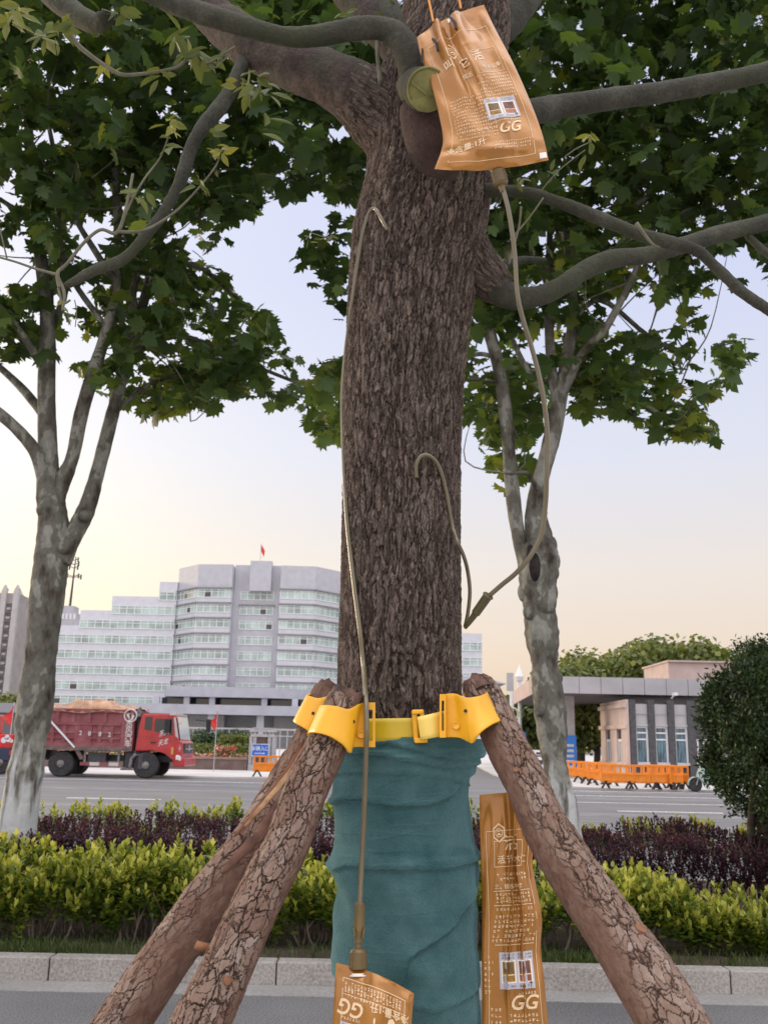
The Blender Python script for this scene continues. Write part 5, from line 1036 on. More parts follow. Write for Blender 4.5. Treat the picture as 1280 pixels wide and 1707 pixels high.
# limb with the sawn stub that bends away to the left
limb('branch', [(735, 330, 20, 1.70), (728, 285, 34, 1.655), (716, 230, 40, 1.62), (704, 180, 38, 1.595), (694, 130, 33, 1.58), (682, 92, 29, 1.57), (664, 62, 25, 1.565), (635, 48, 22, 1.56), (590, 48, 21, 1.555), (530, 60, 20, 1.55), (480, 62, 19.5, 1.55), (420, 47, 20, 1.55), (360, 30, 20, 1.55), (290, 6, 20, 1.55), (220, -28, 20, 1.55), (120, -80, 19, 1.55)], LIMB)
limb('branch_collar', [(705, 262, 68, 1.765), (668, 214, 69, 1.748), (632, 183, 63, 1.742), (604, 163, 54.5, 1.742), (584, 149, 46, 1.745)], BARK, 60, 16)
limb('branch_collar', [(770, 245, 50, 1.75), (810, 216, 41, 1.757), (840, 202, 32, 1.765), (862, 194, 24, 1.775)], BARK, 50, 16)
limb('branch_collar', [(770, 415, 44, 1.76), (792, 441, 40, 1.75), (816, 466, 34, 1.74), (840, 487, 25, 1.735)], BARK, 50, 16)
limb('branch', [(737, 345, 14, 1.70), (730, 290, 38, 1.653), (718, 235, 43, 1.619), (706, 190, 41, 1.596), (701, 172, 36, 1.593)], MAROON)
# sawn stub: short limb towards the camera and its pale cut face
s0, s1 = P(698, 152, 1.585), P(712, 149, 1.515); axs = s1-s0; rr = 33*depth_of(s1)/F
view = -(s1-np.array([0, 0, H])); view = view/np.linalg.norm(view); axs = view*.93+np.array([.20, 0, -.05]); axs /= np.linalg.norm(axs)
stub = MB(); stub.tube([s1-axs*.11, s1-axs*.06, s1-axs*.02, s1-axs*.004], [rr*1.02, rr*1.08, rr*1.09, rr*1.05], 36); sb = stub.build('pruned_stub', LIMB, mt, smooth=True)
CUT = mat('cut_wood', (.20, .19, .062), .8, 26, .2, .003, stretch=(1, 1, 1))
cf = MB(); e1 = np.cross(axs, (0, 0, 1)); e1 /= np.linalg.norm(e1); e2 = np.cross(e1, axs); vs = []; NR = 7; NC = 36
for i in range(NR):
    for j in range(NC):
        r_ = rr*1.0*i/(NR-1); t = 2*PI*j/NC; a_, b_ = r_*math.cos(t), r_*math.sin(t); ridge = .004 if (a_*.5+b_*.85) < -rr*.25 else 0
        vs.append(s1+e1*a_+e2*b_+axs*(ridge-.002*(i == NR-1)))
cf.add(vs, [(i*NC+j, (i+1)*NC+j, (i+1)*NC+(j+1) % NC, i*NC+(j+1) % NC) for i in range(NR-1) for j in range(NC)])
rp = [s1+(e1*math.cos(t)+e2*math.sin(t))*rr*1.02 for t in np.linspace(0, 2*PI, 37)]; cf.tube(rp, .0022, 6); rg = s1+e2*(-rr*.32)
cf.tube([s1+e1*(-rr*.8)+e2*(-rr*.62)+axs*.003, s1+e2*(-rr*.24)+axs*.004, s1+e1*rr*.85+e2*(rr*.18)+axs*.003], .0019, 6)
cf.build('cut_face', CUT, sb)
# other limbs
limb('branch', [(668, 70, 22, 1.60), (658, 35, 19, 1.60), (645, 0, 17, 1.61), (625, -60, 15, 1.62), (600, -150, 13, 1.65)], LIMB)
limb('branch', [(700, 110, 44, 1.78), (655, 60, 36, 1.82), (610, 15, 33, 1.88), (565, -40, 31, 1.95), (500, -130, 28, 2.05)], BROWNLIMB)
limb('branch', [(800, 90, 34, 1.78), (835, 50, 31, 1.80), (868, 12, 27, 1.82), (905, -40, 24, 1.85), (960, -120, 20, 1.9)], LIMB)
limb('branch', [(790, 225, 40, 1.75), (850, 198, 30, 1.77), (900, 184, 24, 1.80), (960, 173, 22, 1.83), (1030, 163, 20, 1.86), (1110, 152, 20, 1.88), (1190, 138, 19, 1.9), (1290, 116, 18, 1.93), (1420, 80, 15, 2.0), (1700, 10, 11, 2.2), (1950, -90, 5, 2.4)], LIMB)
limb('branch', [(790, 318, 16, 1.72), (832, 318, 11.5, 1.68), (880, 322, 11, 1.66), (935, 338, 12, 1.66), (985, 358, 12, 1.66), (1050, 385, 12.5, 1.67), (1110, 403, 13, 1.68), (1158, 416, 12, 1.69), (1195, 448, 10.5, 1.70), (1240, 490, 11, 1.71), (1290, 522, 11, 1.72), (1380, 575, 9, 1.75), (1560, 640, 6, 1.85), (1700, 650, 3, 1.9)], LIMB, 26)
limb('branch', [(780, 430, 50, 1.76), (812, 462, 34, 1.74), (842, 490, 27, 1.73), (880, 497, 22, 1.73), (930, 480, 19, 1.75), (975, 450, 18, 1.78), (1020, 432, 18, 1.8), (1075, 426, 16.5, 1.83), (1140, 408, 16, 1.86), (1210, 387, 16, 1.9), (1290, 366, 15, 1.95), (1420, 320, 12, 2.0), (1680, 240, 8, 2.2), (1900, 150, 3, 2.4)], LIMB)
limb('branch', [(812, 452, 16, 1.74), (838, 442, 10, 1.76), (868, 434, 8, 1.78), (908, 433, 6, 1.8)], LIMB, 20)
limb('branch', [(800, 395, 12, 1.75), (818, 430, 8, 1.76), (832, 470, 9, 1.75)], LIMB, 18)
limb('branch', [(1245, 392, 7, 1.93), (1265, 412, 6.5, 1.94), (1300, 440, 6, 1.95)], LIMB, 16)
# the long thin branch that hangs from the stout limb
limb('branch', [(415, 85, 17, 1.82), (400, 120, 15, 1.80), (376, 165, 14.5, 1.77), (340, 210, 14, 1.74), (318, 250, 13, 1.72), (302, 300, 12.5, 1.70), (275, 350, 11.5, 1.68), (238, 400, 11, 1.66), (205, 432, 10.5, 1.65), (160, 450, 9.5, 1.64), (112, 476, 7, 1.63), (100, 484, 4, 1.63)], LIMB, 26)
# broken limb end at the top left and its wandering twig
limb('branch', [(60, -60, 34, 1.78), (90, -10, 26, 1.75), (125, 22, 22, 1.72), (158, 38, 19, 1.69), (176, 30, 17, 1.66), (180, 18, 12, 1.65)], LIMB, 28)
TWIG = mat('pale_twig', (.125, .118, .078), .8, 40, .15)
def twig(rows, n=10): Q, R = pxpath([(a, b, c*.72, d) for a, b, c, d in rows], 6); tw = MB(); tw.tube(Q, R, n); tw.build('twig', TWIG, mt, smooth=True)
for r_ in ([(108, 30, 6), (125, 68, 5.5), (155, 95, 5), (190, 118, 4.5), (212, 125, 4.5), (260, 120, 4), (295, 112, 4), (318, 96, 4), (345, 106, 3), (372, 90, 2.6), (392, 78, 2.5)], [(100, 480, 5), (97, 455, 4.5), (112, 440, 4), (140, 405, 4), (168, 383, 4), (195, 388, 4.5), (210, 350, 4), (222, 290, 3.5)], [(195, 386, 4.5), (240, 384, 3.5), (290, 355, 3), (330, 315, 2.5), (358, 280, 2), (366, 262, 1.6)], [(200, 384, 3), (215, 345, 3), (240, 300, 2.5), (268, 262, 2), (282, 225, 1.6)], [(97, 458, 3.5), (60, 448, 3), (25, 436, 2.6), (-15, 425, 2.5)],
           [(98, 480, 3), (105, 505, 3), (118, 500, 2.5)], [(98, 462, 3), (108, 490, 4), (104, 518, 2)], [(125, 500, 1.2), (128, 520, 1.2), (126, 545, 1)], [(630, 64, 6), (629, 90, 5), (632, 120, 5), (634, 138, 6)], [(868, 345, 3), (864, 380, 2.5), (848, 440, 3)], [(905, 330, 2), (880, 365, 2), (850, 400, 2.5)], [(940, 262, 1.6), (960, 248, 1.5), (985, 236, 1.5)], [(900, 320, 1.6), (930, 285, 1.4), (975, 250, 1.2)], [(372, 90, 2), (362, 112, 2), (330, 108, 1.5)], [(560, 402, 1.6), (540, 395, 1.4), (518, 388, 1.2)], [(1060, 372, 5), (1085, 405, 3), (1100, 412, 1)], [(12, 430, 2), (5, 400, 1.6), (0, 380, 1.4)]):
    twig([(a, b, c, 1.62) for a, b, c in r_])
# sprigs of young camphor-like leaves
LA = [(0, 0, 0), (.17, .25, .05), (.22, .5, .06), (.13, .78, .04), (0, 1.05, -.06), (-.13, .78, .04), (-.22, .5, .06), (-.17, .25, .05)]; LAT = [(0, i, i+1) for i in range(1, 7)]
pos, tips, nrm, size, ti = [], [], [], [], []; g = np.random.default_rng(9)
for px, py, n, s, young in ((284, 205, 11, 34, .85), (278, 240, 4, 42, .3), (366, 250, 10, 30, .95), (178, 112, 6, 32, .9), (265, 118, 5, 34, .6), (272, 132, 3, 50, .35), (300, 98, 5, 28, .6), (345, 95, 4, 34, .5), (360, 105, 4, 36, .35), (100, 40, 9, 44, .6), (75, 62, 8, 46, .55), (30, 20, 12, 40, .75), (15, 35, 8, 40, .7), (300, 60, 6, 60, .45), (328, 80, 4, 60, .35), (432, 130, 9, 40, .5), (415, 145, 7, 38, .6), (445, 150, 5, 44, .4), (402, 140, 5, 30, .7), (980, 228, 10, 26, .9), (986, 258, 2, 46, .55), (868, 300, 5, 22, .7), (920, 290, 7, 22, .35), (228, 325, 6, 34, .5), (330, 310, 4, 34, .35), (350, 215, 4, 34, .4), (105, 505, 3, 22, .8), (448, 205, 3, 50, .3), (205, 20, 7, 36, .35), (575, 20, 5, 26, .4), (130, 540, 3, 16, .1), (515, 400, 4, 24, .2), (550, 395, 4, 24, .4), (640, 8, 4, 30, .25)):
    for i in range(n):
        Y_ = 1.60+g.uniform(-.03, .08); q = P(px+g.normal(0, s*.14), py+g.normal(0, s*.14), Y_); t = g.normal(size=3)*[.9, .6, .6]+[0, -.1, -.45]
        pos.append(q); tips.append(t); nrm.append(g.normal(size=3)*.6+[0, -.55, .45]); size.append(.86*s*g.uniform(.7, 1.15)*depth_of(q)/F); ti.append(np.clip(young+g.normal(0, .12), 0, 1))
link('foliage', scatter_leaves('foliage', LA, LAT, np.array(pos), rotmats(np.array(nrm), np.array(tips)), np.array(size), np.array(ti)), mt, SPRIG)

# ------------------------------------------------------------------ teal cloth wound round the trunk
def clothmat():
    m, t, b = newmat('teal_felt'); L = t.links.new; tc = nd(t, 'ShaderNodeTexCoord')
    n = nd(t, 'ShaderNodeTexNoise'); n.inputs['Scale'].default_value = 420; n.inputs['Detail'].default_value = 4; L(tc.outputs['Object'], n.inputs['Vector'])
    n2 = nd(t, 'ShaderNodeTexNoise'); n2.inputs['Scale'].default_value = 14; n2.inputs['Detail'].default_value = 6; n2.inputs['Roughness'].default_value = .65; L(tc.outputs['Object'], n2.inputs['Vector'])
    mp = nd(t, 'ShaderNodeMapping'); mp.inputs['Scale'].default_value = (14, 14, 130); L(tc.outputs['Object'], mp.inputs[0])
    n3 = nd(t, 'ShaderNodeTexNoise'); n3.inputs['Scale'].default_value = 1; n3.inputs['Detail'].default_value = 6; L(mp.outputs[0], n3.inputs['Vector'])
    r = nd(t, 'ShaderNodeValToRGB'); ma = nd(t, 'ShaderNodeMath', operation='MULTIPLY_ADD'); L(n.outputs[0], ma.inputs[0]); ma.inputs[1].default_value = .35; L(n2.outputs[0], ma.inputs[2]); L(ma.outputs[0], r.inputs[0])
    r.color_ramp.elements[0].position = .42; r.color_ramp.elements[0].color = (.020, .068, .071, 1); r.color_ramp.elements[1].position = .95; r.color_ramp.elements[1].color = (.090, .180, .184, 1); L(r.outputs[0], b.inputs['Base Color'])
    b.inputs['Roughness'].default_value = 1; b.inputs['Specular IOR Level'].default_value = .1; b.inputs['Sheen Weight'].default_value = .5; b.inputs['Sheen Roughness'].default_value = .5; b.inputs['Sheen Tint'].default_value = (.4, .7, .75, 1)
    a2 = nd(t, 'ShaderNodeMath', operation='MULTIPLY_ADD'); L(n3.outputs[0], a2.inputs[0]); a2.inputs[1].default_value = 1.0; L(n.outputs[0], a2.inputs[2])
    bp = nd(t, 'ShaderNodeBump'); bp.inputs['Distance'].default_value = .0026; L(a2.outputs[0], bp.inputs['Height']); L(bp.outputs[0], b.inputs['Normal']); return m
CEDGE = [(1232, 570, 795), (1262, 562, 790), (1300, 557, 778), (1345, 557, 780), (1400, 560, 788), (1450, 552, 794), (1500, 560, 797), (1560, 556, 799), (1600, 552, 802), (1660, 566, 804), (1707, 575, 806), (1900, 590, 820), (2300, 600, 840)]
ce = []
for py, a, b in CEDGE:
    q = P((a+b)/2, py, YT0); ce.append((q[2], q[0], (b-a)/2*depth_of(q)/F))
ce = np.array(ce)[::-1]
nz, nc = 760, 420; ztop = float(P(680, 1229, 1.63)[2]); zs = np.concatenate([np.linspace(.30, 1.02, 60), np.linspace(1.02, ztop, nz-59)[1:]]); th = np.linspace(PI/2, PI/2+2*PI, nc); Z_, T_ = np.meshgrid(zs, th, indexing='ij')
xc_ = np.interp(zs, ce[:, 0], ce[:, 1]); R_ = np.interp(zs, ce[:, 0], ce[:, 2])
sm_ = lambda t: np.clip(t, 0, 1)**2*(3-2*np.clip(t, 0, 1))
ang = T_-PI*1.5                                       # 0 faces the road and the camera, negative to the left
zp = lambda py, px=680: float(P(px, py, 1.63)[2])
R2 = np.repeat(R_[:, None], nc, 1)*.955
# overlapping turns: above the edge line the cloth lies on the turn beneath
def edge_line(pts): A = np.array([(a, zp(b)) for a, b in pts]); return np.interp(ang, A[:, 0], A[:, 1])
for pts, h, lip in (([(-3, 1340), (-1.3, 1350), (-1.0, 1338), (-.6, 1336), (-.2, 1343), (.1, 1345), (.4, 1340), (.75, 1325), (1.1, 1300), (1.6, 1280), (3, 1310)], .0055, .0035), ([(-3, 1450), (-1.2, 1465), (-.9, 1452), (-.5, 1450), (0, 1449), (.5, 1449), (.9, 1446), (1.6, 1440), (3, 1450)], .0035, .0045), ([(-3, 1760), (-.6, 1740), (-.1, 1668), (.0, 1600), (.25, 1578), (.62, 1548), (.85, 1522), (1.2, 1500), (1.7, 1460), (3, 1400)], .0055, .002), ([(-3, 1293), (-1, 1294), (-.5, 1290), (0, 1291), (.55, 1293), (.7, 1296), (.9, 1306), (3, 1330)], .002, .002), ([(-3, 1262), (-.4, 1258), (0, 1270), (.5, 1278), (1.2, 1276), (3, 1270)], .003, .0025), ([(-3, 1250), (-.3, 1240), (.2, 1256), (.7, 1262), (1.3, 1262), (3, 1255)], .003, .003), ([(-3, 1650), (-1, 1660), (.3, 1690), (.55, 1682), (1.3, 1668), (3, 1660)], .002, .002)):
    ze = edge_line(pts)+.0008*np.sin(ang*7+1)+.0006*np.sin(ang*17)+.0005*np.sin(ang*41+2); d = Z_-ze
    R2 += 1.35*h*sm_(d/.0016)*np.exp(-np.maximum(d, 0)/.16)+1.2*lip*np.exp(-((d-.005)/.005)**2)*(.6+.5*np.sin(ang*3.1+ze*40))-.0012*np.exp(-((d+.003)/.003)**2)
# rolled folds, puckers and the loose bulges at the sides
for py, amp, w, sl, ph in ((1436, .0032, .005, .0, .4), (1425, .0016, .004, .02, 1.8), (1306, .0018, .006, .03, 2), (1268, .0022, .004, .02, .3), (1246, .0022, .004, -.02, 3), (1395, .0014, .010, .05, 1), (1500, .0016, .014, .06, 2.2), (1615, .002, .02, -.08, .7)):
    d = Z_-(zp(py)+sl*np.sin(ang+ph)); R2 += amp*np.exp(-(d/w)**2)*(.55+.45*np.sin(ang*1.7+ph*3))
for px_a, py, amp in ((-1.45, 1355, .006), (-1.5, 1458, .010), (-1.5, 1600, .008), (1.45, 1238, .006), (1.5, 1450, .006), (-1.25, 1330, -.004), (1.4, 1330, -.004)):
    R2 += amp*.5*np.exp(-((Z_-zp(py))/.02)**2-((ang-px_a)/.5)**2)
tri = np.clip(1-np.abs((ang-.02)/.11), 0, 1)*np.exp(-((Z_-zp(1444))/.008)**2); R2 += .004*tri
ns_ = np.random.default_rng(3)
for i in range(26):
    kx, kz, ph = ns_.uniform(2, 9), ns_.uniform(25, 110), ns_.uniform(0, 6); R2 += .00042*np.sin(ang*kx*.8+Z_*kz+ph)
for i in range(34):                                   # tight drawn creases, most of them near the strap
    a0, z0 = ns_.uniform(-1.5, 1.5), ztop-abs(ns_.normal(0, .075)) if i < 22 else ns_.uniform(1.1, ztop)
    ln_, sl_, w_ = ns_.uniform(.25, .8), ns_.normal(0, .022), ns_.uniform(.0012, .0028); dz = Z_-(z0+sl_*(ang-a0)+.004*np.sin(3*(ang-a0)))
    R2 += ns_.uniform(.0008, .0022)*np.exp(-np.abs(dz)/w_)*np.exp(-((ang-a0)/ln_)**2)
R2 += .0035*np.exp(-((Z_-ztop)/.010)**2)*(.5+.5*np.sin(ang*7))
V = np.stack([xc_[:, None]+R2*np.cos(T_), YT0+R2*np.sin(T_)*.97, Z_], 2)
cw = link('trunk_wrap', grid_mesh('trunk_wrap', V, np.stack([T_*.115, Z_], 2)), None, clothmat()); tag(cw, 'teal felt cloth wound round the lower trunk of the propped tree', 'tree wrap')

# ------------------------------------------------------------------ three timber props
def prop(rows, label, seed, th0=PI, amt=1.):
    rows = [(a, b, c*.93, d) for a, b, c, d in rows]; S = spline(rows, 8); Q = np.array([P(a, b, y) for a, b, w, y in S]); R = np.array([w*depth_of(q)/F for q, (a, b, w, y) in zip(Q, S)])
    d = Q[-1]-Q[-9]; k = (Q[-1][2]-(-.02))/-d[2]; Q = np.vstack([Q, Q[-1]+d*k*np.linspace(.1, 1, 10)[:, None]]); R = np.append(R, np.linspace(R[-1], R[-1]*1.08, 10))
    L = np.concatenate([[0], np.cumsum(np.linalg.norm(np.diff(Q, axis=0), axis=1))]); vis = L[len(S)-1]+.08
    ls = np.concatenate([np.linspace(0, vis, 620), np.linspace(vis, L[-1], 60)[1:]]); Qs = np.stack([np.interp(ls, L, Q[:, i]) for i in range(3)], 1); Rs = np.interp(ls, L, R)
    ax = Q[-1]-Q[0]; ax /= np.linalg.norm(ax); away = np.array([0, 1., 0]); away -= ax*ax.dot(away); away /= np.linalg.norm(away); sd = np.cross(ax, away)
    th = np.linspace(0, 2*PI, 200); g = np.random.default_rng(seed); ph = g.uniform(0, 6, 6)
    Rr = Rs[:, None]*(1+.025*np.sin(2*th+ls[:, None]*6+ph[0])+.018*np.sin(3*th-ls[:, None]*11+ph[1])+.012*np.sin(ls[:, None]*31+ph[2]))
    V = Qs[:, None, :]+Rr[..., None]*(np.cos(th)[None, :, None]*away+np.sin(th)[None, :, None]*sd)
    UV = np.stack(np.broadcast_arrays(th[None, :]*R.mean()+seed*.37, ls[:, None]+seed*1.3), 2)
    pr = thing('support_pole', label, 'tree prop', Q[-1]*[1, 1, 0], 'timber props of the tree'); me = grid_mesh('bark', V, UV); at = me.attributes.new('scaly', 'FLOAT', 'POINT'); at.data.foreach_set('value', (amt*(.5+.5*np.cos(th[None, :]-th0)+0*ls[:, None])).astype(np.float32).ravel()); link('bark', me, pr, POLE)
    # rough broken top end
    e = MB(); c = Qs[0]; r0 = Rs[0]; vs = [c-ax*.012]
    for j in range(24):
        t = 2*PI*j/24; vs.append(c+(away*math.cos(t)+sd*math.sin(t))*r0*1.0-ax*(.004+.012*g.random()))
    for j in range(24):
        t = 2*PI*j/24; vs.append(c+(away*math.cos(t)+sd*math.sin(t))*r0*1.0+ax*.02)
    e.add(vs, [(0, 1+j, 1+(j+1) % 24) for j in range(24)]+[(1+j, 25+j, 25+(j+1) % 24, 1+(j+1) % 24) for j in range(24)]); e.build('broken_end', DENDW, pr)
    return pr, (ls, Qs, Rs, ax, away, sd)
DENDW = mat('weathered_end_grain', (.10, .055, .04), .9, 60, .3, .004)
BARE = mat('bare_split_wood', (.42, .22, .10), .75, 18, .25, .002, stretch=(3, 3, 3), col2=(.50, .31, .16))
KNOT = mat('cut_knot', (.20, .085, .035), .7, 50, .25)
pA, gA = prop([(577, 1166, 31, 1.59), (569, 1188, 34, 1.585), (548, 1240, 36, 1.57), (510, 1320, 39, 1.555), (482, 1400, 41, 1.54), (430, 1500, 43, 1.52), (383, 1600, 46, 1.50), (335, 1707, 49, 1.475)], 'front left timber prop with scaly grey brown bark and a cut knot low down', 3, 1.18*PI)
pB, gB = prop([(550, 1152, 26, 1.76), (543, 1168, 31, 1.755), (520, 1240, 36, 1.74), (476, 1320, 38, 1.73), (425, 1400, 40, 1.715), (350, 1500, 42, 1.70), (277, 1600, 44, 1.68), (205, 1707, 46, 1.66)], 'rear left timber prop with split reddish bark and bare wood near its top', 8, 1.4*PI, .75)
pC, gC = prop([(798, 1148, 27, 1.64), (808, 1168, 32, 1.63), (847, 1250, 36, 1.58), (874, 1300, 38, 1.545), (920, 1400, 43, 1.48), (984, 1500, 49, 1.415), (1052, 1600, 55, 1.35), (1120, 1707, 60, 1.285)], 'right timber prop with flaking bark leaning in front of the slim bag', 14, .66*PI)
def skin_pt(gm, l, a, off=0.0):
    ls, Qs, Rs, ax, away, sd = gm; q = np.array([np.interp(l, ls, Qs[:, i]) for i in range(3)]); r = float(np.interp(l, ls, Rs)); dr = away*math.cos(a)+sd*math.sin(a); return q+dr*(r+off), dr
def find(gm, px, py):
    """position along a prop and angle round it that is seen at a pixel"""
    best = None
    for l in np.linspace(0, 1.1, 120):
        for a in np.linspace(PI*.5, PI*1.5, 50):
            q, dr = skin_pt(gm, l, a); d = q-[0, 0, H]; x = 640+F*d.dot(_cx)/d.dot(_f); y = 853.5-F*d.dot(_cy)/d.dot(_f); e = (x-px)**2+(y-py)**2
            if best is None or e < best[0]: best = (e, l, a)
    return best[1:]
def knot(gm, pr, px, py, r, h, name='knot', col=None):
    l, a = find(gm, px, py); q, dr = skin_pt(gm, l, a, -.004); m = MB(); m.lathe(q, dr, [(0, r*1.5), (h*.5, r*1.25), (h*.9, r*1.02)], 16); o = m.build(name, POLE, pr, smooth=True)
    MB().lathe(q, dr, [(h*.88, r), (h, r*.9), (h*.97, .0005)], 16).build('cut_face', KNOT, o)
knot(gC, pC, 860, 1283, .0042, .007); knot(gC, pC, 1066, 1552, .008, .008); knot(gA, pA, 376, 1640, .006, .009)
l, a = find(gA, 345, 1585); q, dr = skin_pt(gA, l, a, -.003); MB().tube([q, q+dr*.006+np.array([-.008, 0, .001]), q+dr*.007+np.array([-.013, 0, .003])], [.007, .0062, .0055], 12).build('branch_stub', KNOT, pA, smooth=True)
def strip(gm, pr, l0, l1, a0, a1, off, name, matl, ja=.0):
    nl, na = 60, 14; V = np.zeros((nl, na, 3)); g = np.random.default_rng(4)
    for i in range(nl):
        t = i/(nl-1); w = math.sin(PI*min(max(t, .02), .98))**.5; am = (a0+a1)/2+.12*math.sin(t*5+a0)+ja*(t-.5)
        for j in range(na):
            s = j/(na-1)-.5; q, dr = skin_pt(gm, l0+(l1-l0)*t, am+(a1-a0)*w*s, off*(1-(2*s)**2)**.5+.0006*math.sin(s*40+t*3)-.002); V[i, j] = q
    return link(name, grid_mesh(name, V), pr, matl)
l, a = find(gB, 485, 1275); strip(gB, pB, l-.05, l+.12, a-.22, a+.22, .0055, 'bare_wood', BARE, .3)
l, a = find(gB, 468, 1250+30); strip(gB, pB, l-.06, l+.13, a-.35, a-.12, .006, 'split_bark', mat('raw_red_bark', (.22, .085, .045), .85, 30, .3, .003), .2)
l, a = find(gB, 415, 1410); strip(gB, pB, l-.10, l+.06, a-.3, a+.3, .005, 'raw_patch', mat('raw_red_patch', (.15, .072, .048), .85, 22, .3, .003), .1)

# ------------------------------------------------------------------ yellow clamps and strap
YEL = mat('yellow_nylon', (.80, .40, .018), .33, 7, .05, spec=.5); STRAP = mat('olive_yellow_strap', (.56, .40, .02), .28, 9, .06); PALE = mat('pale_yellow_strap', (.85, .62, .13), .3)
def sheet(name, top, bot, matl, parent, thick=.0045, rows=10, k=6):
    T_ = spline([P(*p) for p in top], k); B_ = spline([P(*p) for p in bot], k); V = np.zeros((rows, len(T_), 3))
    for i in range(rows):
        t = i/(rows-1); V[i] = T_*(1-t)+B_*t
    o = link(name, grid_mesh(name, V), parent, matl); s = o.modifiers.new('thick', 'SOLIDIFY'); s.thickness = thick; s.offset = 0
    b = o.modifiers.new('round', 'BEVEL'); b.width = .0012; b.segments = 2; b.limit_method = 'ANGLE'; return o
def pvec(px, py, Y): return P(px, py, Y)
def hole(parent, px, py, Y, r, name='rivet_hole', matl=None):
    q = P(px, py, Y); n = -(q-np.array([0, 0, H])); n /= np.linalg.norm(n); MB().lathe(q, n, [(-.004, r), (.0005, r), (.0006, r*.3)], 12).build(name, matl or BLACK, parent)
def boss(parent, px, py, Y, r):
    q = P(px, py, Y); n = -(q-np.array([0, 0, H])); n /= np.linalg.norm(n); MB().lathe(q, n, [(-.004, r*1.1), (.0012, r), (.0014, r*.8), (.0004, r*.72), (.0002, .0004)], 18).build('round_boss', YEL, parent, smooth=True)
cA = thing('pole_clamp', 'yellow plastic clamp on the front left prop with a slotted plate', 'clamp', P(575, 1210, 1.56), 'yellow clamps of the props')
sheet('sleeve', [(553, 1170, 1.64), (538, 1176, 1.60), (537, 1176, 1.57), (548, 1176, 1.542), (563, 1178, 1.535), (580, 1182, 1.545), (594, 1176, 1.565), (602, 1172, 1.58), (611, 1171.5, 1.585)], [(528, 1236, 1.64), (516, 1230, 1.60), (515, 1223, 1.565), (528, 1222, 1.535), (550, 1228, 1.525), (572, 1242, 1.535), (583, 1255, 1.55), (588, 1246, 1.575), (611, 1245.5, 1.585)], YEL, cA)
def plate(name, corners, Y, d, parent, slot=None):
    m = MB()
    if slot is None: quads = [corners]
    else:
        (x0, y0), (x1, y1) = corners; (a0, b0), (a1, b1) = slot; quads = [((x0, y0), (x1, b0)), ((x0, b1), (x1, y1)), ((x0, b0), (a0, b1)), ((a1, b0), (x1, b1))]
    for (x0, y0), (x1, y1) in quads:
        vs = [P(x, y, Y+k*d) for k in (0, 1) for x, y in ((x0, y0), (x1, y0), (x1, y1), (x0, y1))]; m.add(vs, [(0, 3, 2, 1), (4, 5, 6, 7), (0, 1, 5, 4), (1, 2, 6, 5), (2, 3, 7, 6), (3, 0, 4, 7)])
    return m.build(name, YEL, parent)
plate('plate', ((610.5, 1171), (625.5, 1245.5)), 1.575, .02, cA, ((614.5, 1183), (621, 1235)))
hole(cA, 589.5, 1203, 1.553, .0026); boss(cA, 602, 1224, 1.5745, .0062)
cB = thing('pole_clamp', 'orange yellow clamp on the rear left prop partly hidden by the front clamp', 'clamp', P(525, 1190, 1.70), 'yellow clamps of the props')
sheet('sleeve', [(530, 1152, 1.78), (514, 1158, 1.73), (516, 1160, 1.71), (530, 1164, 1.70), (545, 1161, 1.70), (556, 1162, 1.72), (575, 1172, 1.73)], [(505, 1208, 1.78), (491, 1203, 1.73), (493, 1206, 1.705), (510, 1216, 1.69), (528, 1232, 1.70), (545, 1245, 1.72), (575, 1240, 1.73)], YEL, cB)
hole(cB, 522, 1189, 1.692, .0028)
cC = thing('pole_clamp', 'large yellow clamp on the right prop with a back flap around the log end', 'clamp', P(790, 1190, 1.58), 'yellow clamps of the props')
sheet('sleeve', [(741, 1157, 1.60), (757, 1156, 1.595), (768, 1160, 1.58), (780, 1163, 1.572), (796, 1161, 1.575), (808, 1156, 1.60), (817, 1147, 1.64), (818, 1140, 1.68)], [(741, 1229, 1.60), (766, 1230, 1.59), (782, 1237, 1.57), (788, 1238, 1.557), (800, 1222, 1.545), (822, 1207, 1.56), (844, 1199, 1.60), (846, 1196, 1.66)], YEL, cC)
sheet('back_flap', [(772, 1138, 1.70), (785, 1133, 1.715), (800, 1131, 1.72), (812, 1134, 1.70), (818, 1140, 1.68)], [(772, 1160, 1.70), (786, 1156, 1.715), (802, 1158, 1.72), (828, 1180, 1.70), (846, 1196, 1.66)], YEL, cC)
plate('plate', ((732.5, 1157), (743, 1229.5)), 1.588, .02, cC, ((736, 1168), (740, 1218)))
hole(cC, 775.5, 1185, 1.567, .0028); boss(cC, 760, 1209, 1.585, .0065)
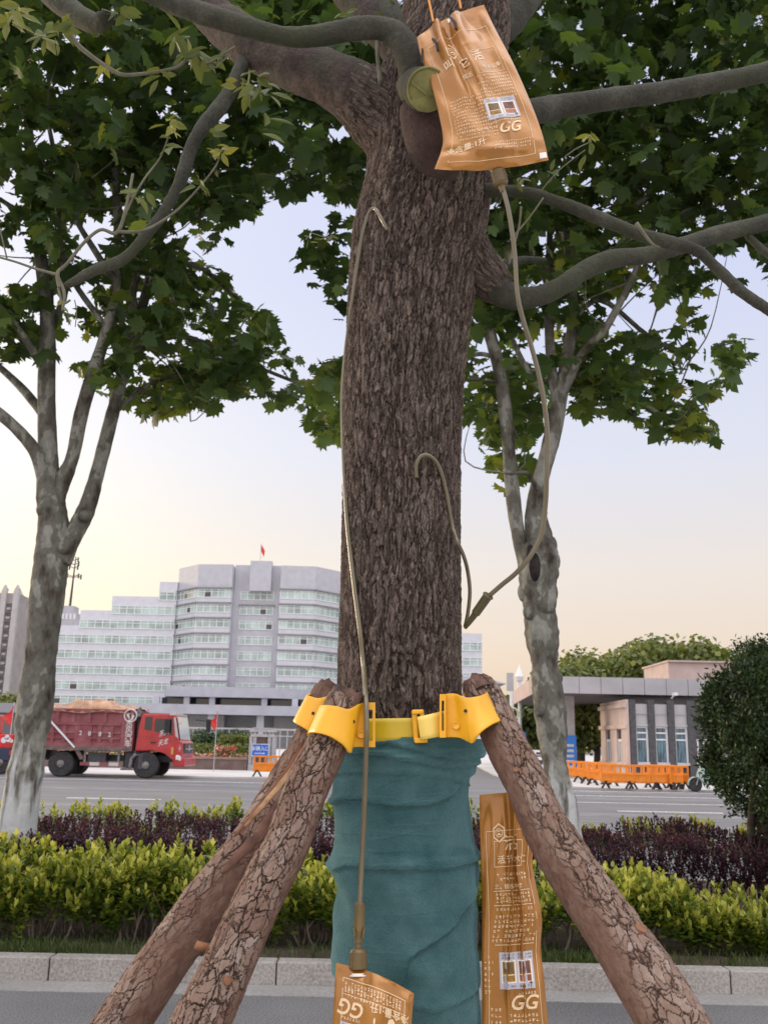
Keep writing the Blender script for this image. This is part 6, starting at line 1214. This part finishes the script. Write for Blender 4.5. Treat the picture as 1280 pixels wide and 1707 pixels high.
# strap round the trunk
sp_ = thing('trunk_strap', 'flat yellow nylon strap with ratchet buckle cinched round the trunk', 'strap', P(680, 1215, 1.62))
zc_ = float(P(665, 1216, 1.63)[2]); xt, Rt = trunk_at(zc_); V = np.zeros((6, 160, 3)); hs = 18.5*1.6/F
for j, t in enumerate(np.linspace(PI*.5, PI*2.5, 160)):
    for i in range(6): V[i, j] = (xt+(Rt+.014)*math.cos(t), YT0+(Rt+.014)*math.sin(t), zc_+hs*(1-2*i/5)+.004*math.cos(t))
o = link('band', grid_mesh('band', V), sp_, STRAP); s = o.modifiers.new('thick', 'SOLIDIFY'); s.thickness = .003; s.offset = 1
m = MB()
for a_, b_ in (((624, 1198), (628, 1235)), ((624, 1197), (690, 1201)), ((624, 1231.5), (690, 1235))):
    pass
Yq = YT0-Rt-.026
def slab_px(mb, quad, Y, d, m=0):
    vs = [P(x, y, Y+k*d) for k in (0, 1) for x, y in quad]; mb.add(vs, [(0, 3, 2, 1), (4, 5, 6, 7), (0, 1, 5, 4), (1, 2, 6, 5), (2, 3, 7, 6), (3, 0, 4, 7)], m)
m = MB(); slab_px(m, [(686, 1186), (695, 1184), (698, 1237), (690, 1238)], Yq, .014); slab_px(m, [(699, 1183), (706, 1184), (713, 1236), (704, 1238)], Yq-.003, .014)
slab_px(m, [(686, 1183), (706, 1182.5), (706, 1190), (686, 1191)], Yq-.0045, .0165); slab_px(m, [(690, 1230), (712, 1230), (713, 1238), (691, 1239)], Yq-.0046, .0166); m.build('buckle', YEL, sp_, bevel=.0022)
T1 = [P(697, 1195, Yq-.007), P(706, 1193, Yq-.012), P(722, 1189, Yq-.010), P(740, 1184.5, Yq+.002)]; B1 = [P(702, 1233, Yq-.007), P(711, 1232, Yq-.012), P(726, 1229, Yq-.010), P(741, 1226.5, Yq+.002)]
T1, B1 = spline(T1, 5), spline(B1, 5); V = np.stack([T1*(1-t)+B1*t for t in np.linspace(0, 1, 6)]); o = link('strap_tail', grid_mesh('strap_tail', V), sp_, PALE); s = o.modifiers.new('thick', 'SOLIDIFY'); s.thickness = .003
m = MB(); nrm_ = np.array([0, -1., 0])
for t in np.linspace(.10, .95, 15):
    k = t*(len(T1)-1); i = min(int(k), len(T1)-2); f_ = k-i; a_, b_ = T1[i]*(1-f_)+T1[i+1]*f_, B1[i]*(1-f_)+B1[i+1]*f_; m.tube([a_*.88+b_*.12+nrm_*.002, a_*.12+b_*.88+nrm_*.002], .0011, 6)
m.build('ratchet_ribs', mat('bright_ribs', (.9, .74, .3), .3), o)

# ------------------------------------------------------------------ the infusion bags
def bagmat():
    m, t, b = newmat('bronze_film'); L = t.links.new; tc = nd(t, 'ShaderNodeTexCoord'); n = nd(t, 'ShaderNodeTexNoise'); n.inputs['Scale'].default_value = 9; n.inputs['Detail'].default_value = 3; L(tc.outputs['Object'], n.inputs['Vector'])
    r = nd(t, 'ShaderNodeValToRGB'); L(n.outputs[0], r.inputs[0]); r.color_ramp.elements[0].position = .3; r.color_ramp.elements[0].color = (.32, .130, .016, 1); r.color_ramp.elements[1].position = .7; r.color_ramp.elements[1].color = (.41, .170, .022, 1); L(r.outputs[0], b.inputs['Base Color'])
    b.inputs['Roughness'].default_value = .27; b.inputs['Metallic'].default_value = .25; b.inputs['Specular IOR Level'].default_value = .6; b.inputs['Coat Weight'].default_value = .25; b.inputs['Coat Roughness'].default_value = .12
    n2 = nd(t, 'ShaderNodeTexNoise'); n2.inputs['Scale'].default_value = 38; n2.inputs['Detail'].default_value = 2; L(tc.outputs['Object'], n2.inputs['Vector'])
    bp = nd(t, 'ShaderNodeBump'); bp.inputs['Distance'].default_value = .0012; L(n2.outputs[0], bp.inputs['Height']); L(bp.outputs[0], b.inputs['Normal']); return m
FILM = bagmat(); INK = mat('pale_gold_ink', (.80, .60, .36), .45); INKW = mat('white_ink', (.85, .80, .72), .45); LABEL = mat('silver_label', (.50, .49, .53), .3); CAPM = mat('olive_brown_plastic', (.125, .082, .026), .35, 30, .1); TUBE = mat('translucent_olive_tube', (.135, .108, .058), .25, 12, .12, coat=.4); DGOLD = mat('cap_photo_gold', (.30, .16, .02), .4, 60, .3); DRED = mat('cap_photo_red', (.28, .09, .04), .4, 60, .3)
class Bag:
    """film pouch between a left and a right edge, v running from its top seal to its spout end"""
    def __init__(s, Lp, Rp, bulge, relief, seal=.09, sag=(0, 0), n=(0, -1, -.12)):
        s.L, s.R = [Bag.even(spline([P(*p) for p in q], 8)) for q in (Lp, Rp)]; s.b = bulge; s.rel = relief; s.seal = seal; s.sag = sag; s.n = np.array(n)/np.linalg.norm(n)
        s.len = np.linalg.norm(np.diff(s.L, axis=0), axis=1).sum(); s.wid = np.linalg.norm(s.L[len(s.L)//2]-s.R[len(s.R)//2])
    @staticmethod
    def even(A):
        d = np.concatenate([[0], np.cumsum(np.linalg.norm(np.diff(A, axis=0), axis=1))]); t = np.linspace(0, d[-1], 60); return np.stack([np.interp(t, d, A[:, i]) for i in range(3)], 1)
    def edge(s, A, v):
        k = np.clip(v, 0, 1)*(len(A)-1); i = np.minimum(k.astype(int), len(A)-2); f = (k-i)[..., None]; return A[i]*(1-f)+A[i+1]*f
    def S(s, u, v, off=0., side=1):
        u, v = np.asarray(u, float), np.asarray(v, float); l, r = s.edge(s.L, v), s.edge(s.R, v); t = ((u+1)/2)[..., None]; p = l*(1-t)+r*t
        inner = np.clip((1-np.abs(u))/.9, 0, 1)**.55*np.clip((v)/.22, 0, 1)**.8*np.clip((1-v)/.12, 0, 1)**.6
        h = s.b*inner+side*s.rel(u, v)*np.clip((1-np.abs(u))/.12, 0, 1); h = np.maximum(h, .0004) if side > 0 else np.maximum(h, .0)*.6
        d = (r-l); d = d/np.linalg.norm(d, axis=-1, keepdims=True); ax = (s.edge(s.L, np.clip(v+.02, 0, 1))-s.edge(s.L, np.clip(v-.02, 0, 1))); ax = ax/np.maximum(np.linalg.norm(ax, axis=-1, keepdims=True), 1e-9)
        p = p+ax*(s.sag[0]*np.sin(PI*(u+1)/2)*(1-v)**6+s.sag[1]*np.sin(PI*(u+1)/2)*v**6)[..., None]
        return p+s.n*(side*h+off)[..., None] if np.ndim(h) else p+s.n*(side*h+off)
    def build(s, root):
        U, V_ = np.meshgrid(np.linspace(-1, 1, 110), np.linspace(0, 1, 130)); f = s.S(U, V_); b = s.S(U, V_, -.0008, -1)[:, ::-1]
        return link('pouch', join_grids('pouch', [f, b]), root, FILM)
    def place(s, mb, v2, f2, u, v, h, ang=0., off=.0009, m=0, wscale=1.):
        a = np.array(v2); ca, sa = math.cos(ang), math.sin(ang); x = (a[:, 0]*ca-a[:, 1]*sa)*h*wscale; y = (a[:, 0]*sa+a[:, 1]*ca)*h
        mb.add(s.S(u+2*x/s.wid, v-y/s.len, off), f2, m)
    def text(s, mb, txt, u, v, h, **k):
        bold = k.pop('bold', .012); sh = k.pop('shear', 0.); a, f = text2d(txt, bold, sh); s.place(mb, a, f, u, v, h, **k)
    def rect(s, mb, u0, u1, v0, v1, off=.0007, m=0, n=10):
        us = np.linspace(u0, u1, n+1); vs = np.linspace(v0, v1, n+1); U, V_ = np.meshgrid(us, vs); p = s.S(U, V_, off).reshape(-1, 3); mb.add(p, [(r*(n+1)+c, (r+1)*(n+1)+c, (r+1)*(n+1)+c+1, r*(n+1)+c+1) for r in range(n) for c in range(n)], m)
    def frame(s, mb, u0, u1, v0, v1, w, off=.0008, m=0):
        wu, wv = 2*w/s.wid, w/s.len; s.rect(mb, u0, u1, v0, v0+wv, off, m, 14); s.rect(mb, u0, u1, v1-wv, v1, off, m, 14); s.rect(mb, u0, u0+wu, v0, v1, off, m, 14); s.rect(mb, u1-wu, u1, v0, v1, off, m, 14)
    def small_print(s, mb, u0, u1, v, h, seed, fill=1.):
        """a line of tiny characters too small to read: short strokes like those on the bag"""
        g = np.random.default_rng(seed); du = 2*h/s.wid; x = u0
        while x < u1:
            if g.random() < fill and g.random() > .06:
                hv = h/s.len; k = g.integers(0, 3)
                for j in range(2+k):
                    if g.random() < .5: a = x+du*.1; b = x+du*g.uniform(.6, .8); c = v+hv*g.uniform(-.4, .3); q = s.S(np.array([a, b, b, a]), np.array([c, c, c+hv*.16, c+hv*.16]), .0009)
                    else: a = x+du*g.uniform(.1, .6); q = s.S(np.array([a, a+du*.14, a+du*.14, a]), np.array([v-hv*.4, v-hv*.4, v+hv*.4, v+hv*.4]), .0009)
                    mb.add(q, [(0, 3, 2, 1)])
            x += du
def join_grids(name, gs):
    vs, fs = [], []; b = 0
    for G_ in gs:
        R, Cn = G_.shape[:2]; i = np.arange((R-1)*(Cn-1)); r, c = i//(Cn-1), i % (Cn-1); a = r*Cn+c+b; vs.append(G_.reshape(-1, 3)); fs.append(np.stack([a, a+Cn, a+Cn+1, a+1], 1)); b += R*Cn
    return tri_mesh(name, np.concatenate(vs), np.concatenate(fs), smooth=True)
def label_panel(bg, root, u0, u1, v0, v1):
    m = MB(); bg.rect(m, u0, u1, v0, v1, .0010); lp = m.build('label_panel', LABEL, root); du, dv = u1-u0, v1-v0
    for i, (a, mm) in enumerate(((.05, DGOLD), (.53, DRED))):
        m = MB(); bg.rect(m, u0+du*a, u0+du*(a+.42), v0+dv*.22, v0+dv*.84, .0014, 0); bg.rect(m, u0+du*(a+.04), u0+du*(a+.38), v0+dv*.26, v0+dv*.80, .0018, 1)
        for k in range(9): bg.rect(m, u0+du*(a+.06+.034*k), u0+du*(a+.075+.034*k), v0+dv*.28, v0+dv*.58, .0021, 2, 3)
        bg.rect(m, u0+du*(a+.05), u0+du*(a+.37), v0+dv*.60, v0+dv*.63, .0021, 3, 5); m.build('cap_picture', [INKW, mm, DARKM, INK], lp)
    m = MB()
    for i, vv in enumerate((.07, .15)):
        bg.small_print(m, u0+du*.08, u0+du*.44, v0+dv*vv, dv*bg.len*.055, 40+i); bg.small_print(m, u0+du*.55, u0+du*.92, v0+dv*vv, dv*bg.len*.055, 50+i)
    bg.small_print(m, u0+du*.3, u0+du*.44, v0+dv*.92, dv*bg.len*.06, 61); bg.small_print(m, u0+du*.56, u0+du*.82, v0+dv*.92, dv*bg.len*.06, 62)
    m.v = [(x, y-.0012, z) for x, y, z in m.v]; bg.rect(m, u0+du*.88, u0+du*.895, v0+dv*.82, v0+dv*.97, .0022, 0, 3); bg.rect(m, u0+du*.85, u0+du*.925, v0+dv*.82, v0+dv*.86, .0022, 0, 3); m.build('lettering', DARKM, lp)
def print_bag(bg, root, cut=None, lo=.0):
    m = MB(); fr = .0011
    bg.frame(m, -.80, .80, .13, .955, fr*.8)
    # small crest
    hx = [(math.sin(t), math.cos(t)*1.25) for t in np.arange(6)*PI/3]; hexf = [(x, y) for x, y in hx]+[(x*.82, y*.82) for x, y in hx]
    if cut is None: cu, cv = -.30, .235
    else: cu, cv = cut
    bg.place(m, hexf, [(i, (i+1) % 6, 6+(i+1) % 6, 6+i) for i in range(6)], cu, cv, .0125)
    ring = [(math.cos(t)*r_, math.sin(t)*r_) for r_ in (.58, .48) for t in np.linspace(0, 2*PI, 17)[:-1]]; bg.place(m, ring, [(i, (i+1) % 16, 16+(i+1) % 16, 16+i) for i in range(16)], cu, cv, .0125)
    bg.place(m, [(-.35, -.3), (.35, -.3), (0, .02)], [(0, 1, 2)], cu, cv, .0125); bg.place(m, [(-.3, .05), (0, .34), (.3, .05), (0, .2)], [(0, 3, 1), (1, 3, 2)], cu, cv, .0125)
    return m
def spout(root, c, ax, r, flip=False):
    ax = np.array(ax)/np.linalg.norm(ax)
    MB().lathe(c-ax*.006, ax, [(0, r*1.02), (.0015, r*1.02), (.002, r*.8), (.004, r*.8)], 24).build('spout_neck', INKW, root)
    m = MB(); m.lathe(c, ax, [(0.003, r*.9), (.004, r), (.026, r*.97), (.030, r*.8), (.032, r*.45), (.044, r*.38)], 28)
    e1 = np.cross(ax, (0, 1, .2)); e1 /= np.linalg.norm(e1); e2 = np.cross(ax, e1)
    for k in range(22):
        t = 2*PI*k/22; dr = e1*math.cos(t)+e2*math.sin(t); m.tube([c+ax*.005+dr*r*1.0, c+ax*.026+dr*r*.97], .0008, 5)
    return m.build('cap', CAPM, root, smooth=False)
# --- top bag
def rel_top(u, v):
    a = np.exp(-v*2.6); return 1.35*(a*(.020*np.exp(-((u+.42)/.13)**2)-.012*np.exp(-((u+.18)/.10)**2)+.013*np.exp(-((u-.16)/.14)**2)-.008*np.exp(-((u-.55)/.2)**2)) + .0045*np.exp(-((u+.28-.25*v)/.05)**2)*np.exp(-((v-.35)/.28)**2)+.0035*np.exp(-((u+.02-.15*v)/.045)**2)*np.exp(-((v-.45)/.22)**2)
            +.004*np.exp(-((v-.90-.03*u)/.022)**2)*np.sin(3*u+1)+.003*np.exp(-((u-.35-.5*(v-.8))/.05)**2)*np.exp(-((v-.85)/.10)**2)+.0016*np.sin(14*u+9*v)*np.sin(7*v)+.0012*np.sin(23*v-8*u))
B1_ = Bag([(695, 62, 1.515), (702, 95, 1.51), (718, 140, 1.505), (731, 190, 1.50), (738, 238, 1.495), (724, 282, 1.49)], [(806, 8, 1.53), (826, 50, 1.525), (855, 105, 1.515), (883, 168, 1.505), (903, 222, 1.495), (914, 267, 1.49)], .020, rel_top, sag=(-.010, .012), n=(-.05, -1, -.35))
b1 = thing('infusion_bag', 'bronze plastic tree infusion bag hanging open side up from the high branch', 'infusion bag', P(800, 150, 1.5), 'bronze infusion bags')
B1_.build(b1); m = print_bag(B1_, b1)
B1_.text(m, '叫', -.48, .315, .020, ang=.1); B1_.text(m, '它', -.12, .335, .020, ang=.1); B1_.text(m, '活', .24, .315, .022, ang=.1)
B1_.text(m, '节水抗旱', .46, .392, .0098, bold=.02, ang=.1); B1_.text(m, '成活', -.16, .415, .010, bold=.02, ang=.1); B1_.frame(m, .1, .72, .27, .43, .0007)
for i in range(16):
    v = .445+.0215*i
    if v < .55: B1_.small_print(m, .0+.1*(i % 2), .72, v, .0042, i)
    else: B1_.small_print(m, -.72, (.74 if v < .605 else .10), v, .0042, i, .95)
for i in range(3): B1_.small_print(m, -.74, .1, .775+.02*i, .0038, 80+i, .8)
B1_.text(m, '净含量:1升', -.50, .868, .0135, bold=.015, ang=.22); B1_.text(m, 'GG', .36, .785, .026, bold=.02, shear=.35)
for i in range(3): B1_.small_print(m, .05, .72, .865+.018*i, .0036, 90+i)
B1_.small_print(m, .1, .62, .738, .0038, 99); m.build('lettering', INK, b1); label_panel(B1_, b1, -.02, .68, .595, .725)
m = MB(); B1_.rect(m, .86, .985, .955, .985, .001, 0, 3); B1_.rect(m, -.10, .02, .01, .035, .001, 0, 3); m.build('white_tab', INKW, b1)
m = MB()
for u_, v_ in ((-.62, .14), (-.02, .06)): m.tube([B1_.S(u_, v_-.05, .003), B1_.S(u_+.05, v_, .003), B1_.S(u_+.03, v_+.05, .003)], .0022, 6)
m.tube([B1_.S(-.93, .11, .002), B1_.S(-.98, .16, .004), B1_.S(-1.04, .21, .002)], .0016, 6); m.build('hanger_hook', BLACK, b1)
m = MB()
for (x0, y0), (x1, y1), yy in (((704, -60), (722, 36), 1.50), ((755, -60), (768, 14), 1.51)): m.tube([P(x0, y0, yy), P((x0+x1)/2-1, (y0+y1)/2, yy), P(x1, y1, yy)], .0021, 8)
m.build('hanging_cord', mat('orange_cord', (.72, .30, .06), .5), b1)
c1 = P(829, 284, 1.495); spout(b1, c1, P(836, 312, 1.495)-c1, .0128)
# --- slim folded bag on the right
def rel_side(u, v):
    x0 = .28-.85*np.clip(v-.05, 0, .62)
    return 1.0*.020*np.exp(-np.abs(u-x0)/.07)*np.exp(-((v-.3)/.32)**2)+.004*np.sin(9*v+3*u)*np.exp(-((u-.8)/.3)**2)+.004*np.exp(-np.abs(u+.55-.5*v)/.05)*np.exp(-((v-.6)/.25)**2)+.013*np.exp(-((u-.30)/.05)**2)*np.exp(-((v-.35)/.35)**2)-.006*np.exp(-((u-.12+.3*v)/.12)**2)*np.exp(-((v-.2)/.2)**2)+.0025*np.exp(-((u-.45-.2*np.sin(6*v))/.05)**2)+.002*np.sin(11*u+13*v)*np.sin(5*v)+.003*np.exp(-((u-.75)/.12)**2)*np.sin(19*v)+.014*np.exp(-v*9)*np.exp(-((u-.55)/.3)**2)
B2_ = Bag([(799, 1325, 1.70), (800, 1400, 1.70), (803, 1500, 1.70), (803, 1600, 1.70), (803, 1700, 1.70), (800, 1770, 1.70), (796, 1830, 1.70)], [(880, 1318, 1.73), (889, 1395, 1.73), (887, 1440, 1.73), (893, 1475, 1.722), (903, 1530, 1.715), (901, 1580, 1.72), (907, 1635, 1.712), (913, 1700, 1.71), (926, 1770, 1.71), (930, 1830, 1.71)], .016, rel_side, n=(0, -1, .1))
b2 = thing('infusion_bag', 'slim folded bronze infusion bag hanging from the right prop beside the teal wrap', 'infusion bag', P(850, 1500, 1.7), 'bronze infusion bags')
B2_.build(b2); m = print_bag(B2_, b2, (-.32, .138)); m.v = [v for v in m.v]
B2_.text(m, '活', .10, .178, .026); B2_.text(m, '活,节水保', .16, .232, .0135, bold=.018); B2_.frame(m, -.52, .52, .165, .255, .0011)
for i in range(2): B2_.small_print(m, -.45+.1*i, .62, .280+.016*i, .0058, 200+i)
B2_.text(m, '三、随水冲施', -.05, .322, .0085, bold=.02)
for i in range(3): B2_.small_print(m, -.52, .66, .346+.0125*i, .0052, 210+i)
for v in (.334, .382, .512): B2_.rect(m, -.60, .72, v, v+.0022, .0009, 0, 14)
B2_.small_print(m, -.55, .68, .396, .006, 220)
for i in range(6): B2_.small_print(m, -.6-.02*i, .66, .420+.0158*i, .0062, 230+i)
for i in range(7): B2_.small_print(m, -.94, -.66, .55+.019*i, .0055, 240+i, .8)
B2_.text(m, 'GG', .24, .700, .030, bold=.02, shear=.3); B2_.small_print(m, .1, .62, .668, .005, 250)
for i in range(5): B2_.small_print(m, -.2, .7, .738+.016*i, .0058, 260+i)
for i in range(3): B2_.small_print(m, -.75, -.45, .72+.02*i, .0058, 270+i)
m.build('lettering', INK, b2); label_panel(B2_, b2, -.46, .66, .537, .655)
q0_, q1_ = B2_.S(.62, .0), P(842, 1296, 1.60); MB().tube(spline([q0_, (q0_+q1_)/2+[.004, 0, 0], q1_], 5), .0035, 8).build('hanger_strip', BROWNLIMB, b2)
c2 = B2_.S(0, 1.0); spout(b2, c2, (0, 0, -1), .0128)
# --- inverted bag at the foot of the wrap (its print reads upside down)
def rel_low(u, v): return .003*np.exp(-((v-.96)/.02)**2)*np.sin(5*u)+.004*np.exp(-((u-.3)/.15)**2)*np.exp(-((v-.9)/.15)**2)+.0015*np.sin(9*u+11*v)
B3_ = Bag([(663, 2080, 1.53), (672, 1950, 1.53), (678, 1850, 1.535), (683, 1760, 1.54), (687, 1690, 1.545), (690, 1656, 1.55)], [(515, 2080, 1.53), (530, 1950, 1.53), (540, 1850, 1.53), (549, 1760, 1.535), (556, 1680, 1.54), (560, 1605, 1.55)], .018, rel_low, sag=(0, .006), n=(0, -1, .15))
b3 = thing('infusion_bag', 'bronze infusion bag hung upside down against the teal wrap at the bottom edge', 'infusion bag', P(620, 1680, 1.54), 'bronze infusion bags')
B3_.build(b3); m = print_bag(B3_, b3)
B3_.text(m, 'GG', .52, .855, .026, bold=.02, shear=.3); B3_.text(m, '净含量:1升', -.42, .885, .0125, bold=.015)
for i in range(3): B3_.small_print(m, -.70, .70, .912+.013*i, .0048, 300+i)
B3_.small_print(m, -.1, .66, .895, .0045, 310); B3_.small_print(m, .3, .75, .815, .0042, 311); B3_.rect(m, -.78, .78, .897+.0, .8985, .0009, 0, 14)
g = np.random.default_rng(12)
for cu, cv, w_, h_ in ((-.48, .845, .10, .030), (-.62, .815, .12, .05), (-.25, .80, .05, .03), (-.05, .835, .03, .02)): B3_.place(m, [(-1, -.4), (-.3, -1), (.8, -.6), (1, .3), (.2, 1), (-.7, .6)], [(0, 1, 2, 3, 4, 5)], cu, cv, h_*.22, wscale=w_/h_*.25)
for i in range(14): B3_.small_print(m, -.6, .6, .55+.019*i-.1, .0042, 320+i)
m.build('lettering', INK, b3); label_panel(B3_, b3, .25, .80, .69, .80)
c3 = P(597, 1620, 1.548); a3 = P(597, 1585, 1.553)-c3; spout(b3, c3, a3, .0128)
# ------------------------------------------------------------------ infusion tubes
def drip(label, rows, r, conn=None):
    t = thing('drip_tube', label, 'tube', P(rows[0][0], rows[0][1], rows[0][2]), 'drip tubes of the infusion bags'); Q = spline([P(*p) for p in rows], 8); MB().tube(Q, r, 12).build('hose', TUBE, t, smooth=True); return t
oy = lambda px, py, o=.008: (px, py, on_trunk(px, py, o))
t1 = drip('olive drip tube climbing from the low bag up the left side of the trunk', [(598, 1545, 1.565), (601, 1480, 1.575), (605, 1400, 1.58), (608, 1330, 1.58), (610, 1262, 1.57), (611, 1215, 1.56), (610, 1165, 1.575), oy(606, 1110), oy(600, 1050), oy(591, 980), oy(584, 920), oy(579, 870), oy(574.5, 800), oy(572, 730, .004), oy(571, 660, .004), oy(576, 590, .004), oy(585, 520), oy(595, 450), oy(604, 395), oy(614, 358), oy(625, 348), oy(636, 364), oy(646, 384, .0)], .0042)
ccA = P(599, 1548, 1.56); m = MB(); m.lathe(P(600, 1504, 1.562), P(598, 1560, 1.556)-P(600, 1504, 1.562), [(0, .0055), (.003, .0082), (.040, .0088), (.052, .0062), (.056, .0068)], 16); m.lathe(P(598, 1556, 1.556), P(597, 1590, 1.553)-P(598, 1556, 1.556), [(0, .0062), (.010, .0062), (.011, .0042), (.028, .0045)], 14)
qa = P(598, 1556, 1.55); m.obox(qa+np.array([.007, 0, .001]), (.0015, 0, 0), (0, .003, 0), (.001, 0, .007)); m.obox(qa+np.array([-.006, 0, .002]), (.0015, 0, 0), (0, .003, 0), (-.001, 0, .005)); m.build('drip_connector', CAPM, t1, smooth=False)
t2_ = drip('long olive drip tube looping down from the high bag to the trunk', [(837, 312, 1.495), (846, 345, 1.495), (853, 385, 1.50), (858, 430, 1.51), (862, 490, 1.52), (872, 535, 1.53), (886, 580, 1.54), (899, 630, 1.55), (908, 680, 1.56), (912, 730, 1.57), (911, 790, 1.58), (909, 840, 1.59), (902, 888, 1.60), (885, 925, 1.61), (860, 955, 1.63), (836, 975, 1.65), (812, 996, 1.67)], .0042)
a_, b_ = P(814, 992, 1.665), P(780, 1040, 1.70); d_ = b_-a_; Ld = np.linalg.norm(d_)
m = MB(); m.lathe(a_, d_, [(0, .0095), (.002, .0105), (.004, .0085), (Ld*.62, .0080), (Ld*.66, .0062), (Ld, .0045), (Ld*1.15, .003)], 16); e_ = np.cross(d_/Ld, (0, 1, 0))
for k in range(2): m.tube([a_+e_*.004*(k*2-1)-np.array([0, .0075, 0]), a_+d_*.6+e_*.004*(k*2-1)-np.array([0, .007, 0])], .0008, 5)
m.build('injector_handle', mat('dark_olive_plastic', (.10, .085, .035), .4, 30, .15), t2_)
t3 = drip('short olive drip tube arching over the right side of the trunk at mid height', [oy(694, 796, .0), oy(694, 775), oy(702, 760, .012), oy(716, 760, .014), oy(730, 775, .012), oy(740, 805), oy(747, 840), oy(754, 880), (763, 905, 1.66), (772, 925, 1.69), (779, 950, 1.72), (783, 985, 1.73), (780, 1020, 1.735), (775, 1045, 1.74)], .0036)
